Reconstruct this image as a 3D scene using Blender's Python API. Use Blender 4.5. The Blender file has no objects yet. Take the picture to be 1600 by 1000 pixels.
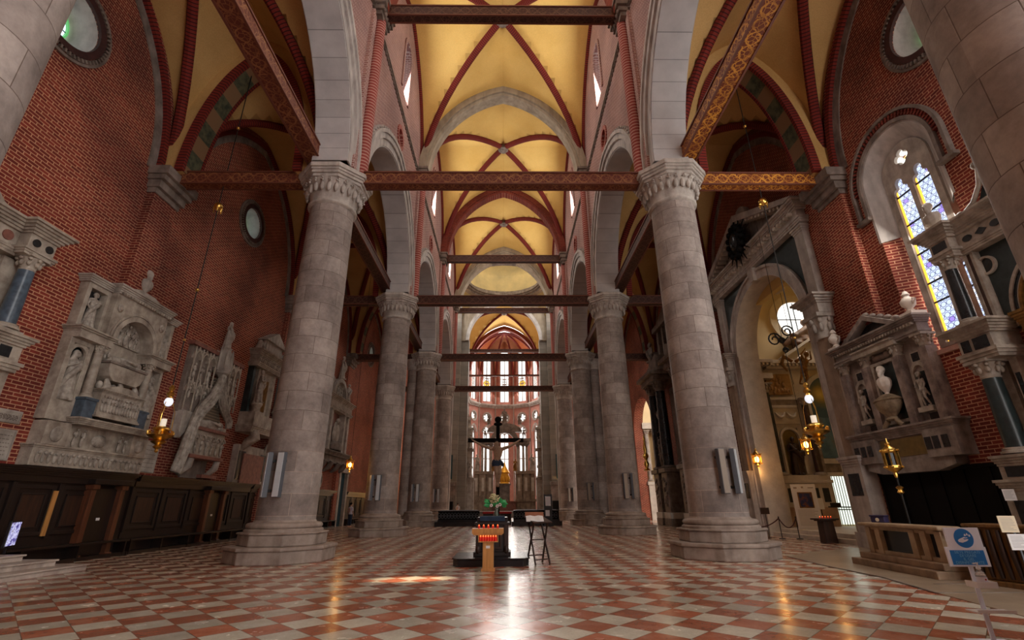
import bpy, bmesh, math, random
from mathutils import Vector, Matrix, Euler
random.seed(7)
PI = math.pi
SC = bpy.context.scene
COL = SC.collection

# ------------------------------------------------------------------ camera
CX = 0.12                                   # nave axis
cam_d = bpy.data.cameras.new('camera')
cam_d.sensor_width = 36.0
cam_d.lens = 36.0 * 743.93 / 1600.0
cam_d.clip_end = 400
cam = bpy.data.objects.new('camera', cam_d)
COL.objects.link(cam)
def _cam():
    p, y, r = .3699, .0159, -.008
    F = Vector((math.sin(y)*math.cos(p), math.cos(y)*math.cos(p), math.sin(p)))
    R = Vector((math.cos(y), -math.sin(y), 0))
    U = R.cross(F)
    c, s = math.cos(r), math.sin(r)
    R2 = c*R + s*U
    U2 = c*U - s*R
    m = Matrix((R2, U2, -F)).transposed().to_4x4()
    m.translation = Vector((.2353, 0, 1.5))
    return m
cam.matrix_world = _cam()
SC.camera = cam

# ------------------------------------------------------------------ world + light
SC.view_settings.view_transform = 'Standard'
SC.view_settings.look = 'None'
SC.view_settings.gamma = 1.0
SC.view_settings.use_curve_mapping = False
SC.view_settings.exposure = 0.45
world = bpy.data.worlds.new('world')
SC.world = world
world.use_nodes = True
_bg = world.node_tree.nodes['Background']
_bg.inputs[0].default_value = (1.0, .97, .94, 1)
_bg.inputs[1].default_value = 3.2

def area(name, loc, target, sx, sy, power, color=(1, .95, .88), spread=180):
    l = bpy.data.lights.new(name, 'AREA')
    l.shape = 'RECTANGLE'; l.size = sx; l.size_y = sy
    l.energy = power; l.color = color; l.spread = math.radians(spread)
    o = bpy.data.objects.new(name, l)
    o.location = loc
    o.rotation_euler = (Vector(target) - Vector(loc)).to_track_quat('-Z', 'Y').to_euler()
    COL.objects.link(o)
    return o
def point(name, loc, power, color=(1, .55, .2), r=.05):
    l = bpy.data.lights.new(name, 'POINT')
    l.energy = power; l.color = color; l.shadow_soft_size = r
    o = bpy.data.objects.new(name, l); o.location = loc
    COL.objects.link(o)
    return o

# daylight entering through the windows, plus an added lamp in the dome
for k in range(4):
    yc = 21.75 + 12*(k-1)
    for s in (-1, 1):
        area('clerestory_daylight', (CX+s*5.97, yc, 26.3), (CX-s*4, yc, 24.3), 1.3, 3.5, 300, (1, .95, .87))
area('lancet_daylight', (13.85, 12.7, 9.3), (0, 13.6, 4), 1.7, 6.0, 420, (1, .93, .84))
sb = bpy.data.lights.new('sunbeam', 'SPOT'); sb.energy = 55000; sb.color = (1, .76, .50); sb.spot_size = math.radians(3.6); sb.spot_blend = .9; sb.shadow_soft_size = .02
sbo = bpy.data.objects.new('sunbeam', sb); sbo.location = (13.5, 13.7, 9.0); sbo.rotation_euler = (Vector((-1.8, 11.75, 0)) - Vector((13.5, 13.7, 9.0))).to_track_quat('-Z', 'Y').to_euler(); COL.objects.link(sbo)
area('apse_daylight', (CX, 81.2, 23), (CX, 60, 14), 9, 9, 2200, (1, .95, .9))
area('apse_low_daylight', (CX, 81.2, 8), (CX, 50, 4), 9, 7, 800, (1, .93, .86))
area('dome_fill_lamp', (CX, 57.7, 35.7), (CX, 57.7, 10), 3, 3, 450, (1, .9, .72))  # added lamp under the closed dome crown, where no window opens
area('transept_daylight', (-22, 57.7, 12), (0, 57.7, 8), 6, 10, 420, (1, .8, .65))
area('transept_daylight', (22, 57.7, 12), (0, 57.7, 8), 6, 10, 420, (1, .8, .65))
area('chapel_daylight', (18.6, 25.6, 12.3), (16.2, 20, 6), 1.8, 1.8, 110, (1, .93, .82))

# ------------------------------------------------------------------ helpers
def tag(o, label=None, cat=None, group=None, kind=None):
    if label: o['label'] = label
    if cat: o['category'] = cat
    if group: o['group'] = group
    if kind: o['kind'] = kind
    return o

_jit = random.Random(11)
class MB:
    """collects shapes and links them as ONE mesh"""
    def __init__(s, M=None):
        s.v = []; s.f = []; s.M = M
    def add(s, vs, fs, M=None):
        n = len(s.v)
        if M is not None: vs = [M @ Vector(p) for p in vs]
        s.v.extend([tuple(p) for p in vs])
        s.f.extend([[i+n for i in f] for f in fs])
        return s
    def box(s, x0, x1, y0, y1, z0, z1, M=None):
        if x0 > x1: x0, x1 = x1, x0
        if y0 > y1: y0, y1 = y1, y0
        if z0 > z1: z0, z1 = z1, z0
        e = _jit.uniform(.0002, .0018)*min(1, 20*min(x1-x0, y1-y0, z1-z0)); x0 -= e; x1 += e; y0 -= e; y1 += e; z0 -= e*.5; z1 += e*.5
        vs = [(x0,y0,z0),(x1,y0,z0),(x1,y1,z0),(x0,y1,z0),(x0,y0,z1),(x1,y0,z1),(x1,y1,z1),(x0,y1,z1)]
        return s.add(vs, [[0,3,2,1],[4,5,6,7],[0,1,5,4],[1,2,6,5],[2,3,7,6],[3,0,4,7]], M)
    def bar(s, p0, p1, w, h, up=(0,0,1)):
        p0 = Vector(p0); p1 = Vector(p1); d = (p1-p0).normalized(); u = Vector(up)
        r = d.cross(u)
        if r.length < 1e-4: r = d.cross(Vector((0,1,0)))
        r.normalize(); u = r.cross(d)
        vs = []
        for p in (p0, p1):
            for a, b in ((-1,-1),(1,-1),(1,1),(-1,1)): vs.append(p + r*a*w/2 + u*b*h/2)
        return s.add(vs, [[0,1,2,3],[7,6,5,4],[0,4,5,1],[1,5,6,2],[2,6,7,3],[3,7,4,0]])
    def lathe(s, prof, c=(0,0,0), n=24, sx=1, sy=1, fold=None, rot=0, M=None, caps=True):
        vs = []; fs = []
        for (r, z) in prof:
            for i in range(n):
                a = 2*PI*i/n + rot
                rr = r
                if fold: rr = r*(1+fold(a, z))
                vs.append((c[0]+rr*math.cos(a)*sx, c[1]+rr*math.sin(a)*sy, c[2]+z))
        m = len(prof)
        for j in range(m-1):
            for i in range(n):
                k = (i+1) % n
                fs.append([j*n+i, j*n+k, (j+1)*n+k, (j+1)*n+i])
        if caps:
            fs.append([i for i in range(n)][::-1]); fs.append([(m-1)*n+i for i in range(n)])
        return s.add(vs, fs, M)
    def cyl(s, c, r, z0, z1, n=16, r2=None):
        return s.lathe([(r, z0), (r if r2 is None else r2, z1)], c, n)
    def tube(s, path, r, n=8, cap=True):
        P = [Vector(p) for p in path]; rs = r if isinstance(r, (list, tuple)) else [r]*len(P)
        vs = []; fs = []; prev = None
        for i, p in enumerate(P):
            d = (P[min(i+1, len(P)-1)] - P[max(i-1, 0)])
            if d.length < 1e-9: d = Vector((0,0,1))
            d.normalize()
            if prev is None:
                a = d.cross(Vector((0,0,1)))
                if a.length < .05: a = d.cross(Vector((1,0,0)))
            else:
                a = prev - d*prev.dot(d)
                if a.length < 1e-4: a = d.cross(Vector((1,0,.3)))
            a.normalize(); prev = a; b = d.cross(a)
            for k in range(n):
                t = 2*PI*k/n
                vs.append(p + (a*math.cos(t) + b*math.sin(t))*rs[i])
        for i in range(len(P)-1):
            for k in range(n):
                q = (k+1) % n
                fs.append([i*n+k, i*n+q, (i+1)*n+q, (i+1)*n+k])
        if cap:
            fs.append(list(range(n))[::-1]); fs.append([(len(P)-1)*n+k for k in range(n)])
        return s.add(vs, fs)
    def ell(s, c, r, n=12, m=8, M=None, R=None):
        if not isinstance(r, (list, tuple)): r = (r, r, r)
        vs = []; fs = []
        R = R or Matrix.Identity(3)
        c = Vector(c)
        vs.append(c + R @ Vector((0,0,-r[2])))
        for j in range(1, m):
            t = PI*j/m
            for i in range(n):
                a = 2*PI*i/n
                vs.append(c + R @ Vector((r[0]*math.sin(t)*math.cos(a), r[1]*math.sin(t)*math.sin(a), -r[2]*math.cos(t))))
        vs.append(c + R @ Vector((0,0,r[2])))
        for i in range(n):
            k = (i+1) % n
            fs.append([0, 1+k, 1+i]); fs.append([len(vs)-1, 1+(m-2)*n+i, 1+(m-2)*n+k])
            for j in range(m-2):
                fs.append([1+j*n+i, 1+j*n+k, 1+(j+1)*n+k, 1+(j+1)*n+i])
        return s.add(vs, fs, M)
    def prism(s, poly, y0, y1, ax='y', M=None):
        """poly in (a,b); extruded along ax between y0,y1. ax 'y': (x,z); 'x': (y,z); 'z': (x,y)"""
        n = len(poly); vs = []
        for t in (y0, y1):
            for a, b in poly:
                vs.append((a, t, b) if ax == 'y' else ((t, a, b) if ax == 'x' else (a, b, t)))
        fs = [list(range(n))[::-1], [n+i for i in range(n)]]
        for i in range(n):
            k = (i+1) % n
            fs.append([i, k, n+k, n+i])
        return s.add(vs, fs, M)
    def band(s, inner, outer, y0, y1, ax='y', closed=False, M=None):
        """solid between two polylines in (a,b), extruded along ax"""
        n = len(inner)
        def P(a, b, t): return (a, t, b) if ax == 'y' else ((t, a, b) if ax == 'x' else (a, b, t))
        vs = [P(*inner[i], y0) for i in range(n)] + [P(*outer[i], y0) for i in range(n)] + \
             [P(*inner[i], y1) for i in range(n)] + [P(*outer[i], y1) for i in range(n)]
        fs = []
        rng = n if closed else n-1
        for i in range(rng):
            k = (i+1) % n
            fs += [[i, k, n+k, n+i], [2*n+i, 3*n+i, 3*n+k, 2*n+k], [i, 2*n+i, 2*n+k, k], [n+i, n+k, 3*n+k, 3*n+i]]
        if not closed:
            fs += [[0, n, 3*n, 2*n], [n-1, 3*n-1, 4*n-1, 2*n-1]]
        return s.add(vs, fs, M)
    def sweep(s, path, sect, up=(0,0,1), side=None):
        """sweep a closed 2D section (a: side, b: up) on a path"""
        P = [Vector(p) for p in path]; n = len(sect); vs = []; fs = []
        for i, p in enumerate(P):
            d = (P[min(i+1, len(P)-1)] - P[max(i-1, 0)]).normalized()
            if side is not None:
                r = Vector(side); r = (r - d*r.dot(d)).normalized(); u = r.cross(d)
            else:
                r = d.cross(Vector(up)).normalized(); u = r.cross(d)
            for a, b in sect: vs.append(p + r*a + u*b)
        for i in range(len(P)-1):
            for k in range(n):
                q = (k+1) % n
                fs.append([i*n+k, i*n+q, (i+1)*n+q, (i+1)*n+k])
        fs.append(list(range(n))[::-1]); fs.append([(len(P)-1)*n+k for k in range(n)])
        return s.add(vs, fs)
    def cornice(s, x0, x1, yf, z0, z1, pr, steps=4, yb=0, style=1):
        """moulding along local x on a wall at y=0 (outwards is -y); front of body at yf (<0), projecting pr"""
        for i in range(steps):
            t0 = i/steps; t1 = (i+1)/steps
            q = pr*(t1**1.3 if style > 0 else (1-t0)**1.3)
            s.box(x0-q, x1+q, yf-q, yb, z0+(z1-z0)*t0, z0+(z1-z0)*t1)
        return s
    def mesh(s, name, smooth=None, merge=False):
        me = bpy.data.meshes.new(name)
        me.from_pydata([tuple(p) for p in s.v], [], s.f)
        bm = bmesh.new(); bm.from_mesh(me)
        if merge: bmesh.ops.remove_doubles(bm, verts=bm.verts, dist=1e-4)
        bmesh.ops.recalc_face_normals(bm, faces=bm.faces)
        bm.to_mesh(me); bm.free()
        if smooth is not None:
            me.polygons.foreach_set('use_smooth', [True]*len(me.polygons))
            me.set_sharp_from_angle(angle=math.radians(smooth))
        me.update()
        return me
    def build(s, name, mat, parent=None, smooth=None, loc=None, bevel=0, merge=False):
        me = s.mesh(name, smooth, merge)
        return place(name, me, mat, parent, loc, bevel)

def place(name, me, mat, parent=None, loc=None, bevel=0, rot=None):
    if mat is not None and not me.materials: me.materials.append(mat)
    o = bpy.data.objects.new(name, me)
    if parent is not None: o.parent = parent
    if loc is not None: o.location = loc
    if rot is not None: o.rotation_euler = rot
    if bevel:
        b = o.modifiers.new('bevel', 'BEVEL'); b.width = bevel; b.segments = 2; b.limit_method = 'ANGLE'
    COL.objects.link(o)
    return o

def root(name, loc, rz=0, label=None, cat=None, group=None):
    o = bpy.data.objects.new(name, None)
    o.empty_display_size = .2
    o.location = loc; o.rotation_euler = (0, 0, rz)
    COL.objects.link(o)
    return tag(o, label, cat, group)

def kids(o): return [c for c in bpy.data.objects if c.parent == o]
def copy_tree(o, parent=None):
    c = o.copy(); COL.objects.link(c); c.parent = parent
    for ch in kids(o): copy_tree(ch, c)
    return c
def dup(o, loc, rz=None, label=None, group=None, scale=None):
    c = copy_tree(o)
    c.location = loc
    if rz is not None: c.rotation_euler = (0, 0, rz)
    if label: c['label'] = label
    if group: c['group'] = group
    if scale: c.scale = (scale,)*3
    return c

def struct(name, mb, mat, smooth=None):
    o = mb.build(name, mat, None, smooth)
    o['kind'] = 'structure'
    return o

def bake(o):
    dg = bpy.context.evaluated_depsgraph_get(); dg.update()
    me = bpy.data.meshes.new_from_object(o.evaluated_get(dg))
    old = o.data; o.modifiers.clear(); o.data = me
    return me

def cut(o, cutter_mb):
    """cut openings into a wall for good"""
    me = cutter_mb.mesh('opening'); c = bpy.data.objects.new('opening', me); COL.objects.link(c)
    m = o.modifiers.new('cut', 'BOOLEAN'); m.operation = 'DIFFERENCE'; m.object = c; m.solver = 'EXACT'
    bake(o)
    bpy.data.objects.remove(c, do_unlink=True)

def arc(cx, cz, r, a0, a1, n=16):
    return [(cx + r*math.cos(math.radians(a0+(a1-a0)*i/n)), cz + r*math.sin(math.radians(a0+(a1-a0)*i/n))) for i in range(n+1)]

def gprof(t, e=.28):
    t = min(1, abs(t))
    return math.sqrt(max(0, (1+e)**2 - (t+e)**2)) / math.sqrt((1+e)**2 - e*e)

def pointed(c, a, zs, H, n=24, e=.28, ext=0):
    """pointed arch polyline, half span a, height H; ext grows it outwards"""
    pts = []
    for i in range(n+1):
        t = -math.cos(PI*i/n)
        x = t*(a+ext); z = zs + (H+ext)*gprof(t, e)
        pts.append((c+x, z))
    return pts
# ------------------------------------------------------------------ materials
class NT:
    def __init__(s, name):
        s.m = bpy.data.materials.new(name); s.m.use_nodes = True
        s.t = s.m.node_tree; s.b = s.t.nodes['Principled BSDF']
    def n(s, typ, **kw):
        x = s.t.nodes.new('ShaderNode'+typ)
        for k, v in kw.items():
            if k.startswith('i_'):
                key = k[2:]; key = int(key) if key.isdigit() else key.replace('_', ' ')
                sock = x.inputs[key]
                if isinstance(v, bpy.types.NodeSocket): s.t.links.new(v, sock)
                else: sock.default_value = v
            else: setattr(x, k, v)
        return x
    def math(s, op, a, b=None, c=None):
        x = s.t.nodes.new('ShaderNodeMath'); x.operation = op
        for i, v in enumerate((a, b, c)):
            if v is None: continue
            if isinstance(v, bpy.types.NodeSocket): s.t.links.new(v, x.inputs[i])
            else: x.inputs[i].default_value = v
        return x.outputs[0]
    def vec(s, x, y, z=0.0):
        c = s.t.nodes.new('ShaderNodeCombineXYZ')
        for i, v in enumerate((x, y, z)):
            if isinstance(v, bpy.types.NodeSocket): s.t.links.new(v, c.inputs[i])
            else: c.inputs[i].default_value = v
        return c.outputs[0]
    def coord(s, kind='Object'):
        c = s.t.nodes.new('ShaderNodeTexCoord').outputs[kind]
        sp = s.t.nodes.new('ShaderNodeSeparateXYZ'); s.t.links.new(c, sp.inputs[0])
        return c, sp.outputs[0], sp.outputs[1], sp.outputs[2]
    def noise(s, v, scale, detail=4, rough=.55):
        x = s.n('TexNoise'); s.t.links.new(v, x.inputs['Vector'])
        x.inputs['Scale'].default_value = scale; x.inputs['Detail'].default_value = detail; x.inputs['Roughness'].default_value = rough
        return x.outputs['Fac']
    def ramp(s, fac, stops, interp='LINEAR'):
        x = s.t.nodes.new('ShaderNodeValToRGB'); x.color_ramp.interpolation = interp
        e = x.color_ramp.elements
        while len(e) < len(stops): e.new(.5)
        for i, (p, c) in enumerate(stops):
            e[i].position = p; e[i].color = (*c, 1) if len(c) == 3 else c
        s.t.links.new(fac, x.inputs[0])
        return x.outputs[0]
    def mix(s, fac, a, b, mode='MIX'):
        x = s.t.nodes.new('ShaderNodeMix'); x.data_type = 'RGBA'; x.blend_type = mode
        for sock, v in ((x.inputs[0], fac), (x.inputs[6], a), (x.inputs[7], b)):
            if isinstance(v, bpy.types.NodeSocket): s.t.links.new(v, sock)
            elif isinstance(v, (tuple, list)): sock.default_value = (*v, 1) if len(v) == 3 else v
            else: sock.default_value = v
        return x.outputs[2]
    def col(s, c):
        if isinstance(c, bpy.types.NodeSocket): s.t.links.new(c, s.b.inputs['Base Color'])
        else: s.b.inputs['Base Color'].default_value = (*c, 1)
        return s
    def rough(s, r, spec=None):
        if isinstance(r, bpy.types.NodeSocket): s.t.links.new(r, s.b.inputs['Roughness'])
        else: s.b.inputs['Roughness'].default_value = r
        if spec is not None: s.b.inputs['Specular IOR Level'].default_value = spec
        return s
    def metal(s, v): s.b.inputs['Metallic'].default_value = v; return s
    def bump(s, h, strength=.3, dist=.02):
        b = s.n('Bump'); b.inputs['Strength'].default_value = strength; b.inputs['Distance'].default_value = dist
        s.t.links.new(h, b.inputs['Height']); s.t.links.new(b.outputs[0], s.b.inputs['Normal'])
        return s
    def emit(s, c, st):
        if isinstance(c, bpy.types.NodeSocket): s.t.links.new(c, s.b.inputs['Emission Color'])
        else: s.b.inputs['Emission Color'].default_value = (*c, 1)
        s.b.inputs['Emission Strength'].default_value = st
        return s

def brick_mat(name, axis, c1, c2, mortar, bw=.33, bh=.104, ms=.014, dark=(.42, .38, .42), vary=.75):
    t = NT(name); v, x, y, z = t.coord()
    gn = t.n('NewGeometry'); sg = t.n('SeparateXYZ'); t.t.links.new(gn.outputs['True Normal'], sg.inputs[0])
    kx = t.math('GREATER_THAN', t.math('ABSOLUTE', sg.outputs[0]), .5)
    if axis == 'x': v2 = t.vec(t.math('ADD', t.math('MULTIPLY', kx, y), t.math('MULTIPLY', t.math('SUBTRACT', 1.0, kx), x)), z)
    else: v2 = t.vec(x, z)
    br = t.n('TexBrick', i_Color1=(*c1, 1), i_Color2=(*c2, 1), i_Mortar=(*mortar, 1), i_Scale=1.0,
             i_Mortar_Size=ms, i_Mortar_Smooth=.2, i_Bias=0.0, i_Brick_Width=bw, i_Row_Height=bh)
    br.offset = .5
    t.t.links.new(v2, br.inputs['Vector'])
    stain = t.ramp(t.noise(v, .28, 5, .6), [(.34, dark), (.60, (1.15, 1.08, 1.02))])
    c = t.mix(vary, br.outputs['Color'], stain, 'MULTIPLY')
    c = t.mix(.25, c, t.ramp(t.noise(v, 6, 3), [(.3, (.5, .5, .5)), (.7, (1.2, 1.2, 1.2))]), 'MULTIPLY')
    t.col(c).rough(.85, .2).bump(br.outputs['Fac'], .25, -.012)
    return t.m
def stone_mat(name, c1, c2, scale=2.0, rough=.75, streak=True, bump=.25):
    t = NT(name); v, x, y, z = t.coord()
    n1 = t.noise(v, scale, 6, .62)
    c = t.ramp(n1, [(.3, c2), (.65, c1)])
    if streak:
        vs = t.n('Mapping', i_Scale=(2.2, 2.2, .35)); t.t.links.new(v, vs.inputs[0])
        s = t.noise(vs.outputs[0], 1.3, 4)
        c = t.mix(.55, c, t.ramp(s, [(.32, (.5, .46, .44)), (.58, (1.08, 1.06, 1.04))]), 'MULTIPLY')
    t.col(c).rough(rough, .3).bump(t.noise(v, scale*8, 5), bump, .02)
    return t.m
def plain(name, c, r=.6, metal=0, vary=.25, scale=6, spec=None):
    t = NT(name); v, x, y, z = t.coord()
    k = tuple(max(0, q*(1-vary)) for q in c)
    t.col(t.ramp(t.noise(v, scale, 4), [(.3, k), (.7, c)])).rough(r, spec).metal(metal)
    return t.m
def emis(name, c, st, base=(0, 0, 0)):
    t = NT(name); t.col(base).rough(.4).emit(c, st); return t.m

M = {}
RED1, RED2, MOR = (.25, .044, .030), (.15, .026, .020), (.54, .29, .18)
M['brick_x'] = brick_mat('red_brick_side', 'x', RED1, RED2, MOR)
M['brick_y'] = brick_mat('red_brick_end', 'y', RED1, RED2, MOR)
M['nave_brick'] = brick_mat('rose_brick_nave', 'x', (.33, .16, .145), (.25, .12, .112), (.54, .41, .38), .33, .105, .020, (.6, .56, .58), .6)
M['nave_brick_y'] = brick_mat('rose_brick_nave_end', 'y', (.40, .14, .12), (.33, .11, .10), (.6, .4, .34), .34, .11, .022, (.7, .66, .66), .4)
M['apse_brick'] = brick_mat('pink_brick_apse', 'y', (.46, .19, .15), (.4, .16, .13), (.55, .32, .26), .34, .11, .02)
M['stone'] = stone_mat('weathered_white_stone', (.50, .45, .40), (.27, .23, .20))
M['stone_dark'] = stone_mat('dark_weathered_stone', (.27, .22, .19), (.12, .095, .08))
M['stone_arch'] = stone_mat('pale_grey_stone', (.56, .53, .51), (.40, .375, .36), 1.2)
M['marble'] = stone_mat('cream_marble', (.50, .44, .37), (.24, .195, .16), 3, .5)
M['marble_statue'] = stone_mat('aged_white_marble', (.50, .45, .39), (.20, .165, .14), 5, .55)
M['black_marble'] = plain('black_veined_marble', (.022, .024, .026), .25, 0, .6, 4)
M['green_marble'] = plain('dark_green_marble', (.03, .045, .045), .3, 0, .6, 5)
M['blue_marble'] = plain('blue_grey_marble', (.10, .14, .19), .3, 0, .6, 5)
M['rose_marble'] = plain('red_marble', (.30, .12, .09), .5, 0, .5, 5)
M['gilt'] = plain('gilded_metal', (.95, .58, .14), .28, 1, .45, 9)
M['gilt_wood'] = plain('gilded_carved_wood', (.33, .16, .035), .42, .55, .6, 8)
M['iron'] = plain('dark_iron', (.02, .018, .016), .5, .4, .3)
M['wood'] = None
def wood(name, c1, c2, rough=.4, scale=1.0):
    t = NT(name); v, x, y, z = t.coord()
    mp = t.n('Mapping', i_Scale=(9*scale, 9*scale, .9*scale)); t.t.links.new(v, mp.inputs[0])
    t.col(t.ramp(t.noise(mp.outputs[0], 2, 5), [(.3, c2), (.7, c1)])).rough(rough)
    return t.m
M['wood'] = wood('dark_walnut', (.020, .0075, .0045), (.006, .003, .002), .5)
M['wood_mid'] = wood('brown_oak', (.050, .018, .008), (.016, .006, .004), .5)
M['wood_light'] = wood('varnished_pine', (.62, .30, .09), (.42, .18, .05))
M['black_wood'] = wood('blackened_wood', (.005, .0035, .003), (.002, .0015, .0013), .7)
M['black_wood'].node_tree.nodes['Principled BSDF'].inputs['Specular IOR Level'].default_value = .15
M['lacquer'] = plain('black_paint', (.012, .012, .016), .25, 0, .3)
M['paper'] = plain('white_paper', (.80, .78, .78), .6, 0, .05)
M['cream_paper'] = plain('cream_paper', (.72, .60, .42), .6, 0, .08)
M['speaker_white'] = plain('white_painted_metal', (.62, .66, .70), .4, 0, .08)
M['speaker_beige'] = plain('beige_painted_metal', (.36, .30, .25), .5, 0, .1)
M['speaker_side'] = plain('grey_metal_side', (.10, .11, .13), .5, 0, .1)
M['white_plastic'] = plain('white_plastic', (.82, .83, .85), .35, 0, .04)
M['teal_cloth'] = plain('teal_cloth', (.01, .05, .07), .9, 0, .3)
M['red_cloth'] = plain('red_cloth', (.45, .02, .02), .8)
M['blue_cloth'] = plain('blue_cloth', (.02, .04, .08), .9, 0, .4)
M['skin'] = plain('painted_flesh', (.64, .48, .36), .6, 0, .35, 9)
M['dark_panel'] = plain('dark_marble_and_niche_shade', (.03, .033, .036), .25, 0, .5)
M['glow_warm'] = emis('lamp_flame', (1, .45, .10), 9)
M['glow_red'] = emis('red_candle_light', (1, .14, .03), 2.2, (.4, .02, .01))
M['glow_bulb'] = emis('lamp_bulb', (.8, .82, .9), .7, (.6, .6, .6))
M['candle'] = emis('wax_candle', (1, .85, .65), .35, (.85, .8, .7))

def m_column():
    t = NT('column_ashlar'); v, x, y, z = t.coord()
    ang = t.math('ARCTAN2', y, x)
    u = t.math('MULTIPLY', ang, .84)
    zz = t.math('ADD', z, t.math('MULTIPLY', t.noise(t.vec(0.0, 0.0, t.math('FLOOR', t.math('DIVIDE', z, .62))), 9.0, 0), .2))
    uu = t.math('ADD', u, t.math('MULTIPLY', t.noise(t.vec(0.0, 3.0, t.math('FLOOR', t.math('DIVIDE', z, .62))), 7.0, 0), 3.0))
    br = t.n('TexBrick', i_Color1=(.37, .325, .305, 1), i_Color2=(.26, .22, .205, 1), i_Mortar=(.45, .39, .35, 1), i_Scale=1.0,
             i_Mortar_Size=.009, i_Mortar_Smooth=.5, i_Bias=0.0, i_Brick_Width=1.12, i_Row_Height=.62)
    t.t.links.new(t.vec(uu, z), br.inputs['Vector'])
    # mortar is pale low down and dark above, as on the weathered shafts
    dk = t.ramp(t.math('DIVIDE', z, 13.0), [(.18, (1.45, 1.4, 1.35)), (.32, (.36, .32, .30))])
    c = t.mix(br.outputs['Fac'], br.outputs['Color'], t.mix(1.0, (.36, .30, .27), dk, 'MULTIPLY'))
    st = t.ramp(t.noise(v, .9, 6, .7), [(.34, (.52, .48, .46)), (.62, (1.2, 1.15, 1.1))])
    c = t.mix(.8, c, st, 'MULTIPLY')
    c = t.mix(.5, c, t.ramp(t.noise(v, 9, 4), [(.3, (.75, .75, .75)), (.7, (1.1, 1.1, 1.1))]), 'MULTIPLY')
    h = t.math('ADD', t.math('MULTIPLY', br.outputs['Fac'], -.7), t.noise(v, 14, 4))
    t.col(c).rough(.72, .3).bump(h, .35, .02)
    return t.m
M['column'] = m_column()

def m_ashlar(name, axis, c1, c2, w=1.0, h=.5):
    t = NT(name); v, x, y, z = t.coord()
    br = t.n('TexBrick', i_Color1=(*c1, 1), i_Color2=(*c2, 1), i_Mortar=(c2[0]*.55, c2[1]*.55, c2[2]*.55, 1), i_Scale=1.0,
             i_Mortar_Size=.012, i_Mortar_Smooth=.3, i_Bias=0.0, i_Brick_Width=w, i_Row_Height=h)
    t.t.links.new(t.vec(y if axis == 'x' else x, z), br.inputs['Vector'])
    c = t.mix(.6, br.outputs['Color'], t.ramp(t.noise(v, 1.1, 5), [(.3, (.75, .73, .72)), (.65, (1.1, 1.08, 1.05))]), 'MULTIPLY')
    t.col(c).rough(.75, .3).bump(t.noise(v, 12, 4), .2, .02)
    return t.m
M['ashlar'] = m_ashlar('grey_ashlar', 'z', (.26, .235, .205), (.20, .18, .155), 3.0, .62)

def m_vault(name, c1, c2):
    t = NT(name); v, x, y, z = t.coord()
    c = t.ramp(t.noise(v, .35, 5, .6), [(.3, c2), (.66, c1)])
    c = t.mix(.35, c, t.ramp(t.noise(v, 22, 2), [(.35, (.8, .78, .74)), (.65, (1.1, 1.1, 1.1))]), 'MULTIPLY')
    t.col(c).rough(.9, .1)
    return t.m
M['vault'] = m_vault('ochre_plaster_vault', (.88, .61, .21), (.78, .50, .145))
M['vault_aisle'] = m_vault('shaded_ochre_plaster', (.66, .42, .17), (.52, .31, .11))  # same ochre plaster, with the aisles' shade put into its colour
M['dome_plaster'] = m_vault('grey_ochre_plaster', (.66, .52, .26), (.42, .35, .20))

def m_rib():
    """brick voussoirs across the rib; u runs along it, stored as a UV"""
    t = NT('striped_brick_rib')
    uv = t.n('UVMap').outputs[0]
    sp = t.n('SeparateXYZ'); t.t.links.new(uv, sp.inputs[0])
    w = t.math('FRACT', t.math('DIVIDE', sp.outputs[0], .135))
    k = t.math('GREATER_THAN', w, .72)
    c = t.mix(k, (.20, .026, .018), (.045, .012, .012))
    v, x, y, z = t.coord()
    c = t.mix(.5, c, t.ramp(t.noise(v, .8, 4), [(.3, (.6, .6, .6)), (.7, (1.25, 1.2, 1.2))]), 'MULTIPLY')
    t.col(c).rough(.8, .2).bump(k, .5, -.03)
    return t.m
M['rib'] = m_rib()
def m_shaft():
    t = NT('toothed_brick_shaft'); v, x, y, z = t.coord('Object')
    w = t.math('FRACT', t.math('DIVIDE', z, .16))
    k = t.math('GREATER_THAN', w, .62)
    c = t.mix(k, (.30, .06, .05), (.50, .27, .23))
    c = t.mix(.5, c, t.ramp(t.noise(v, .8, 4), [(.3, (.6, .6, .6)), (.7, (1.2, 1.15, 1.15))]), 'MULTIPLY')
    t.col(c).rough(.8, .2).bump(k, .4, -.02)
    return t.m
M['shaft'] = m_shaft()

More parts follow.
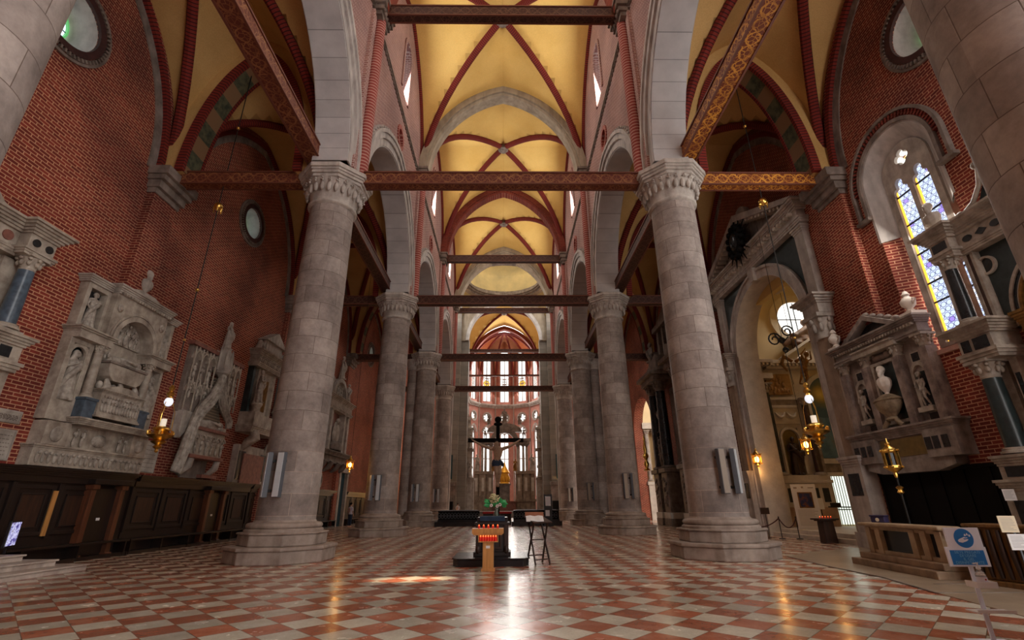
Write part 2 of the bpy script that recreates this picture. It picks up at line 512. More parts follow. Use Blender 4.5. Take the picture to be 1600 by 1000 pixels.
def m_beam(name, gold, red, amount=.5):
    """beams are built along local x: painted scrollwork on the faces"""
    t = NT(name); v, x, y, z0 = t.coord()
    gn = t.n('NewGeometry'); sg = t.n('SeparateXYZ'); t.t.links.new(gn.outputs['True Normal'], sg.inputs[0])
    kz = t.math('GREATER_THAN', t.math('ABSOLUTE', sg.outputs[2]), .5)
    z = t.math('ADD', t.math('MULTIPLY', kz, y), t.math('MULTIPLY', t.math('SUBTRACT', 1.0, kz), z0))
    n = t.noise(v, 5, 2)
    xx = t.math('ADD', x, t.math('MULTIPLY', n, .25))
    p = t.math('SINE', t.math('MULTIPLY', xx, 7.0))
    q = t.math('ABSOLUTE', t.math('SUBTRACT', t.math('ABSOLUTE', t.math('DIVIDE', z, .2)), t.math('ABSOLUTE', p)))
    vo = t.n('TexVoronoi', feature='DISTANCE_TO_EDGE'); vo.inputs['Scale'].default_value = 7
    t.t.links.new(v, vo.inputs['Vector'])
    l1 = t.math('LESS_THAN', q, .17); l2 = t.math('LESS_THAN', vo.outputs[0], .05)
    inside = t.math('LESS_THAN', t.math('ABSOLUTE', z), .235)
    k = t.math('MULTIPLY', t.math('MAXIMUM', l1, l2), inside)
    edge = t.math('MULTIPLY', t.math('GREATER_THAN', t.math('ABSOLUTE', z), .262), t.math('LESS_THAN', t.math('ABSOLUTE', z), .29))
    k = t.math('MULTIPLY', t.math('MAXIMUM', k, edge), amount)
    k = t.math('MULTIPLY', k, t.ramp(t.noise(v, 2.2, 3), [(.35, (.3, .3, .3)), (.6, (1, 1, 1))]))
    c = t.mix(k, red, gold)
    t.col(c).rough(.55, .3)
    return t.m
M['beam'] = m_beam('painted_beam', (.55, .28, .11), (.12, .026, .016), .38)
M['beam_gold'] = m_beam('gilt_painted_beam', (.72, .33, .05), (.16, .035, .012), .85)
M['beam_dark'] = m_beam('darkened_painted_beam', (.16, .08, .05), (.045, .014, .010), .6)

def m_floor():
    t = NT('checkered_marble_floor'); v, x, y, z = t.coord()
    S = .5006
    a = t.math('DIVIDE', t.math('ADD', x, y), S*math.sqrt(2))
    b = t.math('DIVIDE', t.math('SUBTRACT', x, y), S*math.sqrt(2))
    a = t.math('ADD', a, FL_A); b = t.math('ADD', b, FL_B)
    fa = t.math('FLOOR', a); fb = t.math('FLOOR', b)
    ck = t.math('MODULO', t.math('ABSOLUTE', t.math('ADD', fa, fb)), 2.0)
    ra = t.math('FRACT', a); rb = t.math('FRACT', b)
    da = t.math('MINIMUM', ra, t.math('SUBTRACT', 1.0, ra)); db = t.math('MINIMUM', rb, t.math('SUBTRACT', 1.0, rb))
    edge = t.math('LESS_THAN', t.math('MINIMUM', da, db), .010)
    wn = t.n('TexWhiteNoise', noise_dimensions='2D'); t.t.links.new(t.vec(fa, fb), wn.inputs['Vector'])
    n1 = t.noise(v, 3.0, 6, .65); n2 = t.noise(v, 26, 4, .7)
    red = t.ramp(n1, [(.28, (.34, .10, .055)), (.5, (.44, .15, .085)), (.72, (.48, .23, .155))])
    cream = t.ramp(n1, [(.28, (.50, .46, .38)), (.7, (.67, .63, .54))])
    c = t.mix(ck, red, cream)
    c = t.mix(.65, c, t.ramp(wn.outputs['Value'], [(0, (.62, .60, .58)), (1, (1.2, 1.16, 1.1))]), 'MULTIPLY')
    c = t.mix(.45, c, t.ramp(n2, [(.3, (.7, .7, .7)), (.7, (1.15, 1.15, 1.15))]), 'MULTIPLY')
    c = t.mix(t.math('MULTIPLY', edge, .75), c, (.07, .045, .03))
    h = t.math('ADD', t.math('MULTIPLY', t.noise(v, 3.2, 3), 1.0), t.math('MULTIPLY', wn.outputs['Value'], .25))
    h = t.math('SUBTRACT', h, t.math('MULTIPLY', edge, .3))
    t.col(c).rough(t.ramp(t.noise(v, 2.6, 5), [(.3, (.13, .13, .13)), (.7, (.30, .30, .30))]), .6).bump(h, .22, .012)
    return t.m
FL_A, FL_B = .247, .869
M['floor'] = m_floor()

def m_glass(name, kind, st=3.0, tint=(.80, .86, 1.0)):
    t = NT(name)
    uv = t.n('UVMap').outputs[0]
    v, x, y, z = t.coord()
    if kind == 'bottle':          # leaded roundels in the lancet
        sp = t.n('SeparateXYZ'); t.t.links.new(v, sp.inputs[0])
        u = t.math('DIVIDE', sp.outputs[1], .20); w = t.math('DIVIDE', sp.outputs[2], .173)
        row = t.math('MODULO', t.math('ABSOLUTE', t.math('FLOOR', w)), 2.0)
        uu = t.math('SUBTRACT', t.math('FRACT', t.math('ADD', u, t.math('MULTIPLY', row, .5))), .5)
        ww = t.math('SUBTRACT', t.math('FRACT', w), .5)
        r = t.math('SQRT', t.math('ADD', t.math('POWER', uu, 2.0), t.math('POWER', ww, 2.0)))
        ring = t.math('MULTIPLY', t.math('GREATER_THAN', r, .40), t.math('LESS_THAN', r, .50))
        cell = t.n('TexWhiteNoise', noise_dimensions='2D')
        t.t.links.new(t.vec(t.math('FLOOR', t.math('ADD', u, t.math('MULTIPLY', row, .5))), t.math('FLOOR', w)), cell.inputs['Vector'])
        base = t.ramp(cell.outputs['Value'], [(0, (.62, .72, 1)), (.8, (.86, .9, 1)), (.86, (.35, .25, .8)), (.95, (.9, .93, 1))], 'CONSTANT')
        c = t.mix(ring, base, (.06, .07, .16))
        # yellow border strips
        t.col((.02, .02, .02)).emit(c, st)
    elif kind == 'plain':
        c = t.ramp(t.noise(v, 2.0, 3), [(.3, tuple(q*.75 for q in tint)), (.7, tint)])
        t.col((.02, .02, .02)).emit(c, st)
    t.rough(.3)
    return t.m
M['glass_bottle'] = m_glass('leaded_roundel_glass', 'bottle', 1.0)
M['glass_sky'] = m_glass('daylit_pale_glass', 'plain', 1.5, (.72, .92, 1.0))
M['glass_white'] = m_glass('daylit_white_glass', 'plain', 1.5, (1.0, .97, .92))
M['glass_yellow'] = emis('daylit_amber_glass', (1.0, .50, .05), 1.4)
M['glass_blue'] = emis('daylit_blue_green_glass', (.25, .75, .8), 1.6)
M['glass_green'] = emis('daylit_green_border', (.10, .45, .12), .8)
M['lead'] = plain('lead_bars', (.02, .02, .022), .6)
# ------------------------------------------------------------------ architecture
YK = [3.95, 15.75, 27.75, 39.75, 51.75]          # column rows
WN = 5.87                                          # nave wall face, half width
WT = 7.15                                          # aisle side of the arcade
XWL, XWR = -13.2, 13.4                             # aisle walls
ZS, ZH = 23.2, 7.8                                 # nave vault springing and height
AS, AH = 13.7, 7.0                                 # aisle vault

def with_uv(me, us):
    """u = running length stored per vertex"""
    uvl = me.uv_layers.new(name='UVMap')
    for lp in me.loops: uvl.data[lp.index].uv = (us[lp.vertex_index], 0)

def rib(name, path, sect, mat, up=(0,0,1), side=None, smooth=40):
    mb = MB(); mb.sweep(path, sect, up, side)
    me = bpy.data.meshes.new(name); me.from_pydata([tuple(p) for p in mb.v], [], mb.f)
    us = []; L = 0; n = len(sect)
    for i, p in enumerate(path):
        if i: L += (Vector(p)-Vector(path[i-1])).length
        us += [L]*n
    with_uv(me, us)
    bm = bmesh.new(); bm.from_mesh(me); bmesh.ops.recalc_face_normals(bm, faces=bm.faces); bm.to_mesh(me); bm.free()
    me.polygons.foreach_set('use_smooth', [True]*len(me.polygons)); me.set_sharp_from_angle(angle=math.radians(smooth))
    o = place(name, me, mat); o['kind'] = 'structure'
    return o

def rsect(r, n=8): return [(r*math.cos(2*PI*i/n), r*math.sin(2*PI*i/n)) for i in range(n)]

def vault_z(tx, ty, zs, H, e=.28): return zs + H*gprof(min(abs(tx), abs(ty)), e)

def vault(name, x0, x1, y0, y1, zs, H, mat, rs, n=28, ribs=True, boss=True, e=.28):
    cx, cy = (x0+x1)/2, (y0+y1)/2; ax, ay = (x1-x0)/2, (y1-y0)/2
    vs = []; fs = []
    ts = [-math.cos(PI*i/n) for i in range(n+1)]
    for j in ts:
        for i in ts: vs.append((cx+i*ax, cy+j*ay, vault_z(i, j, zs, H, e)))
    for j in range(n):
        for i in range(n):
            a = j*(n+1)+i; fs.append([a, a+1, a+n+2, a+n+1])
    me = bpy.data.meshes.new(name); me.from_pydata(vs, [], fs)
    me.polygons.foreach_set('use_smooth', [True]*len(me.polygons)); me.set_sharp_from_angle(angle=math.radians(14))
    o = place(name, me, mat); o['kind'] = 'structure'
    so = o.modifiers.new('thick', 'SOLIDIFY'); so.thickness = .25; so.offset = 1 if me.polygons[0].normal.z > 0 else -1
    if ribs:
        for sg in (1, -1):
            path = [(cx+ax*t*.985, cy+ay*t*sg*.985, zs + H*gprof(t, e) - .10) for t in [-math.cos(PI*i/30) for i in range(31)]]
            rib('trim_rib', path, rsect(rs), M['rib'])
    if boss:
        m = MB(); m.lathe([(.25, -.34), (.42, -.30), (.46, -.16), (.40, .05)], (cx, cy, zs+H-.08), 20)
        m.lathe([(.1, -.44), (.22, -.38), (.25, -.3)], (cx, cy, zs+H-.08), 14)
        struct('trim_boss', m, M['stone_dark'], 40)
    return o

# ---- nave arcade walls
BAYS = list(zip(YK[:-1], YK[1:]))
ARC_A, ARC_H, ARC_Z = 5.0, 5.45, 13.72
def nave_wall(s):
    xa, xb = CX+s*WN, CX+s*WT
    low = [(YK[0]-.6, ARC_Z)]
    for (a, b) in BAYS:
        low += pointed((a+b)/2, (b-a)/2-.98, ARC_Z, ARC_H, 24, .08)
    low += [(YK[-1]+.8, ARC_Z)]
    poly = low + [(YK[-1]+.8, 32.4), (YK[0]-.6, 32.4)]
    m = MB(); m.prism(poly, min(xa, xb), max(xa, xb), 'x')
    o = m.build('wall_nave_' + ('left' if s < 0 else 'right'), M['nave_brick']); o['kind'] = 'structure'
    c = MB()
    for (a, b) in BAYS:
        yc = (a+b)/2
        c.prism([(yc-.72, 24.4), (yc+.72, 24.4)] + arc(yc, 27.6, .72, 0, 180, 12), min(xa, xb)-.5, max(xa, xb)+.5, 'x')
        c.prism(arc(yc, 21.15, .52, 0, 345, 23), min(xa, xb)-.3, max(xa, xb)+.3, 'x')
    cut(o, c)
    for bi, (a, b) in enumerate(BAYS):
        yc = (a+b)/2; h = (b-a)/2-.98
        inner = pointed(yc, h, ARC_Z, ARC_H, 28, .08)
        for (e0, e1, o0, o1) in ((-.02, .34, -.06, .06), (.34, .62, .02, .16), (.62, .80, .05, .24)):
            m = MB()
            m.band(pointed(yc, h, ARC_Z, ARC_H, 28, .08, e0), pointed(yc, h, ARC_Z, ARC_H, 28, .08, e1), xa-s*o1, xb+s*o1 if e0 < .3 else xa+s*.3, 'x')
            struct('trim_arch', m, M['stone_arch'], 35)
        m = MB(); m.band(pointed(yc, h, ARC_Z, ARC_H, 28, .08, -.07), pointed(yc, h, ARC_Z, ARC_H, 28, .08, 0), xa-s*.02, xb+s*.02, 'x')
        o2 = struct('trim_arch_soffit', m, M['arch_ashlar'], 35)
        # toothed outer moulding
        m = MB(); pts = pointed(yc, h, ARC_Z, ARC_H, 90, .08, .87)
        for i in range(2, len(pts)-2):
            if i % 2: m.box(xa-s*.18, xa+s*.1, pts[i][0]-.055, pts[i][0]+.055, pts[i][1]-.05, pts[i][1]+.05)
        struct('trim_dentils', m, M['stone_arch'])
        # clerestory lancet
        g = MB(); xg = xa+s*.85
        g.prism([(yc-.70, 24.42), (yc+.70, 24.42)] + arc(yc, 27.6, .70, 0, 180, 12), xg, xg+s*.05, 'x')
        wn = g.build('window_clerestory', M['glass_sky']); wn['kind'] = 'structure'
        f = MB(); f.box(xg-s*.1, xg, yc-.06, yc+.06, 24.4, 28.3)
        for q in range(5): f.box(xg-s*.06, xg, yc-.72, yc+.72, 24.9+q*.75, 24.94+q*.75)
        f.band(arc(yc, 27.6, .62, 0, 180, 12), arc(yc, 27.6, .74, 0, 180, 12), xg-s*.12, xg, 'x')
        fr = f.build('frame', M['stone_dark'], wn)
        f = MB(); f.band(arc(yc, 27.6, .74, 0, 180, 14), arc(yc, 27.6, .96, 0, 180, 14), xa-s*.08, xa+s*.05, 'x')
        f.box(xa-s*.08, xa+s*.05, yc-.96, yc-.74, 24.3, 27.6); f.box(xa-s*.08, xa+s*.05, yc+.74, yc+.96, 24.3, 27.6)
        struct('trim_window_surround', f, M['nave_brick'])
        f = MB(); f.band(arc(yc, 21.15, .5, 0, 360, 24), arc(yc, 21.15, .72, 0, 360, 24), xa-s*.07, xa+s*.1, 'x')
        struct('trim_roundel', f, M['shaft'])
        f = MB(); f.box(xa+s*.5, xa+s*.6, yc-.6, yc+.6, 20.5, 21.8); struct('wall_roundel_back', f, M['brick_x'])
        # wall rib
        rib('trim_wall_rib', [(xa-s*.03, y, z-.05) for (y, z) in pointed(yc, (b-a)/2-.1, ZS, ZH, 32)], rsect(.17), M['rib'])
        # string course
        f = MB()
        for (p0, p1, q) in ((22.75, 22.83, .06), (22.83, 22.92, .12), (22.92, 22.98, .07)):
            f.box(xa-s*q, xa+s*.02, a+.5, b-.5, p0, p1)
        f2 = MB()
        for i in range(int((b-a-1)/.3)):
            f2.box(xa-s*.09, xa, a+.6+i*.3, a+.72+i*.3, 22.66, 22.75)
        struct('trim_string_course', f, M['stone_dark']); struct('trim_string_dentils', f2, M['stone_dark'])
    for y in YK:
        # brick shaft bundle up to the vault, on the column's nave side
        m = MB()
        m.lathe([(.26, 13.7), (.26, 22.5)], (xa-s*.22, y, 0), 16)
        struct('trim_shaft', m, M['shaft'], 50)
        for q in (-.5, .5):
            m = MB(); m.box(xa-s*.16, xa+s*.05, y+q-.17, y+q+.17, 13.7, 22.5); struct('trim_shaft_side', m, M['nave_brick'])
        m = MB()
        for (z0, z1, w) in ((22.35, 22.6, .42), (22.6, 22.9, .50), (22.9, 23.25, .60), (23.25, 23.42, .68)):
            m.box(xa-s*w, xa+s*.02, y-w-.12, y+w+.12, z0, z1)
        struct('trim_bracket', m, M['stone_dark'])
        m = MB()
        for q in range(5): m.ell((xa-s*.5, y-.44+q*.22, 22.72), (.08, .09, .13), 8, 6)
        struct('trim_bracket_leaves', m, M['stone_dark'], 60)
M['arch_ashlar'] = m_ashlar('grey_arch_blocks', 'x', (.54, .53, .54), (.46, .45, .455), 9.0, .62)
for s in (-1, 1): nave_wall(s)

# ---- nave vaults and transverse arches
for i, (a, b) in enumerate(BAYS):
    vault('ceiling_nave_vault', CX-WN, CX+WN, a, b, ZS, ZH, M['vault'], .23)
for y, mt in ((YK[1], 'rib_plain'), (YK[2], 'grey'), (YK[3], 'rib_plain'), (YK[4], 'grey')):
    m = MB()
    m.band(pointed(CX, WN, ZS-.3, ZH+.2, 32, .28, -.62), pointed(CX, WN, ZS-.3, ZH+.2, 32, .28, .1), y-.42, y+.42, 'y')
    m.band(pointed(CX, WN, ZS-.3, ZH+.2, 32, .28, -.40), pointed(CX, WN, ZS-.3, ZH+.2, 32, .28, .1), y-.58, y+.58, 'y')
    struct('trim_transverse_arch', m, M['stone_dark2'] if mt == 'grey' else M['brick_arch'], 35) if False else None
    mm = m
    if mt == 'grey': struct('trim_transverse_arch', mm, M.setdefault('tarch_grey', stone_mat('grey_plastered_arch', (.42, .36, .28), (.30, .25, .19), 1.0, .85)), 35)
    else: struct('trim_transverse_arch', mm, M.setdefault('tarch_brick', brick_mat('red_arch_brick', 'y', (.22, .035, .022), (.15, .024, .018), (.30, .12, .08), .3, .09, .01)), 35)

# ---- aisles
def painted_mat():
    t = NT('painted_arch_soffit'); uv = t.n('UVMap').outputs[0]
    sp = t.n('SeparateXYZ'); t.t.links.new(uv, sp.inputs[0])
    w = t.math('FRACT', t.math('DIVIDE', sp.outputs[0], 1.5))
    k = t.math('MULTIPLY', t.math('GREATER_THAN', w, .2), t.math('LESS_THAN', w, .72))
    v, x, y, z = t.coord()
    c = t.mix(k, (.22, .12, .055), t.ramp(t.noise(v, 4, 4), [(.35, (.03, .035, .02)), (.6, (.10, .10, .05))]))
    t.col(c).rough(.85)
    return t.m
M['painted'] = painted_mat()
for s in (-1, 1):
    xi = CX+s*WT; xo = XWL if s < 0 else XWR
    x0, x1 = min(xi, xo), max(xi, xo); cx = (x0+x1)/2; ah = (x1-x0)/2
    for (a, b) in BAYS:
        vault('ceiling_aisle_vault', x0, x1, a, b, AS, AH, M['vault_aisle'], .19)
        yc = (a+b)/2
        rib('trim_wall_rib', [(xo-s*.10, y, z) for (y, z) in pointed(yc, (b-a)/2-.55, AS-.2, AH-.25, 32)], [(-.10, -.12), (.10, -.12), (.10, .12), (-.10, .12)], M['rib'])
        m = MB(); m.band(pointed(yc, (b-a)/2-.55, AS-.2, AH-.25, 32, .28, -.48), pointed(yc, (b-a)/2-.55, AS-.2, AH-.25, 32, .28, -.12), xo-s*.05, xo+s*.02, 'x')
        struct('trim_painted_wall_band', m, M['stone_dark'])
    for y in YK:
        for (w0, w1, o0, o1, mt) in ((-.5, .5, -.95, -.90, 'painted'), (-.56, -.40, -.98, -.66, 'rib'), (.40, .54, -.98, -.80, 'rib'), (-.40, .40, -.9, .05, 'soff')):
            pin = pointed(cx, ah, AS, AH, 30, .28, o0); pout = pointed(cx, ah, AS, AH, 30, .28, o1)
            if mt in ('rib', 'painted'):
                path = [((p[0]+q[0])/2, y+(w0+w1)/2, (p[1]+q[1])/2) for p, q in zip(pin, pout)]
                t = abs(o1-o0)/2; w = (w1-w0)/2
                rib('trim_aisle_arch_edge' if mt == 'rib' else 'trim_aisle_arch_painted', path, [(-w, -t), (w, -t), (w, t), (-w, t)], M[mt], up=(0,0,1), side=(0,1,0))
            else:
                m = MB(); m.band(pin, pout, y+w0, y+w1, 'y'); struct('trim_aisle_arch', m, M['vault_aisle'], 35)

# outer aisle walls
ml = MB(); ml.box(XWL-.9, XWL, -9.0, 51.0, 0, 22)
wl = ml.build('wall_left', M['brick_x']); wl['kind'] = 'structure'
c = MB()
OCL = [(10.55, 15.75, .98), (21.95, 15.55, .80), (33.9, 15.6, .8), (45.9, 15.6, .8)]
for (y, z, r) in OCL: c.prism(arc(y, z, r, 0, 350, 35), XWL-1.2, XWL+.3, 'x')
cut(wl, c)
mr = MB(); mr.box(XWR, XWR+.9, 1.0, 51.0, 0, 22)
wr = mr.build('wall_right', M['brick_x']); wr['kind'] = 'structure'
c = MB()
c.prism(arc(10.55, 15.75, .98, 0, 350, 35), XWR-.3, XWR+1.2, 'x')
# lancet: splayed opening
LY, LH = 12.92, 1.42
def lancet(half, zb, zc, ext=0): return [(LY-half-ext, zb-ext), (LY+half+ext, zb-ext)] + [(LY+(half+ext)*math.cos(a), zc+(half+ext)*math.sin(a)) for a in [PI*i/20 for i in range(21)]]
o_in = lancet(LH, 5.75, 12.0); o_out = lancet(.88, 5.95, 12.0)
n = len(o_in)
vs = [(XWR-.02, a, b) for a, b in o_in] + [(XWR+.95, a, b) for a, b in o_out]
c.add(vs, [list(range(n))[::-1], [n+i for i in range(n)]] + [[i, (i+1) % n, n+(i+1) % n, n+i] for i in range(n)])
# chapel portal
PYC, PR, PZ = 22.1, 3.2, 9.0
c.prism([(PYC-PR, -.5), (PYC+PR, -.5)] + arc(PYC, PZ, PR, 0, 180, 28), XWR-.4, XWR+1.3, 'x')
c.prism([(PYC-PR+24, -.5), (PYC+PR+24, -.5)] + arc(PYC+24, PZ-1, PR, 0, 180, 28), XWR-.4, XWR+1.3, 'x')
cut(wr, c)
M['ring_brick'] = plain('dark_ring_brick', (.07, .022, .018), .8, 0, .5, 5)
# oculus glass, reveals, toothed surrounds
def oculus(X, s, y, z, r, glass, dark=True):
    """s: direction out of the church"""
    g = MB(); g.prism(arc(y, z, r*.62, 0, 360, 32)[:-1], X+s*.70, X+s*.76, 'x')
    w = g.build('window_oculus', M[glass]); w['kind'] = 'structure'
    f = MB(); f.band(arc(y, z, r*.58, 0, 360, 32), arc(y, z, r*.63, 0, 360, 32), X+s*.62, X+s*.72, 'x')
    f.build('frame', M['glass_green'], w)
    f = MB(); f.band(arc(y, z, r*.30, 0, 360, 24), arc(y, z, r*.33, 0, 360, 24), X+s*.66, X+s*.70, 'x')
    for i in range(8):
        a = PI*i/4; f.bar((X+s*.68, y+r*.3*math.cos(a), z+r*.3*math.sin(a)), (X+s*.68, y+r*.6*math.cos(a), z+r*.6*math.sin(a)), .02, .03, (1,0,0))
    f.build('lead', M['lead'], w)
    # splayed pale reveal
    f = MB(); a1 = arc(y, z, r*.66, 0, 360, 36); a2 = arc(y, z, r, 0, 360, 36); n = len(a1)
    vs = [(X+s*.74, p, q) for p, q in a1] + [(X+s*.02, p, q) for p, q in a2] + [(X+s*.78, p*1, q) for p, q in arc(y, z, r*.72, 0, 360, 36)] + [(X+s*.06, p, q) for p, q in arc(y, z, r+.03, 0, 360, 36)]
    fs = []
    for i in range(n-1): fs += [[i, i+1, n+i+1, n+i], [2*n+i, 3*n+i, 3*n+i+1, 2*n+i+1], [i, 2*n+i, 2*n+i+1, i+1], [n+i, n+i+1, 3*n+i+1, 3*n+i]]
    f.add(vs, fs); struct('trim_oculus_reveal', f, M['stone_arch'], 35)
    f = MB(); f.band(arc(y, z, r, 0, 360, 40), arc(y, z, r+.22, 0, 360, 40), X-s*.10, X+s*.05, 'x'); struct('trim_oculus_ring', f, M['ring_brick'])
    f = MB()
    for i in range(56):
        a = 2*PI*i/56
        f.bar((X-s*.08, y+(r+.24)*math.cos(a), z+(r+.24)*math.sin(a)), (X-s*.08, y+(r+.36)*math.cos(a), z+(r+.36)*math.sin(a)), .06, .10, (1,0,0))
    f.band(arc(y, z, r+.37, 0, 360, 40), arc(y, z, r+.46, 0, 360, 40), X-s*.07, X+s*.02, 'x')
    struct('trim_oculus_teeth', f, M['stone_dark'])
for (y, z, r) in OCL: oculus(XWL, -1, y, z, r, 'glass_sky')
oculus(XWR, 1, 10.55, 15.75, .98, 'glass_white')

# lancet window of the right aisle
xg = XWR+.42
g = MB()
for sgn in (-1, 1):
    yc = LY+sgn*.40
    g.prism([(yc-.31, 6.0), (yc+.31, 6.0), (yc+.31, 11.5)] + arc(yc, 11.65, .25, 0, 180, 10) + [(yc-.31, 11.5)], xg, xg+.05, 'x')
win = g.build('window_lancet', M['glass_bottle']); win['kind'] = 'structure'
g = MB()
for a in (0, 90, 180, 270): g.prism(arc(LY+.2*math.cos(math.radians(a)), 12.42+.2*math.sin(math.radians(a)), .12, 0, 330, 11), xg, xg+.05, 'x')
g.build('quatrefoil_pane', M['glass_white'], win)
g = MB()
for sgn in (-1, 1):
    yc = LY+sgn*.40
    for q in (-.31, .25): g.box(xg-.03, xg, yc+q, yc+q+.06, 6.0, 11.5)
    g.band(arc(yc, 11.65, .21, 0, 180, 10), arc(yc, 11.65, .26, 0, 180, 10), xg-.03, xg, 'x')
g.build('amber_border', M['glass_yellow'], win)
g = MB()
for zz in (7.3, 7.95, 9.0, 10.1, 11.2): g.box(xg-.05, xg-.02, LY-.76, LY+.76, zz, zz+.05)
g.build('lead_bar', M['lead'], win)
# stone tracery: plate with holes
g = MB(); g.prism(lancet(.94, 5.9, 12.0), xg-.12, xg+.12, 'x')
tr = g.build('tracery', M['stone'], win)
c = MB()
for sgn in (-1, 1):
    yc = LY+sgn*.40
    c.prism([(yc-.31, 6.02), (yc+.31, 6.02), (yc+.31, 11.25)] + arc(yc+.14, 11.35, .15, -30, 90, 6) + arc(yc, 11.66, .15, 0, 180, 8) + arc(yc-.14, 11.35, .15, 90, 210, 6) + [(yc-.31, 11.25)], xg-.3, xg+.3, 'x')
cut(tr, c)
c = MB()
pts = []
for i in range(48):
    a = 2*PI*i/48; rr = .18+.10*abs(math.cos(2*a))**.6
    pts.append((LY+rr*math.cos(a), 12.42+rr*math.sin(a)))
c.prism(pts, xg-.3, xg+.3, 'x'); cut(tr, c)
# stone reveal lining the splay (upper half pale stone) and hood mould
g = MB()
hi = [(LY+(LH)*math.cos(a), 12.0+LH*math.sin(a)) for a in [PI*i/24 for i in range(25)]]
ho = [(LY+.9*math.cos(a), 12.0+.9*math.sin(a)) for a in [PI*i/24 for i in range(25)]]
hi = [(LY+LH, 9.9)] + hi + [(LY-LH, 9.9)]; ho = [(LY+.9, 9.9)] + ho + [(LY-.9, 9.9)]
n = len(hi)
vs = [(XWR-.03, a, b) for a, b in hi] + [(xg, a, b) for a, b in ho] + [(XWR-.03, LY+(a-LY)*1.06, b+(.08 if b > 11.95 else 0)) for a, b in hi] + [(xg, LY+(a-LY)*1.06, b+(.06 if b > 11.95 else 0)) for a, b in ho]
fs = []
for i in range(n-1): fs += [[i, i+1, n+i+1, n+i], [2*n+i, 3*n+i, 3*n+i+1, 2*n+i+1], [i, 2*n+i, 2*n+i+1, i+1], [n+i, n+i+1, 3*n+i+1, 3*n+i]]
g.add(vs, fs); struct('trim_lancet_reveal', g, M['stone_arch'], 35)
g = MB()
def hood(e0, e1):
    a = [(LY+(LH+e0)*math.cos(t), 12.0+(LH+e0)*math.sin(t)) for t in [PI*i/28 for i in range(29)]]
    b = [(LY+(LH+e1)*math.cos(t), 12.0+(LH+e1)*math.sin(t)) for t in [PI*i/28 for i in range(29)]]
    return [(LY+LH+e0, 11.0)]+a+[(LY-LH-e0, 11.0)], [(LY+LH+e1, 11.0)]+b+[(LY-LH-e1, 11.0)]
i0, o0 = hood(.08, .2); g.band(i0, o0, XWR-.12, XWR+.02, 'x')
i0, o0 = hood(.42, .52); g.band(i0, o0, XWR-.16, XWR+.02, 'x')
for sg in (-1, 1): g.box(XWR-.2, XWR, LY+sg*(LH+.02), LY+sg*(LH+.6), 10.88, 11.0)
struct('trim_lancet_hood', g, M['stone_dark'])
g = MB()
for i in range(40):
    t = PI*(i+.5)/40; g.bar((XWR-.06, LY+(LH+.22)*math.cos(t), 12.0+(LH+.22)*math.sin(t)), (XWR-.06, LY+(LH+.40)*math.cos(t), 12.0+(LH+.40)*math.sin(t)), .07, .12, (1,0,0))
struct('trim_lancet_teeth', g, M['tarch_brick'])
g = MB(); g.box(XWR-.06, xg, LY-LH-.05, LY+LH+.05, 5.62, 5.76); struct('trim_lancet_sill', g, M['rose_sill'] if 'rose_sill' in M else M.setdefault('rose_sill', plain('rose_stone_sill', (.55, .30, .24), .7)))

# wall piers with brackets
for s, X in ((-1, XWL), (1, XWR)):
    for y in YK[1:]:
        m = MB(); m.box(X, X-s*.28, y-.62, y+.62, 2.4 if y < 20 else 0, 12.7)
        if (s > 0): m = MB(); m.box(X, X-s*.28, y-.62, y+.62, 7.4 if y < 20 else 0, 12.7)
        else:
            m = MB(); m.box(X, X-s*.28, y-.62, y+.62, 8.2 if y < 20 else 0, 12.7)
        struct('wall_pier', m, M['brick_x'])
        m = MB()
        for (z0, z1, q) in ((12.55, 12.75, .34), (12.75, 13.05, .48), (13.05, 13.25, .64), (13.25, 13.6, .78)):
            m.box(X, X-s*q, y-.5-q*.5, y+.5+q*.5, z0, z1)
        struct('trim_wall_bracket', m, M['stone_dark'])
m = MB(); m.box(-14.1, 6.5, -9.8, -9.0, 0, 34); struct('wall_facade_light_block', m, M['nave_brick'])  # unseen west wall, added on this side to block sky light from behind
m = MB(); m.box(-14.1, 7.2, -9.8, 3.4, 31.5, 32.2); m.box(-14.1, -7.0, -9.8, 3.4, 20.8, 21.4); struct('ceiling_west_light_block', m, M['vault'])  # unseen roof slabs, added to keep sky light from flooding the nave
m = MB(); m.box(6.0, 7.3, -9.8, -8.4, 0, 32); m.box(6.0, 7.3, -9.8, 3.4, 21, 32); struct('wall_west_arcade', m, M['nave_brick'])
# floor and far walls
m = MB(); m.box(-30, 30, -9.5, 90, -.3, 0); struct('floor', m, M['floor'])

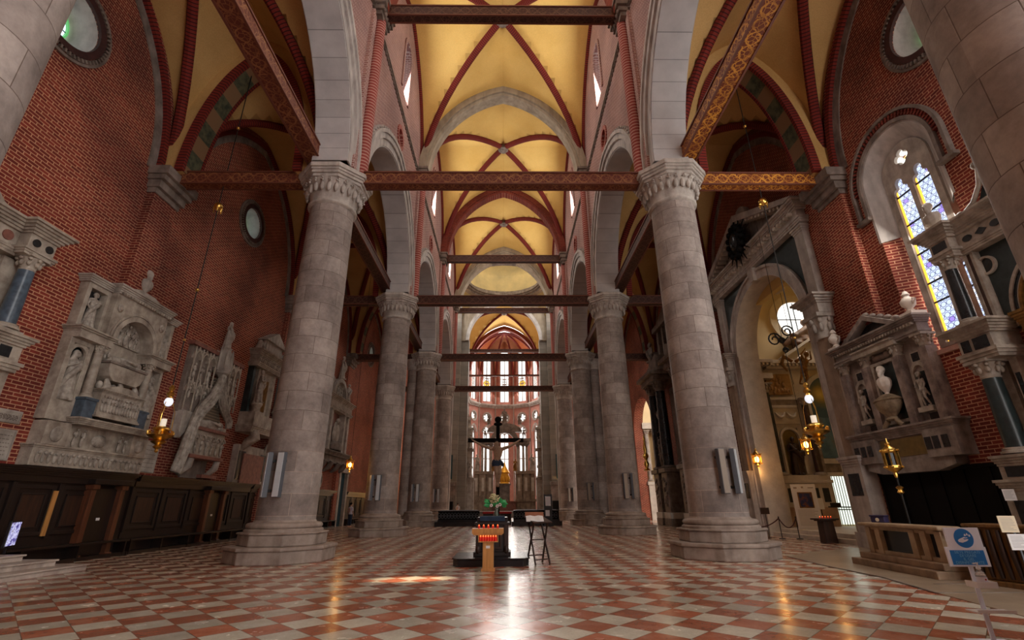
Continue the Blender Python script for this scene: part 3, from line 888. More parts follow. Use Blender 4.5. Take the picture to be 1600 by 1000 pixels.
# ---- crossing and dome
Y5 = 63.75; YD = (YK[4]+Y5)/2
def dome():
    R = 8.45; zc = 24.3; hs = 5.95
    vs = []; fs = []; na, nr = 96, 10
    for i in range(na):
        a = 2*PI*i/na; rm = hs/max(abs(math.cos(a)), abs(math.sin(a)))
        for j in range(nr+1):
            q = 5.55 + (rm-5.55)*j/nr
            vs.append((CX+q*math.cos(a), YD+q*math.sin(a), zc+math.sqrt(max(0, R*R-q*q))))
    for i in range(na):
        k = (i+1) % na
        for j in range(nr): fs.append([i*(nr+1)+j, k*(nr+1)+j, k*(nr+1)+j+1, i*(nr+1)+j+1])
    m = MB(); m.add(vs, fs); o = struct('ceiling_pendentives', m, M['dome_plaster'], 30)
    m = MB()
    for (r0, z0, z1) in ((5.2, 29.1, 29.35), (4.95, 29.35, 29.6), (4.75, 29.6, 29.95), (5.0, 29.95, 30.1), (5.3, 30.1, 30.4)):
        m.band(arc(CX, YD, r0, 0, 360, 64), arc(CX, YD, 5.9, 0, 360, 64), z0, z1, 'z')
    struct('trim_dome_ring', m, M['stone_dark'])
    m = MB(); m.band(arc(CX, YD, 5.5, 0, 360, 64), arc(CX, YD, 5.8, 0, 360, 64), 30.2, 33.0, 'z')
    o = m.build('wall_drum', M['dome_plaster']); o['kind'] = 'structure'
    prof = [(5.6*math.cos(PI/2*i/14), 33+3.4*math.sin(PI/2*i/14)) for i in range(15)]
    m = MB(); m.lathe(prof, (CX, YD, 0), 64, caps=False); struct('ceiling_dome', m, M['dome_plaster'], 40)
    for a in (20, 160, 205, 335, -40, 220):
        r = math.radians(a); d = Vector((math.cos(r), math.sin(r), 0)); t = Vector((-d.y, d.x, 0))
        w = MB(); f = MB(); c = Vector((CX, YD, 0)) + d*5.42
        def pt(u, z, off=0): return c + t*u + Vector((0,0,z)) - d*off
        w.add([pt(-.55, 30.7), pt(.55, 30.7), pt(.55, 32.1), pt(-.55, 32.1), pt(-.55, 30.7, -.05), pt(.55, 30.7, -.05), pt(.55, 32.1, -.05), pt(-.55, 32.1, -.05)],
              [[0,1,2,3],[7,6,5,4],[0,4,5,1],[1,5,6,2],[2,6,7,3],[3,7,4,0]])
        wo = w.build('window_dome', M['glass_sky']); wo['kind'] = 'structure'
        for u in (-.6, -.2, .2, .6): f.bar(pt(u, 30.65, .03), pt(u, 32.15, .03), .05, .06, tuple(d))
        for z in (30.65, 32.15): f.bar(pt(-.6, z, .03), pt(.6, z, .03), .06, .08)
        f.build('frame', M['stone_dark'], wo)
    for sx in (-1, 1):                      # round frames with busts on the pendentives
        m = MB(); 
        a = math.radians(90+sx*32); d = Vector((math.cos(a), math.sin(a), 0)); q = 6.6
        p = Vector((CX, YD, 0)) + d*q; p.z = 24.3+math.sqrt(8.45**2-q*q)
        m.ell(p, (.8, .8, .9), 16, 10); struct('trim_pendentive_medallion', m, M['stone_dark'], 60)
dome()
# crossing piers, chancel entrance
for s in (-1, 1):
    m = MB(); m.box(CX+s*5.95, CX+s*7.3, YK[4]-.1, YK[4]+1.6, 13.7, 32.4); m.box(CX+s*5.95, CX+s*7.3, Y5-1.2, Y5+1.0, 0, 32.4)
    struct('wall_crossing_pier', m, M['ashlar'])
    m = MB(); m.box(CX+s*4.9, CX+s*5.95, Y5-.4, Y5+.8, 0, 23.2); struct('wall_chancel_pilaster', m, M['ashlar'])
    m = MB(); m.lathe([(.12, 13.8), (.12, 23.6)], (CX+s*5.75, YK[4]+.9, 0), 10); m.lathe([(.12, 0), (.12, 23.6)], (CX+s*5.8, YK[4]+1.25, 0), 10)
    struct('trim_colonnette', m, M['stone_arch'], 50)
    m = MB(); m.box(CX+s*5.95, CX+s*7.0, Y5+1, 76.2, 0, 30); struct('wall_chancel', m, M.setdefault('pale_wall', stone_mat('pale_rose_plaster', (.72, .60, .52), (.58, .44, .36), 1)))
    # transept ends
    m = MB(); m.box(CX+s*7.3, CX+s*25, Y5, Y5+.8, 0, 26); struct('wall_transept_east', m, M['apse_brick'])
    m = MB(); m.box(CX+s*25, CX+s*25.8, 50, Y5+1, 0, 26); struct('wall_transept_end', m, M['brick_x'])
    m = MB(); m.box(CX+s*7.3, CX+s*25, YK[4]-.5, Y5+.5, 24.5, 25); struct('ceiling_transept', m, M['vault_aisle'])
    m = MB(); m.box(XWL if s < 0 else XWR, CX+s*25, 50.4, 51.0, 0, 26); struct('wall_transept_west', m, M['brick_y'])
    m = MB(); m.box(CX+s*7.15, XWL if s < 0 else XWR, 51.9, 52.5, 20.2, 25); struct('wall_aisle_end', m, M['brick_y'])
for y, q in ((YK[4]+.3, 0), (Y5, .6)):
    m = MB(); m.band(pointed(CX, 5.95, ZS-.3, ZH-.5-q, 32, .12, -.7), pointed(CX, 5.95, ZS-.3, ZH-.5-q, 32, .12, .9), y-.6, y+.6, 'y')
    struct('trim_crossing_arch', m, M['tarch_grey'], 35)
m = MB(); m.band(pointed(CX, 5.95, ZS-.3, ZH-1.2, 32, .12, -1.0), pointed(CX, 5.95, ZS-.3, ZH-1.2, 32, .12, -.6), Y5-.9, Y5+.1, 'y'); struct('trim_chancel_arch', m, M['stone_arch'], 35)
# tympanum wall over chancel arch and over crossing arch
for y in (Y5,):
    up = pointed(CX, 5.95, ZS-.3, ZH-1.2, 32, .12, 0)
    m = MB(); m.prism(up[::-1] + [(CX-7.2, 22), (CX-7.2, 33), (CX+7.2, 33), (CX+7.2, 22)], y+.1, y+.6, 'y'); struct('wall_chancel_arch', m, M['dome_plaster'])
vault('ceiling_chancel_vault', CX-5.9, CX+5.9, Y5+.4, 76, 22.6, 7.4, M['vault'], .18, 20)
m = MB(); m.band(pointed(CX, 5.9, 22.4, 7.2, 32, .28, -.5), pointed(CX, 5.9, 22.4, 7.2, 32, .28, .1), 75.5, 76.4, 'y'); struct('trim_apse_arch', m, M['tarch_brick'], 35)

# ---- apse: seven panels of 30 degrees
AY, AR = 77.0, 6.15
PW = 2*AR*math.sin(math.radians(15))
def lanc(c, half, zb, zt, n=10):
    return [(c-half, zb), (c+half, zb)] + pointed(c, half, zt-half*1.4, half*1.4, n, .6)[::-1]
pm = MB(); pm.box(-PW/2, PW/2, 0, .6, 0, 29)
pane0 = pm.build('wall_apse', M['apse_brick']); pane0['kind'] = 'structure'
c = MB()
c.prism(lanc(0, .74, 2.8, 13.9), -.5, 1.2, 'y'); c.prism(arc(0, 15.45, .74, 0, 350, 35), -.5, 1.2, 'y'); c.prism(lanc(0, .82, 18.25, 28.0), -.5, 1.2, 'y')
cut(pane0, c)
gm = MB()
gm.prism(lanc(0, .72, 2.82, 13.85), .38, .42, 'y'); gm.prism(lanc(0, .80, 18.3, 27.9), .38, .42, 'y')
fm = MB()
for (zb, zt, h, cuts) in ((2.8, 13.9, .74, (5.6, 8.6, 11.3)), (18.25, 28, .82, (20.4,))):
    fm.box(-.07, .07, .26, .38, zb, zt-.9)
    for sg in (-1, 1): fm.box(sg*h, sg*(h-.12), .22, .4, zb, zt-.8)
    for z in cuts: fm.box(-h, h, .24, .38, z, z+.12)
    fm.band(pointed(0, h-.14, zt-h*1.4, h*1.4, 14, .6), pointed(0, h, zt-h*1.4, h*1.4, 14, .6), .22, .4, 'y')
    for sg in (-1, 1): fm.band(arc(sg*h/2, zt-1.35, h/2-.12, 0, 180, 8), arc(sg*h/2, zt-1.35, h/2+.02, 0, 180, 8), .25, .38, 'y')
for (cz) in (20.95, 21.9):
    for a in range(4):
        u = .26*math.cos(PI/4+a*PI/2); w = .26*math.sin(PI/4+a*PI/2)
        fm.band(arc(u, cz+w, .17, 0, 360, 12), arc(u, cz+w, .25, 0, 360, 12), .25, .38, 'y')
    fm.box(-.8, .8, .25, .38, cz+.46, cz+.54)
om = MB()
for i in range(6):
    a = PI*i/3+PI/6; om.prism([(.18*math.cos(a-.6), 15.45+.18*math.sin(a-.6)), (.56*math.cos(a-.13), 15.45+.56*math.sin(a-.13)), (.56*math.cos(a+.13), 15.45+.56*math.sin(a+.13)), (.18*math.cos(a+.6), 15.45+.18*math.sin(a+.6))], .20, .42, 'y')
om.prism(arc(0, 15.45, .19, 0, 330, 11), .19, .42, 'y')
rm = MB()
rm.band(arc(0, 15.45, .72, 0, 360, 30), arc(0, 15.45, .90, 0, 360, 30), -.10, .1, 'y'); rm.band(arc(0, 15.45, .60, 0, 360, 30), arc(0, 15.45, .74, 0, 360, 30), .15, .3, 'y')
lo = MB(); lo.band(pointed(0, .74, 12.86, 1.04, 14, .6), pointed(0, .74, 12.86, 1.04, 14, .6, .3), -.1, .1, 'y')
gl = MB(); gl.box(-PW/2-.1, PW/2+.1, -.34, .1, 17.35, 17.55); gl.box(-PW/2-.15, PW/2+.15, -.42, .1, 17.55, 17.75); gl.box(-PW/2, PW/2, -.2, .1, 17.1, 17.35)
for sg in (-1, 1): gl.box(sg*(PW/2-.1), sg*(PW/2+.02), -.10, .1, 0, 24)
br = MB(); 
for q in (-1.2, 1.2): br.box(q-.10, q+.10, -.10, .05, 17.8, 26.5)
amb = MB(); amb.prism(arc(0, 21.42, .62, 0, 350, 20), .36, .379, 'y')
meshes = [(gm.mesh('apse_glass'), 'window_apse', M['glass_white']), (fm.mesh('apse_tracery'), 'trim_apse_tracery', M['stone_arch']),
          (om.mesh('star_glass'), 'window_apse_star', M['glass_white']), (rm.mesh('ring', 40), 'trim_apse_roundel', M['stone']),
          (lo.mesh('hood'), 'trim_apse_hood', M['stone']), (gl.mesh('gallery'), 'trim_apse_gallery', M['stone']), (br.mesh('pier'), 'trim_apse_pier', M['brick_y']),
          (amb.mesh('amber'), 'window_apse_amber', M['glass_yellow'])]
bk = MB(); bk.prism(arc(0, 15.45, .8, 0, 350, 30), .43, .5, 'y'); meshes.append((bk.mesh('oculus_back'), 'wall_apse_oculus', M['stone_dark']))
for i, deg in enumerate((-90, -60, -30, 0, 30, 60, 90)):
    a = math.radians(deg); d = Vector((math.sin(a), math.cos(a), 0))
    loc = Vector((CX, AY, 0)) + d*AR*math.cos(math.radians(15)); rz = -a
    if i == 0: o = pane0
    else: o = place('wall_apse', pane0.data, None); o['kind'] = 'structure'
    o.location = loc; o.rotation_euler = (0, 0, rz)
    for me, nm, mt in meshes:
        if nm == 'window_apse_amber' and deg not in (-30, 30): continue
        q = place(nm, me, mt, None, loc, 0, (0, 0, rz)); q['kind'] = 'structure'
def conch():
    vs = []; fs = []; zs, H, n, k = 25.2, 3.9, 84, 10
    for i in range(n+1):
        ph = math.radians(-105 + 210*i/n); loc = (ph+math.radians(105)) % math.radians(30) - math.radians(15)
        R = AR*math.cos(math.radians(15))/math.cos(loc)
        lun = (1-abs(loc)/math.radians(15))
        for j in range(k+1):
            t = 1-j/k
            z = 22.8+6.3*gprof(t, .3) + lun**.5*5.6*t**3
            vs.append((CX+math.sin(ph)*R*t, AY+math.cos(ph)*R*t, min(z, 29.3)))
    for i in range(n):
        for j in range(k): a = i*(k+1)+j; fs.append([a, a+1, a+k+2, a+k+1])
    m = MB(); m.add(vs, fs); o = struct('ceiling_apse', m, M.setdefault('conch', m_vault('apse_rose_plaster', (.62, .30, .16), (.48, .20, .11))), 50)
    for i in range(8):
        ph = math.radians(-105+30*i)
        rib('trim_apse_rib', [(CX+math.sin(ph)*AR*t*.98, AY+math.cos(ph)*AR*t*.98, 22.7+6.3*gprof(t, .3)) for t in [1-j/16 for j in range(17)]], rsect(.16), M['rib'])
conch()
m = MB(); m.box(CX-6.5, CX+6.5, 63.2, 90, 0, .45); m.box(CX-6.5, CX+6.5, 63.5, 90, .45, .7); struct('floor_chancel', m, M['stone_dark'])
# ------------------------------------------------------------------ columns
def oct_pts(r, rot=PI/8): return [(r/math.cos(PI/8)*math.cos(rot+PI/4*i), r/math.cos(PI/8)*math.sin(rot+PI/4*i)) for i in range(8)]
def make_column():
    rt = root('stone_column', (0, 0, 0), 0, 'x', 'column')
    m = MB()
    m.prism(oct_pts(1.43), 0, .34, 'z'); m.prism(oct_pts(1.48), .34, .44, 'z')
    m.build('plinth', M['plinth'], rt, bevel=.03)
    m = MB(); m.prism(oct_pts(1.16), .44, .74, 'z'); m.prism(oct_pts(1.20), .74, .80, 'z')
    m.build('pedestal', M['plinth'], rt, bevel=.03)
    m = MB()
    prof = [(1.12, .80), (1.12, .86), (1.06, .90)] + [(1.0+.085*math.cos(a), .97+.08*math.sin(a)) for a in [-PI/2+PI*i/8 for i in range(9)]] + [(.90, 1.07), (.87, 1.12)]
    m.lathe(prof, (0,0,0), 40); m.build('base_moulding', M['plinth'], rt, 40)
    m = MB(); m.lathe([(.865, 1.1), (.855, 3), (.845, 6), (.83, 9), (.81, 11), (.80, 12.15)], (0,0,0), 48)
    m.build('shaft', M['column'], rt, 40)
    m = MB()
    prof = [(.80, 12.1)] + [(.83+.075*math.cos(a), 12.2+.07*math.sin(a)) for a in [-PI/2+PI*i/8 for i in range(9)]] + [(.83, 12.29), (.86, 12.5), (.93, 12.75), (1.06, 13.0), (1.15, 13.12)]
    m.lathe(prof, (0,0,0), 40)
    m.build('capital', M['capital'], rt, 50)
    m = MB()
    for i in range(24):
        a = 2*PI*i/24 + PI/24
        c, s = math.cos(a), math.sin(a)
        m.ell((c*.99, s*.99, 12.74), (.085, .085, .20), 8, 6)
        for dz, dr in ((0, 0), (-.06, .07), (.05, .05)):
            m.ell((c*(1.09+dr*.5)-s*dr, s*(1.09+dr*.5)+c*dr, 12.98+dz), .045, 6, 5)
    m.build('capital_leaves', M['capital'], rt, 60)
    m = MB()
    for (z0, z1, r) in ((13.08, 13.2, 1.13), (13.2, 13.32, 1.20), (13.32, 13.42, 1.24), (13.42, 13.6, 1.30)): m.prism(oct_pts(r), z0, z1, 'z')
    m.build('abacus', M['capital'], rt, bevel=.015)
    return rt
M['plinth'] = stone_mat('worn_plinth_stone', (.40, .33, .285), (.25, .195, .165), 2.5)
M['capital'] = stone_mat('carved_grey_capital', (.56, .52, .48), (.36, .32, .29), 3)
col0 = make_column()
CXS = {}
spots = []
names_l = ['colossal stone column cut off by the upper left corner of the picture', 'first whole column on the left, biggest of the left row with a pair of white speakers',
           'second whole column on the left, mid-sized, behind the biggest left one', 'third column on the left, slim in the distance beside a twin shaft', 'farthest column of the left row, next to the low choir tables']
names_r = ['dark colossal column cut off by the upper right corner of the picture', 'first whole column on the right, biggest of the right row with a pair of slim speakers',
           'second whole column on the right, mid-sized, behind the biggest right one', 'third column on the right, dark and distant beside a twin shaft', 'farthest column of the right row, next to the right choir table']
for k, y in enumerate(YK):
    for s, nm in ((-1, names_l), (1, names_r)):
        yy = y if k else 4.2
        x = CX + s*6.62
        if k == 1: x = (-6.50 if s < 0 else 6.78); yy = y+(.18 if s < 0 else -.05)
        spots.append((x, yy, nm[k], k, s))
COLS = []
for i, (x, y, lb, k, s) in enumerate(spots):
    c = col0 if i == 0 else copy_tree(col0)
    COLS.append(c)
    c.location = (x, y, 0); c['label'] = lb; c['group'] = 'stone columns of the nave arcades'
    c.rotation_euler = (0, 0, [0, .0, 1.3, 2.2, .7, 4, 3.1, 5.2, 1.9, 2.7][i]*0)
# twin shafts joined to the third columns, part of them
colobj = {(q[3], q[4]): o for q, o in zip(spots, COLS)}
for s, side in ((-1, 'left'), (1, 'right')):
    r = colobj[(3, s)]; dx = s*1.13
    m = MB(); m.lathe([(.75, 0), (.75, .4), (.60, .5), (.55, .9)], (dx, .2, 0), 24); m.build('twin_shaft_base', M['plinth'], r, 40)
    m = MB(); m.lathe([(.50, .9), (.47, 12.3)], (dx, .2, 0), 24); m.build('twin_shaft', M['column'], r, 40)
    m = MB(); m.lathe([(.48, 12.3), (.56, 12.4), (.56, 12.6), (.75, 13.1), (.80, 13.15)], (dx, .2, 0), 24); m.build('twin_shaft_capital', M['capital'], r, 40)

# slim line-array speakers in pairs on the shafts (facing the camera)
def make_speaker(front):
    r = root('column_speaker', (0,0,0), 0, 'x', 'speaker')
    m = MB(); m.box(-.11, .11, -.07, .07, 0, 1.28); m.build('housing', M['speaker_side'], r, bevel=.012)
    m = MB(); m.box(-.10, .10, -.085, -.068, .015, 1.265); m.build('grille', front, r, bevel=.006)
    m = MB(); m.box(-.04, .04, .06, .2, .15, .22); m.box(-.04, .04, .06, .2, 1.0, 1.07); m.box(-.02, .02, .065, .09, .2, 1.02); m.build('bracket', M['iron'], r)
    return r
spk_w = make_speaker(M['speaker_white']); spk_b = make_speaker(M['speaker_beige'])
first = {'w': True, 'b': True}
def put_speaker(kind, loc, rz, label):
    src = spk_w if kind == 'w' else spk_b
    o = src if first[kind] else copy_tree(src)
    first[kind] = False
    o.location = loc; o.rotation_euler = (0, 0, rz); o['label'] = label; o['group'] = 'slim column speakers'
pos = {1: ['biggest', 1], 2: ['second', 2], 3: ['third', 3], 4: ['farthest', 4]}
for k in (1, 2, 3, 4):
    for s, side in ((-1, 'left'), (1, 'right')):
        sp = [q for q in spots if q[3] == k and q[4] == s][0]
        for j, (ang, turn, kind) in enumerate(((-90+s*8 - 14, -.9 if s < 0 else .35, 'w' if s < 0 else 'b'), (-90+s*8 + 10, -.25 if s < 0 else .9, 'w'))):
            if k >= 2 and s > 0: kind = 'b'
            a = math.radians(ang)
            put_speaker(kind, (sp[0]+1.0*math.cos(a), sp[1]+1.0*math.sin(a), 1.75), turn,
                        '%s %s speaker of the pair on the %s %s column' % (('slim white' if kind == 'w' else 'slim beige'), ('left' if j == 0 else 'right'), ['', 'biggest', 'second', 'third', 'farthest'][k], side))

# ------------------------------------------------------------------ tie beams
def beam(p0, p1, w, h, mat, label, mat2='iron', group='painted timber tie beams'):
    p0 = Vector(p0); p1 = Vector(p1); L = (p1-p0).length; d = p1-p0
    r = root('tie_beam', (p0+p1)/2, math.atan2(d.y, d.x), label, 'beam', group)
    h *= .9
    m = MB(); m.box(-L/2, L/2, -w/2, w/2, -h/2+.02, h/2-.06); m.build('timber', M[mat], r, bevel=.015)
    m = MB(); m.box(-L/2, L/2, -w/2-.04, w/2+.04, h/2-.06, h/2); m.box(-L/2, L/2, -w/2-.025, -w/2+.05, -h/2, -h/2+.05); m.box(-L/2, L/2, w/2-.05, w/2+.025, -h/2, -h/2+.05); m.build('edge_board', M['rose_edge'], r)
    return r
M['rose_edge'] = plain('red_brown_board', (.16, .045, .025), .6)
ordn = ['', 'nearest', 'second', 'third', 'farthest']
for k in (1, 2, 3, 4):
    y = YK[k]; zc = 13.56 if k < 3 else 13.42
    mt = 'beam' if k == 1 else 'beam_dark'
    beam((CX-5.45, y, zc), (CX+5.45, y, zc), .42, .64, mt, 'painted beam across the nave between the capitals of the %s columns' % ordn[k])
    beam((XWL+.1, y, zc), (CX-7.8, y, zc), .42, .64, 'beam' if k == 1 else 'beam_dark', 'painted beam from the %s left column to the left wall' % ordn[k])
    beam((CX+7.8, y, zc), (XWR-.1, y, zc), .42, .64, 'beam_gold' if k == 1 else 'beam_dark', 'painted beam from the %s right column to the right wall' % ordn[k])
for k in (1, 2, 3):
    y = YK[k]
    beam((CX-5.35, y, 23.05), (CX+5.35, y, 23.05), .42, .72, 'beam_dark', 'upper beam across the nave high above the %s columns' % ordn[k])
for k in range(4):
    for s, side in ((-1, 'left'), (1, 'right')):
        a, b = YK[k], YK[k+1]
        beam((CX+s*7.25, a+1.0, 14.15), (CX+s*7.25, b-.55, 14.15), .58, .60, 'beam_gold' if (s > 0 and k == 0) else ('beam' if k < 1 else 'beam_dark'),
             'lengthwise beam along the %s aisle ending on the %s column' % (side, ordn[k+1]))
        r = root('beam_socket', (CX+s*7.1, b-.48, 14.15), 0, 'dark iron shoe holding the %s lengthwise beam on the %s column' % (side, ordn[k+1]), 'bracket', 'iron beam shoes')
        m = MB(); m.box(-.36, .42, -.06, .18, -.36, .36); m.build('shoe', M['iron'], r, bevel=.03)
        m = MB(); m.cyl((0, 0, 0), .12, -.5, -.36, 10); m.build('bolt', M['iron'], r)
beam((CX-6, 66.2, 22.35), (CX+6, 66.2, 22.35), .4, .5, 'beam_dark', 'dark beam across the chancel just under its yellow vault')
beam((CX-6, 76.9, 21.45), (CX+6, 76.9, 21.45), .3, .3, 'beam_dark', 'thin dark beam across the tall apse windows')
beam((CX-5.9, 52.6, 23.1), (CX+5.9, 52.6, 23.1), .42, .6, 'beam_dark', 'dark beam across the crossing below the dome')
# ------------------------------------------------------------------ figures (one continuous skin each)
def remeshed(mb, name, voxel=.035, smooth=3):
    me = mb.mesh(name+'_raw'); o = bpy.data.objects.new('raw', me); COL.objects.link(o)
    r = o.modifiers.new('r', 'REMESH'); r.mode = 'VOXEL'; r.voxel_size = voxel
    if smooth:
        s = o.modifiers.new('s', 'SMOOTH'); s.factor = .5; s.iterations = smooth
    out = bake(o); bpy.data.objects.remove(o, do_unlink=True)
    out.polygons.foreach_set('use_smooth', [True]*len(out.polygons)); out.name = name
    return out
def head(m, c, r=.115, turn=0.0, beard=False, hair=0):
    R = Matrix.Rotation(turn, 3, 'Z'); c = Vector(c)
    m.ell(c, (r*.80, r*.95, r*1.12), 14, 10, R=R)
    m.ell(c+R@Vector((0, -r*.95, -r*.12)), (r*.13, r*.2, r*.25), 8, 6, R=R)          # nose
    m.ell(c+R@Vector((0, -r*.70, -r*.75)), (r*.42, r*.35, r*.3), 8, 6, R=R)          # chin
    for s in (-1, 1):
        m.ell(c+R@Vector((s*r*.8, 0, -r*.05)), (r*.14, r*.2, r*.28), 6, 5, R=R)        # ears
        m.ell(c+R@Vector((s*r*.36, -r*.80, r*.22)), (r*.24, r*.16, r*.12), 6, 5, R=R)    # brows
    if beard: m.ell(c+R@Vector((0, -r*.62, -r*1.15)), (r*.5, r*.4, r*.65), 10, 8, R=R)
    if hair == 1: m.ell(c+R@Vector((0, r*.22, r*.28)), (r*.98, r*1.0, r*1.05), 12, 8, R=R)
    if hair == 2:                                                                  # veil
        m.ell(c+R@Vector((0, r*.28, r*.1)), (r*1.12, r*1.05, r*1.35), 12, 8, R=R)
        m.ell(c+R@Vector((0, r*.5, -r*1.3)), (r*1.5, r*.8, r*1.5), 12, 8, R=R)
def hand(m, p, d, r=.035):
    p = Vector(p); d = Vector(d).normalized(); s = d.cross(Vector((0, 0, 1)))
    if s.length < .1: s = Vector((1, 0, 0))
    s.normalize()
    m.ell(p+d*.04, (r, r, r), 8, 6)
    for k in range(4):
        q = p+d*.05+s*(k-1.5)*.022
        m.tube([q, q+d*.05, q+d*.085+Vector((0, 0, -.015))], [.013, .012, .008], 5)
    m.tube([p+s*.03, p+s*.055+d*.035, p+s*.05+d*.07], [.014, .012, .008], 5)
def limb(m, pts, rs, n=8):
    m.tube(pts, rs, n)
    for p, r in zip(pts, rs): m.ell(p, r, n, 6)
def robed(kind):
    m = MB(); rnd = random.Random(kind)
    k1 = 7+kind % 4
    m.lathe([(.30, 0), (.30, .06), (.27, .3), (.235, .65), (.215, .9), (.18, 1.08), (.17, 1.15)], (0, 0, 0), 44, 1, .78,
            fold=lambda a, z: .13*math.sin(k1*a+z*1.6+kind)*max(0, 1-z/1.2)+.05*math.sin(17*a+z*3))
    m.ell((0, 0, 1.26), (.19, .13, .24)); m.tube([(-.19, 0, 1.42), (0, .01, 1.47), (.19, 0, 1.42)], [.075, .085, .075], 10)
    m.tube([(0, 0, 1.42), (0, -.01, 1.58)], .055, 8)
    head(m, (0, -.03, 1.68), .115, [-.5, .4, 0, .7][kind % 4], beard=kind % 2 == 0, hair=[1, 2, 1, 1][kind % 4])
    # mantle
    pts = [(-.2, -.06, 1.46), (-.12, -.18, 1.25), (.10, -.24, 1.0), (.25, -.18, .82), (.27, -.05, .55), (.25, 0, .3)]
    if kind % 2: pts = [(-x, y, z) for x, y, z in pts]
    m.tube(pts, [.07, .08, .085, .08, .07, .05], 8)
    m.tube([(x*1.0, y+.02, z-.10) for x, y, z in pts[1:5]], .06, 8)
    if kind % 4 == 0:
        limb(m, [(-.24, 0, 1.41), (-.30, -.04, 1.15), (-.10, -.24, 1.18)], [.065, .058, .035]); hand(m, (-.08, -.25, 1.18), (1, -.2, .3))
        limb(m, [(.24, 0, 1.41), (.31, .0, 1.12), (.26, -.18, .95)], [.065, .058, .035]); hand(m, (.26, -.2, .93), (0, -.5, -1))
        m.box(.16, .36, -.30, -.24, .88, 1.12)
    elif kind % 4 == 1:
        limb(m, [(-.24, 0, 1.41), (-.29, -.06, 1.16), (-.06, -.22, 1.30)], [.065, .058, .035]); hand(m, (-.05, -.23, 1.31), (.6, -.1, .8))
        limb(m, [(.24, 0, 1.41), (.30, -.06, 1.15), (.08, -.22, 1.10)], [.065, .058, .035]); hand(m, (.06, -.23, 1.10), (-1, -.1, .2))
    elif kind % 4 == 2:
        limb(m, [(-.24, 0, 1.41), (-.36, -.06, 1.2), (-.42, -.16, 1.42)], [.065, .055, .035]); hand(m, (-.42, -.17, 1.44), (0, -.2, 1))
        limb(m, [(.24, 0, 1.41), (.30, -.02, 1.12), (.22, -.2, 1.02)], [.065, .058, .035]); hand(m, (.2, -.22, 1.02), (-.4, -.8, 0))
    else:
        limb(m, [(-.24, 0, 1.41), (-.31, .0, 1.13), (-.27, -.12, .9)], [.065, .058, .035]); hand(m, (-.27, -.13, .88), (0, -.2, -1))
        limb(m, [(.24, 0, 1.41), (.36, -.04, 1.2), (.2, -.24, 1.25)], [.065, .058, .035]); hand(m, (.18, -.25, 1.25), (-1, -.2, .1))
    for s in (-1, 1): m.ell((s*.1, -.24, .03), (.05, .11, .04))
    return remeshed(m, 'robed_figure', .026, 2)
def nude(kind=0, child=False):
    """standing nude boy or bearer with raised / lowered arms"""
    m = MB(); h = .9 if child else 1.0
    m.tube([(0, 0, .86), (0, 0, 1.0), (0, .01, 1.15), (0, 0, 1.3), (0, 0, 1.42)], [.15, .13, .145, .17, .12], 12)
    m.ell((-.1, -.0, .88), (.10, .11, .12)); m.ell((.1, .0, .88), (.10, .11, .12)); m.ell((0, -.06, 1.02), (.11, .09, .12))
    limb(m, [(-.1, 0, .85), (-.13, -.04, .48), (-.12, .02, .08)], [.105, .07, .042]); m.ell((-.12, -.07, .04), (.045, .12, .04))
    limb(m, [(.1, 0, .85), (.16, -.12, .5), (.20, .04, .1)], [.105, .07, .042]); m.ell((.21, -.04, .04), (.045, .12, .04))
    m.tube([(0, 0, 1.42), (0, -.01, 1.56)], .055, 8)
    head(m, (0, -.02, 1.67), .14 if child else .12, .4, hair=1)
    if kind == 0:
        limb(m, [(-.19, 0, 1.40), (-.34, -.04, 1.28), (-.22, -.16, 1.06)], [.06, .052, .034]); hand(m, (-.2, -.18, 1.05), (.5, -.5, -.3))
        limb(m, [(.19, 0, 1.40), (.26, -.02, 1.15), (.30, -.14, .96)], [.06, .052, .034]); hand(m, (.30, -.16, .94), (0, -.5, -1))
    else:
        for s in (-1, 1):
            limb(m, [(s*.19, 0, 1.42), (s*.36, -.02, 1.55), (s*.22, -.04, 1.82)], [.065, .055, .036]); hand(m, (s*.21, -.04, 1.84), (-s*.3, 0, 1))
    m.tube([(-.2, -.03, .92), (0, -.14, .84), (.2, -.02, .90), (.26, .08, .55)], [.05, .07, .06, .05], 8)
    return remeshed(m, 'nude_figure', .026, 2)
def bust_m():
    m = MB()
    m.lathe([(.12, 0), (.13, .04), (.07, .09), (.07, .16), (.10, .18)], (0, 0, 0), 16)
    m.lathe([(.11, .16), (.26, .36), (.30, .52), (.26, .64), (.12, .72)], (0, 0, 0), 28, 1, .62, fold=lambda a, z: .07*math.sin(9*a+4*z))
    m.tube([(0, 0, .66), (0, -.01, .84)], .07, 8); head(m, (0, -.02, .95), .15, .3, beard=True, hair=1)
    return remeshed(m, 'bust', .022, 2)
def reclining_m():
    m = MB()
    m.lathe([(.12, 0), (.17, .3), (.19, .7), (.20, 1.0), (.22, 1.3), (.12, 1.42)], (0, 0, 0), 28, 1, .62, fold=lambda a, z: .09*math.sin(11*a+2*z),
            M=Matrix.Translation((-.85, 0, .15)) @ Matrix.Rotation(PI/2, 4, 'Y'))
    m.tube([(.5, 0, .2), (.66, 0, .24)], .06, 8)
    m2 = MB(); head(m2, (0, 0, 0), .125, 0, hair=1)
    m.add(m2.v, m2.f, Matrix.Translation((.78, 0, .27)) @ Matrix.Rotation(PI/2, 4, 'Y') @ Matrix.Rotation(-PI/2, 4, 'Z'))
    m.box(.62, .98, -.2, .2, .0, .14)
    for s in (-1, 1): limb(m, [(.44, s*.2, .2), (.1, s*.24, .24), (-.12, s*.04, .34)], [.065, .055, .04])
    for s in (-1, 1): m.ell((-.88, s*.08, .26), (.05, .05, .12))
    return remeshed(m, 'reclining_figure', .028, 2)
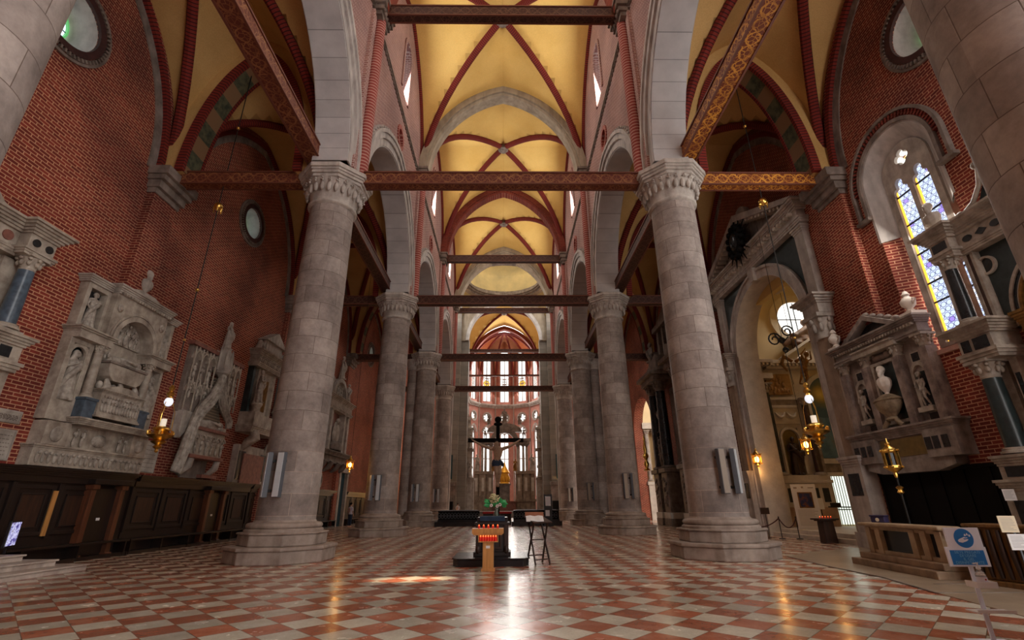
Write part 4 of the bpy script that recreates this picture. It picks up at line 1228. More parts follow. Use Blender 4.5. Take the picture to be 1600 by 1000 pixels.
FIG = {'r0': robed(0), 'r1': robed(1), 'r2': robed(2), 'r3': robed(3), 'n0': nude(0, True), 'n1': nude(1), 'bust': bust_m(), 'lie': reclining_m()}
def statue(key, parent, loc, h, mat='marble_statue', rz=0, name='statue', label=None):
    """a carved figure that is part of its monument"""
    base = {'bust': 1.08, 'lie': 1.8, 'n1': 1.95}.get(key, 1.82); s = h/base
    me = FIG[key].copy()
    me.materials.clear(); me.materials.append(M[mat])
    o = place(name, me, None, parent, loc, 0, (0, 0, rz)); o.scale = (s, s, s)
    if label: o['label'] = label
    return o
def mini(m, x, y, z, h, k=0, lean=0.0):
    """small relief figure merged in a carved panel"""
    s = h/1.8
    m.ell((x, y, z+.45*s), (.20*s, .13*s, .5*s), 8, 6); m.ell((x+lean*.5*s, y-.03*s, z+1.1*s), (.19*s, .13*s, .35*s), 8, 6)
    m.ell((x+lean*s, y-.06*s, z+1.6*s), (.12*s, .12*s, .15*s), 8, 6)
    sg = 1 if k % 2 else -1
    m.tube([(x+sg*.16*s, y, z+1.35*s), (x+sg*.34*s, y-.08*s, z+1.1*s), (x+sg*.2*s, y-.14*s, z+(1.3 if k % 3 else .9)*s)], .055*s, 5)
    m.tube([(x-sg*.16*s, y, z+1.35*s), (x-sg*.27*s, y-.06*s, z+1.0*s), (x-sg*.05*s, y-.15*s, z+1.05*s)], .055*s, 5)
def acanthus(m, x0, x1, y, z, h, n):
    for i in range(n):
        x = x0+(x1-x0)*(i+.5)/n; w = (x1-x0)/n*.42
        m.ell((x, y, z+h*.5), (w, .05, h*.48), 7, 5); m.ell((x, y-.05, z+h*.85), (w*.7, .05, h*.16), 6, 4)
# ------------------------------------------------------------------ wall monuments (local: x along wall, -y out of it)
PL, PRr = PI/2, -PI/2
def panel_frame(m, x0, x1, z0, z1, y, w=.06, d=.04):
    m.box(x0, x1, y-d, y, z0, z0+w); m.box(x0, x1, y-d, y, z1-w, z1); m.box(x0, x0+w, y-d, y, z0, z1); m.box(x1-w, x1, y-d, y, z0, z1)
def pilaster(m, x, w, yf, z0, z1, capm=True):
    m.box(x-w/2, x+w/2, yf, 0, z0, z1)
    m.box(x-w/2-.04, x+w/2+.04, yf-.04, 0, z0, z0+.12); m.box(x-w/2-.06, x+w/2+.06, yf-.06, 0, z1-.06, z1)
def capital(m, x, y, z, r, h):
    m.lathe([(r, 0), (r*1.1, h*.08), (r*1.0, h*.14), (r*1.15, h*.5), (r*1.55, h*.82)], (x, y, z), 16)
    for i in range(8):
        a = PI*i/4
        m.ell((x+r*1.25*math.cos(a), y+r*1.25*math.sin(a), z+h*.45), (r*.3, r*.3, h*.2), 6, 5); m.ell((x+r*1.5*math.cos(a), y+r*1.5*math.sin(a), z+h*.72), (r*.3, r*.3, h*.12), 6, 5)
    m.box(x-r*1.6, x+r*1.6, y-r*1.6, y+r*1.6, z+h*.84, z+h)
def column_parts(rt, x, y, z0, z1, r, matsh, matcap='marble', nm='column_shaft'):
    m = MB(); m.lathe([(r*.98, .0), (r, .3*(z1-z0)), (r*.86, z1-z0)], (x, y, z0), 20); m.build(nm, M[matsh], rt, 50)
    m = MB(); m.lathe([(r*1.5, -.14), (r*1.5, -.09), (r*1.3, -.07), (r*1.35, -.03), (r*1.1, 0)], (x, y, z0), 20); m.build('column_base', M[matcap], rt, 50)
    m = MB(); capital(m, x, y, z1, r*.86, r*2.1); m.build('column_capital', M[matcap], rt, 50)
def niche(m, x, w, z0, z1, y, d):
    """arched niche frame standing out of a block: returns nothing, builds sides + arch"""
    r = w/2
    m.band([(x-r, z0)]+[(x+r*math.cos(PI-PI*i/12), z1-r+r*math.sin(PI*i/12)) for i in range(13)]+[(x+r, z0)],
           [(x-r-.12, z0)]+[(x+(r+.12)*math.cos(PI-PI*i/12), z1-r+(r+.12)*math.sin(PI*i/12)) for i in range(13)]+[(x+r+.12, z0)], y-d, y, 'y')

# ---- 1: renaissance tomb with arched recess, left wall
def tomb_arch():
    r = root('wall_tomb', (XWL, 15.95, 0), PL, 'stone wall tomb with deep arched recess and effigy on a sarcophagus, left wall', 'tomb')
    m = MB(); m.box(-2.2, 2.1, -.35, 0, 2.62, 3.12); m.cornice(-2.2, 2.1, -.35, 3.1, 3.2, .06, 2); m.build('base', M['marble'], r, bevel=.01)
    m = MB()
    acanthus(m, -2.1, 2.0, -.36, 2.68, .34, 22); m.build('base_frieze', M['marble_statue'], r, 60)
    m = MB(); m.box(-2.1, 2.0, -.28, 0, 3.2, 3.86); m.box(-2.1, -1.3, -.42, 0, 3.2, 3.86); m.box(1.25, 2.0, -.42, 0, 3.2, 3.86); m.build('dado', M['marble'], r, bevel=.01)
    m = MB()
    for x in (-1.0, -.72, .78, 1.05): mini(m, x, -.36, 3.24, .55, int(x*10), .1)
    m.ell((-1.72, -.44, 3.5), (.2, .05, .22)); m.ell((1.6, -.44, 3.5), (.2, .05, .22)); m.ell((0, -.30, 3.5), (.30, .05, .2)); m.build('dado_carving', M['marble_statue'], r, 60)
    m = MB(); m.cornice(-1.35, 2.05, -.62, 3.86, 4.06, .12, 4); m.build('shelf_cornice', M['marble'], r)
    # left bay
    m = MB(); m.box(-2.15, -1.98, -.32, 0, 3.9, 6.5); m.box(-1.42, -1.28, -.32, 0, 3.9, 6.5); m.box(-2.15, -1.28, -.32, 0, 3.9, 4.5); m.box(-2.15, -1.28, -.32, 0, 6.22, 6.5); m.box(-2.0, -1.4, -.06, 0, 4.4, 6.3)
    niche(m, -1.70, .52, 4.5, 6.15, -.2, .10); m.build('left_bay', M['marble'], r, bevel=.01)
    m = MB(); m.box(-2.15, -2.0, -.30, 0, 6.75, 8.2); m.box(-1.36, -1.2, -.30, 0, 6.75, 8.2); m.box(-2.15, -1.2, -.30, 0, 8.05, 8.2); m.box(-2.0, -1.3, -.05, 0, 6.7, 8.1); m.build('left_upper_panel', M['marble'], r, bevel=.01)
    m = MB(); m.box(-1.98, -1.42, -.07, -.055, 4.5, 6.2); m.box(-1.98, -1.38, -.07, -.055, 6.8, 8.04); m.build('niche_shadow_slab', M['dark_panel'], r)  # dark sheets standing in for the shade at the back of the niches
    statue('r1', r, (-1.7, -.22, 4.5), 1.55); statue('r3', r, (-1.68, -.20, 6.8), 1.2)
    # right bay
    m = MB(); m.box(1.2, 2.0, -.32, 0, 3.9, 4.5); m.box(1.3, 1.42, -.32, 0, 4.5, 6.5); m.box(1.88, 2.0, -.32, 0, 4.5, 6.5); m.box(1.3, 2.0, -.05, 0, 4.4, 8.2); m.box(1.3, 2.0, -.32, 0, 6.25, 6.5); m.box(1.3, 1.44, -.3, 0, 6.7, 8.2); m.box(1.86, 2.0, -.3, 0, 6.7, 8.2)
    m.build('right_bay', M['marble'], r, bevel=.01)
    statue('r2', r, (1.65, -.2, 4.5), 1.55); statue('r0', r, (1.65, -.18, 6.75), 1.2)
    # columns
    for x in (-1.12, 1.14):
        m = MB(); m.box(x-.22, x+.22, -.62, -.1, 4.06, 4.66); m.box(x-.25, x+.25, -.65, -.1, 4.6, 4.68); m.build('column_pedestal', M['blue_marble'], r, bevel=.01)
        column_parts(r, x, -.38, 4.82, 6.12, .135, 'marble')
    m = MB(); m.box(-2.15, -.9, -.55, 0, 6.36, 6.56); m.cornice(-2.15, -.9, -.50, 6.56, 6.72, .12, 3); m.box(.92, 2.02, -.55, 0, 6.36, 6.56); m.cornice(.92, 2.02, -.50, 6.56, 6.72, .12, 3); m.build('entablature', M['marble'], r)
    # arch with spandrels
    out = [(-1.25, 6.72), (-1.25, 8.2), (1.25, 8.2), (1.25, 6.72)]
    m = MB(); inner = arc(0, 6.72, .88, 180, 0, 28); m.prism([(-1.25, 6.72)]+inner+[(1.25, 6.72), (1.25, 8.2), (-1.25, 8.2)], -.52, 0, 'y'); m.build('arch_wall', M['marble'], r)
    m = MB(); m.band(arc(0, 6.72, .86, 0, 180, 28), arc(0, 6.72, 1.02, 0, 180, 28), -.58, -.5, 'y'); m.band(arc(0, 6.72, 1.06, 0, 180, 28), arc(0, 6.72, 1.12, 0, 180, 28), -.56, -.5, 'y'); m.build('archivolt', M['marble'], r, 35)
    m = MB()
    for x in (-1.02, 1.02): m.ell((x, -.54, 7.75), (.12, .05, .15)); m.ell((x, -.58, 7.75), (.07, .05, .09))
    m.build('spandrel_medallions', M['marble_statue'], r, 60)
    m = MB(); m.box(-.95, .95, -.04, 0, 4.0, 7.65); m.build('recess_back', M['marble'], r)
    m = MB(); m.prism([(-.85, 6.74)]+arc(0, 6.74, .84, 180, 0, 20)+[(.85, 6.74)], -.10, -.04, 'y'); m.build('lunette', M['marble_statue'], r)
    m = MB()
    for x, h, k in ((-.45, .55, 0), (-.2, .72, 1), (.05, .78, 2), (.3, .66, 3), (.52, .45, 4)): mini(m, x, -.13, 6.76, h, k, .05*k)
    m.build('lunette_relief', M['marble_statue'], r, 60)
    m = MB(); m.cornice(-2.2, -1.2, -.34, 8.2, 8.42, .12, 4); m.cornice(-1.25, 1.25, -.55, 8.2, 8.5, .16, 5); m.cornice(1.2, 2.05, -.34, 8.2, 8.42, .12, 4); m.build('top_cornice', M['stone'], r)
    m = MB()
    for i in range(20): m.box(-1.2+i*.124, -1.13+i*.124, -.64, -.5, 8.2, 8.27)
    m.build('dentils', M['marble'], r)
    m = MB(); m.prism([(-.95, 8.5), (.95, 8.5), (.75, 8.6), (.35, 8.72), (-.35, 8.72), (-.75, 8.6)], -.5, 0, 'y'); m.build('low_pediment', M['stone'], r)
    statue('bust', r, (.05, -.28, 8.7), .95, 'stone', 0, 'crowning_bust')
    # upper sarcophagus
    m = MB()
    m.prism([(-.80, 5.92), (.80, 5.92), (.78, 5.74), (.68, 5.5), (.5, 5.38), (-.5, 5.38), (-.68, 5.5), (-.78, 5.74)], -.58, -.05, 'y'); m.build('upper_sarcophagus', M['marble'], r, bevel=.02)
    m = MB(); m.box(-.86, .86, -.62, -.05, 5.92, 5.98); m.build('bier', M['stone_dark'], r)
    statue('lie', r, (0, -.32, 5.96), 1.55, 'marble_statue', 0, 'effigy')
    m = MB()
    for x in (-.62, -.05, .62):
        m.tube([(x, -.4, 5.05), (x+.05, -.5, 5.2), (x, -.45, 5.42)], [.08, .12, .06], 8); m.ell((x-.1, -.35, 5.2), (.10, .1, .14))
    m.build('eagle_supports', M['marble_statue'], r, 60)
    # lower casket
    m = MB(); m.box(-.88, .88, -.66, -.05, 4.26, 4.96); m.cornice(-.88, .88, -.66, 4.94, 5.04, .09, 3); m.cornice(-.88, .88, -.66, 4.16, 4.28, .06, 2, style=-1); m.prism([(-.9, 5.04), (.9, 5.04), (.3, 5.24), (-.3, 5.24)], -.66, -.05, 'y'); m.build('casket', M['marble'], r)
    m = MB()
    for i in range(13): mini(m, -.74+i*.123, -.68, 4.34, .54, i, .06*math.sin(i*2))
    m.build('casket_relief', M['marble_statue'], r, 60)
    m = MB()
    for x in (-.7, .7): m.box(x-.08, x+.08, -.6, -.1, 4.06, 4.18)
    m.build('casket_feet', M['iron'], r)
tomb_arch()

# ---- 2: gothic draped tomb
def tomb_gothic():
    r = root('draped_tomb', (XWL, 21.45, 0), PL, 'gothic wall tomb with traceried niches and a stone curtain swept down to the left', 'tomb')
    def board(x0, x1, z0, z1, nm):
        m = MB(); m.box(x0, x1, -.18, 0, z0, z1); m.build(nm, M['stone_dark'], r)
    board(-2.0, -.35, 5.15, 7.95, 'left_panel'); board(.35, 1.75, 5.6, 7.95, 'right_panel')
    m = MB(); m.box(-2.15, -.3, -.34, 0, 7.95, 8.12); m.box(.3, 1.9, -.34, 0, 7.95, 8.12); m.build('top_board', M['rose_marble'], r)
    for (x0, x1, n) in ((-1.95, -.4, 3), (.4, 1.7, 3)):
        w = (x1-x0)/n; m = MB(); s = MB()
        for i in range(n):
            xc = x0+w*(i+.5)
            for row, (zb, zt) in enumerate(((6.55, 7.9), (5.75, 6.5))):
                if row and x0 < 0 and False: continue
                m.band(pointed(xc, w/2-.05, zt-.5, .36, 8, .6), pointed(xc, w/2-.05, zt-.5, .36, 8, .6, .06), -.34, -.16, 'y')
                m.lathe([(.05, 0), (.01, .22)], (xc, -.3, zt-.1), 6)
                for q in (-.5, .5): m.ell((xc+q*w*.5, -.3, zt-.12), (.04, .05, .06), 6, 5)
                mini(s, xc, -.26, zb, .72 if row == 0 else .6, i+row)
        for i in range(n+1):
            x = x0+w*i; m.tube([(x, -.32, 5.2 if x0 < 0 else 5.7), (x, -.32, 7.9)], .035, 6); m.ell((x, -.32, 6.5), .06, 8, 6)
        m.build('gothic_tracery', M['marble'], r, 50); s.build('niche_figures', M['marble_statue'], r, 60)
    m = MB()
    m.prism([(-1.95, 5.2), (-1.0, 5.2), (-1.25, 4.7), (-1.55, 4.35), (-1.8, 4.1), (-1.95, 4.4)], -.4, 0, 'y'); m.build('left_console', M['stone'], r, bevel=.02)
    # centre canopy
    m = MB(); m.lathe([(.12, 7.05), (.34, 7.2), (.38, 7.5), (.30, 7.9), (.34, 8.1), (.22, 8.3), (.26, 8.4)], (0, -.4, 0), 8, fold=None); 
    for i in range(8):
        a = PI*i/4; m.lathe([(.06, 7.3), (.06, 8.0), (.0, 8.35)], (.34*math.cos(a), -.4+.34*math.sin(a), 0), 6)
    m.build('canopy', M['stone'], r, 30)
    m = MB(); m.ell((0, -.42, 7.65), (.2, .2, .25)); m.ell((-.1, -.55, 7.72), .08); m.ell((.12, -.55, 7.7), .08); m.build('canopy_carving', M['stone_dark'], r, 60)
    statue('r2', r, (0, -.38, 8.38), 1.35, 'stone', 0, 'crowning_statue')
    # curtain: sheet of folds, left and right
    def curtain(pts, ws, nm, ph):
        vs = []; fs = []; n = 22; K = 26
        from_p = [Vector((a, 0, b)) for a, b in pts]
        def sample(t):
            u = t*(len(from_p)-1); i = min(int(u), len(from_p)-2); f = u-i; f = f*f*(3-2*f)*.5+f*.5
            return from_p[i].lerp(from_p[i+1], f), ws[i]*(1-f)+ws[i+1]*f
        for j in range(K+1):
            c, w = sample(j/K); c2, _ = sample(min(1, j/K+.04)); c1, _ = sample(max(0, j/K-.04)); d = (c2-c1).normalized(); s = Vector((d.z, 0, -d.x))
            for i in range(n+1):
                q = i/n-.5
                vs.append(c + s*q*w + Vector((0, -.50-.09*math.sin(q*26+ph+j*.12)-.05*math.cos(q*PI), 0)))
        for j in range(K):
            for i in range(n): a = j*(n+1)+i; fs.append([a, a+1, a+n+2, a+n+1])
        m = MB(); m.add(vs, fs); o = m.build(nm, M['marble_statue'], r, 70)
        so = o.modifiers.new('t', 'SOLIDIFY'); so.thickness = .05
    curtain([(-.05, 7.1), (-.18, 6.5), (-.55, 5.9), (-1.1, 5.3), (-1.35, 4.6), (-1.5, 3.8), (-1.75, 2.75)], [.22, .45, .60, .62, .60, .62, .50], 'left_curtain', 0)
    curtain([(.05, 7.1), (.14, 6.6), (.35, 6.0), (.78, 5.55), (1.25, 5.2), (1.3, 4.9)], [.22, .40, .45, .42, .36, .25], 'right_curtain', 1)
    m = MB(); m.prism([(-.05, 7.0), (-.75, 5.5), (-1.1, 5.0), (1.1, 4.98), (.75, 5.5), (.1, 7.0)], -.25, -.1, 'y'); m.build('brocade_cloth', M['brocade'], r)
    m = MB(); m.box(-1.2, 1.25, -.62, 0, 4.55, 4.68); m.box(-1.25, 1.2, -.62, 0, 3.4, 3.54); m.build('red_ledges', M['rose_marble'], r, bevel=.015)
    m = MB(); m.box(-1.1, 1.15, -.5, 0, 3.54, 4.55); m.build('sarcophagus', M['marble'], r)
    m = MB()
    for i in range(6):
        xc = -.9+i*.38; m.band(arc(xc, 4.2, .14, 0, 180, 8), arc(xc, 4.2, .19, 0, 180, 8), -.58, -.5, 'y'); mini(m, xc, -.54, 3.6, .66, i)
    m.build('sarcophagus_relief', M['marble_statue'], r, 60)
    statue('lie', r, (.0, -.36, 4.68), 1.9, 'marble_statue', 0, 'effigy')
    for x in (-.95, .95):
        m = MB(); m.tube([(x, -.5, 3.4), (x, -.45, 3.1), (x, -.2, 2.85), (x, -.05, 2.8)], [.13, .15, .12, .08], 8); m.build('bracket', M['stone'], r, 60)
    m = MB(); m.box(-.75, .9, -.08, 0, 2.65, 3.4); m.build('under_panel', M['stone_dark'], r)
    m = MB(); m.box(.35, 1.5, -.3, 0, 2.68, 2.82); m.build('lower_ledge', M['rose_marble'], r)
def m_brocade():
    t = NT('carved_brocade'); v, x, y, z = t.coord()
    k = t.math('MAXIMUM', t.math('GREATER_THAN', t.math('SINE', t.math('MULTIPLY', x, 70)), .5), t.math('GREATER_THAN', t.math('SINE', t.math('MULTIPLY', z, 50)), .5))
    t.col(t.mix(k, (.06, .045, .035), (.26, .20, .14))).rough(.7).bump(k, .4, .02); return t.m
M['brocade'] = m_brocade()
tomb_gothic()

# ---- 3: baroque monument partly behind the first left column
def tomb_baroque():
    r = root('baroque_monument', (XWL, 25.85, 0), PL, 'pale baroque wall monument half hidden behind the biggest left column, with a twisting statue', 'monument')
    r.scale = (.8, 1, 1)
    m = MB(); m.box(-1.9, 1.9, -.3, 0, 2.6, 4.4); m.build('lower_panel', M['stone'], r, bevel=.02)
    m = MB(); m.box(-1.75, -1.0, -.33, -.3, 2.75, 4.1); m.box(1.0, 1.75, -.33, -.3, 2.75, 4.1); m.build('slate_panels', M['dark_panel'], r)
    m = MB(); m.box(-1.3, 1.3, -.38, -.28, 2.6, 4.0); m.build('rose_panel', M['rose_marble'], r)
    m = MB()
    for x in (-1.5, 1.5): m.tube([(x, -.75, 5.05), (x, -.85, 4.75), (x, -.5, 4.5), (x, -.3, 4.2)], [.22, .28, .24, .12], 10)
    m.build('scroll_brackets', M['marble'], r, 60)
    m = MB(); m.cornice(-2.0, 2.0, -.75, 5.0, 5.35, .15, 4); m.box(-1.9, 1.9, -.6, 0, 5.35, 6.0); m.box(-1.95, -.9, -.8, 0, 5.35, 6.0); m.build('pedestal_course', M['marble'], r)
    for x in (-1.45, 1.45):
        m = MB(); m.lathe([(.22, 6.0), (.2, 6.25), (.3, 6.4), (.26, 6.5)], (x, -.6, 0), 14); m.build('statue_base', M['marble'], r, 50)
        statue('r0' if x < 0 else 'r2', r, (x, -.6, 6.5), 1.75, 'marble_statue', .5)
    for x in (-1.75, -1.1, 1.1, 1.75):
        m = MB(); m.box(x-.14, x+.14, -.3, 0, 6.0, 8.4); m.build('pilaster', M['green_marble'] if abs(x) > 1.5 else M['marble'], r)
    m = MB(); m.box(-.9, .9, -.16, 0, 6.0, 8.4); m.build('centre_panel', M['marble'], r)
    m = MB(); m.box(-.6, .6, -.2, -.16, 6.3, 8.0); m.build('portrait_panel', M['gilt_wood'], r)
    m = MB(); m.cornice(-2.0, 2.0, -.5, 8.4, 8.6, .1, 3); m.box(-1.95, 1.95, -.48, 0, 8.6, 9.0); m.cornice(-2.0, 2.0, -.5, 9.0, 9.3, .25, 4); m.build('entablature', M['marble'], r)
    m = MB()
    acanthus(m, -1.9, 1.9, -.5, 8.62, .34, 16); m.build('frieze', M['marble_statue'], r, 60)
    m = MB(); m.box(-1.1, 1.1, -.4, 0, 9.3, 10.0); m.prism([(-1.5, 10.0), (1.5, 10.0), (0, 10.7)], -.55, 0, 'y'); m.build('attic', M['stone'], r)
    m = MB(); m.tube([(-1.9, -.3, 9.3), (-1.7, -.3, 9.75), (-1.3, -.3, 9.6), (-1.15, -.3, 10.0)], [.18, .14, .12, .1], 8); m.tube([(1.9, -.3, 9.3), (1.7, -.3, 9.75), (1.3, -.3, 9.6), (1.15, -.3, 10.0)], [.18, .14, .12, .1], 8); m.build('volutes', M['stone'], r, 60)
tomb_baroque()

# ---- 4: tomb with lunette beyond the column
def tomb_lunette():
    r = root('lunette_tomb', (XWL, 37.4, 0), PL, 'tall stone tomb with arched top crowned by statues, seen past the biggest left column', 'tomb')
    m = MB(); m.box(-2.9, 2.9, -.5, 0, 4.5, 5.0); m.cornice(-2.9, 2.9, -.7, 5.0, 5.3, .2, 4)
    m.build('shelf', M['stone_dark'], r)
    m = MB()
    for x in (-2.2, -.8, .8, 2.2): m.tube([(x, -.7, 4.55), (x, -.5, 4.2), (x, -.1, 3.9)], [.18, .2, .1], 8)
    m.build('consoles', M['stone_dark'], r, 60)
    for x in (-2.4, -1.5, 1.5, 2.4): 
        m = MB(); pilaster(m, x, .36, -.55, 5.3, 8.3); m.build('pilaster', M['stone'], r)
    m = MB(); m.box(-2.7, 2.7, -.1, 0, 5.3, 8.3); m.build('back_wall', M['rose_marble'], r)
    m = MB(); m.lathe([(.1, 0), (.9, .1), (1.0, .4), (.7, .7)], (0, -.5, 5.35), 20, 1.2, .4); m.build('urn', M['stone_dark'], r, 60)
    m = MB(); m.ell((0, -.4, 6.7), (.7, .2, .9)); m.ell((.0, -.5, 7.6), (.2, .2, .25)); m.build('relief', M['stone'], r, 60)
    m = MB(); m.cornice(-2.8, 2.8, -.6, 8.3, 8.5, .1, 3); m.box(-2.75, 2.75, -.6, 0, 8.5, 9.0); m.cornice(-2.8, 2.8, -.6, 9.0, 9.35, .25, 4); m.build('entablature', M['stone'], r)
    m = MB(); m.prism([(-1.5, 9.35)]+arc(0, 9.35, 1.5, 180, 0, 24)+[(1.5, 9.35)], -.2, 0, 'y'); m.band(arc(0, 9.35, 1.3, 0, 180, 24), arc(0, 9.35, 1.6, 0, 180, 24), -.5, 0, 'y'); m.build('lunette', M['stone'], r, 35)
    m = MB()
    for k in range(4): mini(m, -.7+k*.45, -.26, 9.45, .95, k)
    m.build('lunette_relief', M['marble_statue'], r, 60)
    statue('r2', r, (0, -.35, 10.95), 1.9, 'stone'); statue('r1', r, (-2.1, -.35, 9.35), 1.7, 'stone'); statue('r3', r, (2.1, -.35, 9.35), 1.7, 'stone')
tomb_lunette()
# doorway under it, plaque, small tablets
r = root('stone_doorway', (XWL, 40.95, 0), PL, 'stone-framed doorway with a dark green curtain under the arched-top tomb', 'doorway')
m = MB(); m.box(-1.1, -.75, -.35, 0, 0, 4.0); m.box(.75, 1.1, -.35, 0, 0, 4.0); m.box(-1.2, 1.2, -.42, 0, 4.0, 4.4); m.build('frame', M['stone'], r, bevel=.02)
m = MB(); m.box(-.75, .75, -.1, 0, 0, 4.0); m.build('curtain', M['teal_cloth'], r)
def tablet(name, y, z0, z1, w, mat, label, tilt=0, X=XWL, rz=PL, cat='plaque', group=None, lines=6):
    r = root(name, (X, y, 0), rz, label, cat, group)
    m = MB(); m.box(-w/2, w/2, -.05, 0, z0, z1); m.build('slab', M[mat], r, bevel=.01)
    m = MB(); panel_frame(m, -w/2+.03, w/2-.03, z0+.03, z1-.03, -.05, .03, .015); m.build('rim', M[mat], r)
    m = MB()
    rn = random.Random(int(y*10))
    for i in range(lines):
        z = z1-.12-(z1-z0-.2)*(i+.3)/lines; x = -w/2+.1
        while x < w/2-.14:
            q = rn.uniform(.03, .09); m.box(x, min(x+q, w/2-.1), -.054, -.05, z-.022, z+.0); x += q+.03
    m.build('inscription', M['stone_dark'], r)
tablet('inscribed_slab', 18.78, 2.72, 3.85, .78, 'stone', 'grey inscribed slab on the brick between the arched tomb and the draped tomb')
tablet('inscribed_slab', 12.95, 3.66, 4.0, 1.0, 'stone', 'small horizontal slab set high on the brick left of the arched tomb')
tablet('inscribed_slab', 12.95, 2.7, 3.5, 1.05, 'stone', 'large slab low on the brick left of the arched tomb')
tablet('wall_plaque', 33.6, 2.9, 3.9, .9, 'stone_dark', 'dark square plaque on the red wall left of the oval tablet')
r = root('oval_tablet', (XWL, 36.3, 0), PL, 'black tablet in a carved white frame above the far dark railing', 'plaque')
m = MB(); m.box(-.30, .30, -.08, 0, 2.85, 3.65); m.build('slab', M['black_marble'], r)
m = MB()
for i in range(26):
    a = 2*PI*i/26; m.ell((.38*math.cos(a), -.06, 3.25+.5*math.sin(a)), (.09, .08, .09), 6, 5)
m.build('carved_frame', M['marble'], r, 60)

# ---- left side altar at the picture edge
def altar_left():
    r = root('side_altar', (XWL, 9.1, 0), PL, 'marble side altar with blue-grey column, cut off by the left edge of the picture', 'altar')
    for sx in (-1, 1):
        x = sx*2.55
        m = MB(); m.box(x-.5, x+.5, -.75, 0, .45, 2.2); m.cornice(x-.5, x+.5, -.75, 2.2, 2.5, .12, 4); m.box(x-.42, x+.42, -.68, 0, 2.5, 4.9); m.build('lower_pier', M['marble'], r)
        m = MB(); m.cornice(x-.42, x+.42, -.8, 4.75, 5.0, .10, 3); m.box(x-.42, x+.42, -.80, 0, 5.0, 5.42); m.cornice(x-.42, x+.42, -.82, 5.42, 5.68, .18, 4); m.box(x-.32, x+.32, -.78, 0, 5.68, 5.80); m.build('pedestal', M['marble'], r)
        m = MB(); m.box(x-.15, x+.15, -.815, -.79, 5.08, 5.36); m.build('pedestal_inset', M['dark_panel'], r)
        column_parts(r, x, -.55, 5.95, 7.45, .20, 'blue_marble')
        m = MB(); m.box(x-.36, x+.36, -.22, 0, 5.7, 7.75); m.build('pilaster', M['marble'], r)
        m = MB(); m.cornice(x-.40, x+.40, -.72, 7.82, 8.0, .08, 3); m.box(x-.38, x+.38, -.72, 0, 8.0, 8.42); m.cornice(x-.38, x+.38, -.74, 8.42, 8.75, .28, 5); m.build('entablature_block', M['marble'], r)
        m = MB(); m.lathe([(.11, 0), (.11, .03)], (0, 0, 0), 16, M=Matrix.Translation((x-.18, -.72, 8.21)) @ Matrix.Rotation(PI/2, 4, 'X')); m.lathe([(.11, 0), (.11, .03)], (0, 0, 0), 16, M=Matrix.Translation((x+.2, -.72, 8.21)) @ Matrix.Rotation(PI/2, 4, 'X')); m.build('porphyry_discs', M['black_marble'], r)
    m = MB(); m.box(-2.2, 2.2, -.40, 0, 7.75, 8.42); m.cornice(-2.2, 2.2, -.42, 7.75, 7.95, .06, 3); m.cornice(-2.2, 2.2, -.45, 8.42, 8.75, .28, 5); m.build('entablature', M['marble'], r)
    m = MB()
    for i, x in enumerate((-1.9, -1.3, 1.3, 1.9)): m.lathe([(.14, 0), (.14, .03)], (0, 0, 0), 16, M=Matrix.Translation((x, -.40, 8.2)) @ Matrix.Rotation(PI/2, 4, 'X'))
    m.build('disc_inlays', M['rose_marble'], r)
    m = MB(); inner = arc(0, 5.8, 1.6, 180, 0, 24); m.prism([(-2.3, 5.8)]+inner+[(2.3, 5.8), (2.3, 7.75), (-2.3, 7.75)], -.16, 0, 'y'); m.build('spandrel_wall', M['marble_statue'], r)
    m = MB()
    for sx in (-1, 1): m.lathe([(.30, 0), (.30, .04)], (0, 0, 0), 24, M=Matrix.Translation((sx*1.75, -.16, 7.25)) @ Matrix.Rotation(PI/2, 4, 'X'))
    m.build('round_inlay', M['black_marble'], r)
    m = MB()
    for sx in (-1, 1): m.band(arc(sx*1.75, 7.25, .30, 0, 360, 24), arc(sx*1.75, 7.25, .38, 0, 360, 24), -.24, -.15, 'y')
    m.build('round_inlay_rim', M['marble'], r, 35)
    m = MB(); m.box(-1.7, 1.7, -.1, 0, .45, 7.5); m.build('altar_painting', M['gilt_wood'], r)
    # carved scrolls over the cornice
    m = MB()
    for sx in (-1, 1):
        pts = [(sx*2.3, -.25, 8.8), (sx*2.0, -.25, 8.86), (sx*1.6, -.25, 9.0), (sx*1.25, -.25, 9.3), (sx*1.05, -.25, 9.7), (sx*.95, -.25, 10.0)]
        m.tube(pts, [.07, .06, .06, .07, .08, .06], 8); m.ell((sx*2.25, -.28, 8.88), .10); m.ell((sx*1.05, -.28, 9.8), .12)
    m.prism([(-2.0, 8.75), (2.0, 8.75), (1.6, 8.95), (1.2, 9.3), (.95, 10.0), (-.95, 10.0), (-1.2, 9.3), (-1.6, 8.95)], -.2, 0, 'y')
    m.build('crown_scrolls', M['marble'], r, 60)
    m = MB(); m.box(-2.0, 2.0, -1.2, -.1, .45, 1.45); m.box(-2.1, 2.1, -1.3, -.1, 1.45, 1.55); m.build('altar_table', M['marble'], r, bevel=.02)
altar_left()
r = root('altar_steps', (XWL, 0, 0), 0, 'three worn marble steps of the side altar at the lower left corner', 'steps')
for i, (xf, ye) in enumerate(((2.55, 14.0), (2.1, 13.55), (1.65, 13.1))):
    m = MB(); m.box(.62, xf, 3.6, ye, i*.15, (i+1)*.15-.04); m.box(.62, xf+.04, 3.6, ye+.04, (i+1)*.15-.04, (i+1)*.15); m.build('step', M['worn_marble'] if 'worn_marble' in M else M.setdefault('worn_marble', stone_mat('worn_marble', (.60, .52, .46), (.36, .28, .24), 2, .45)), r, bevel=.012)

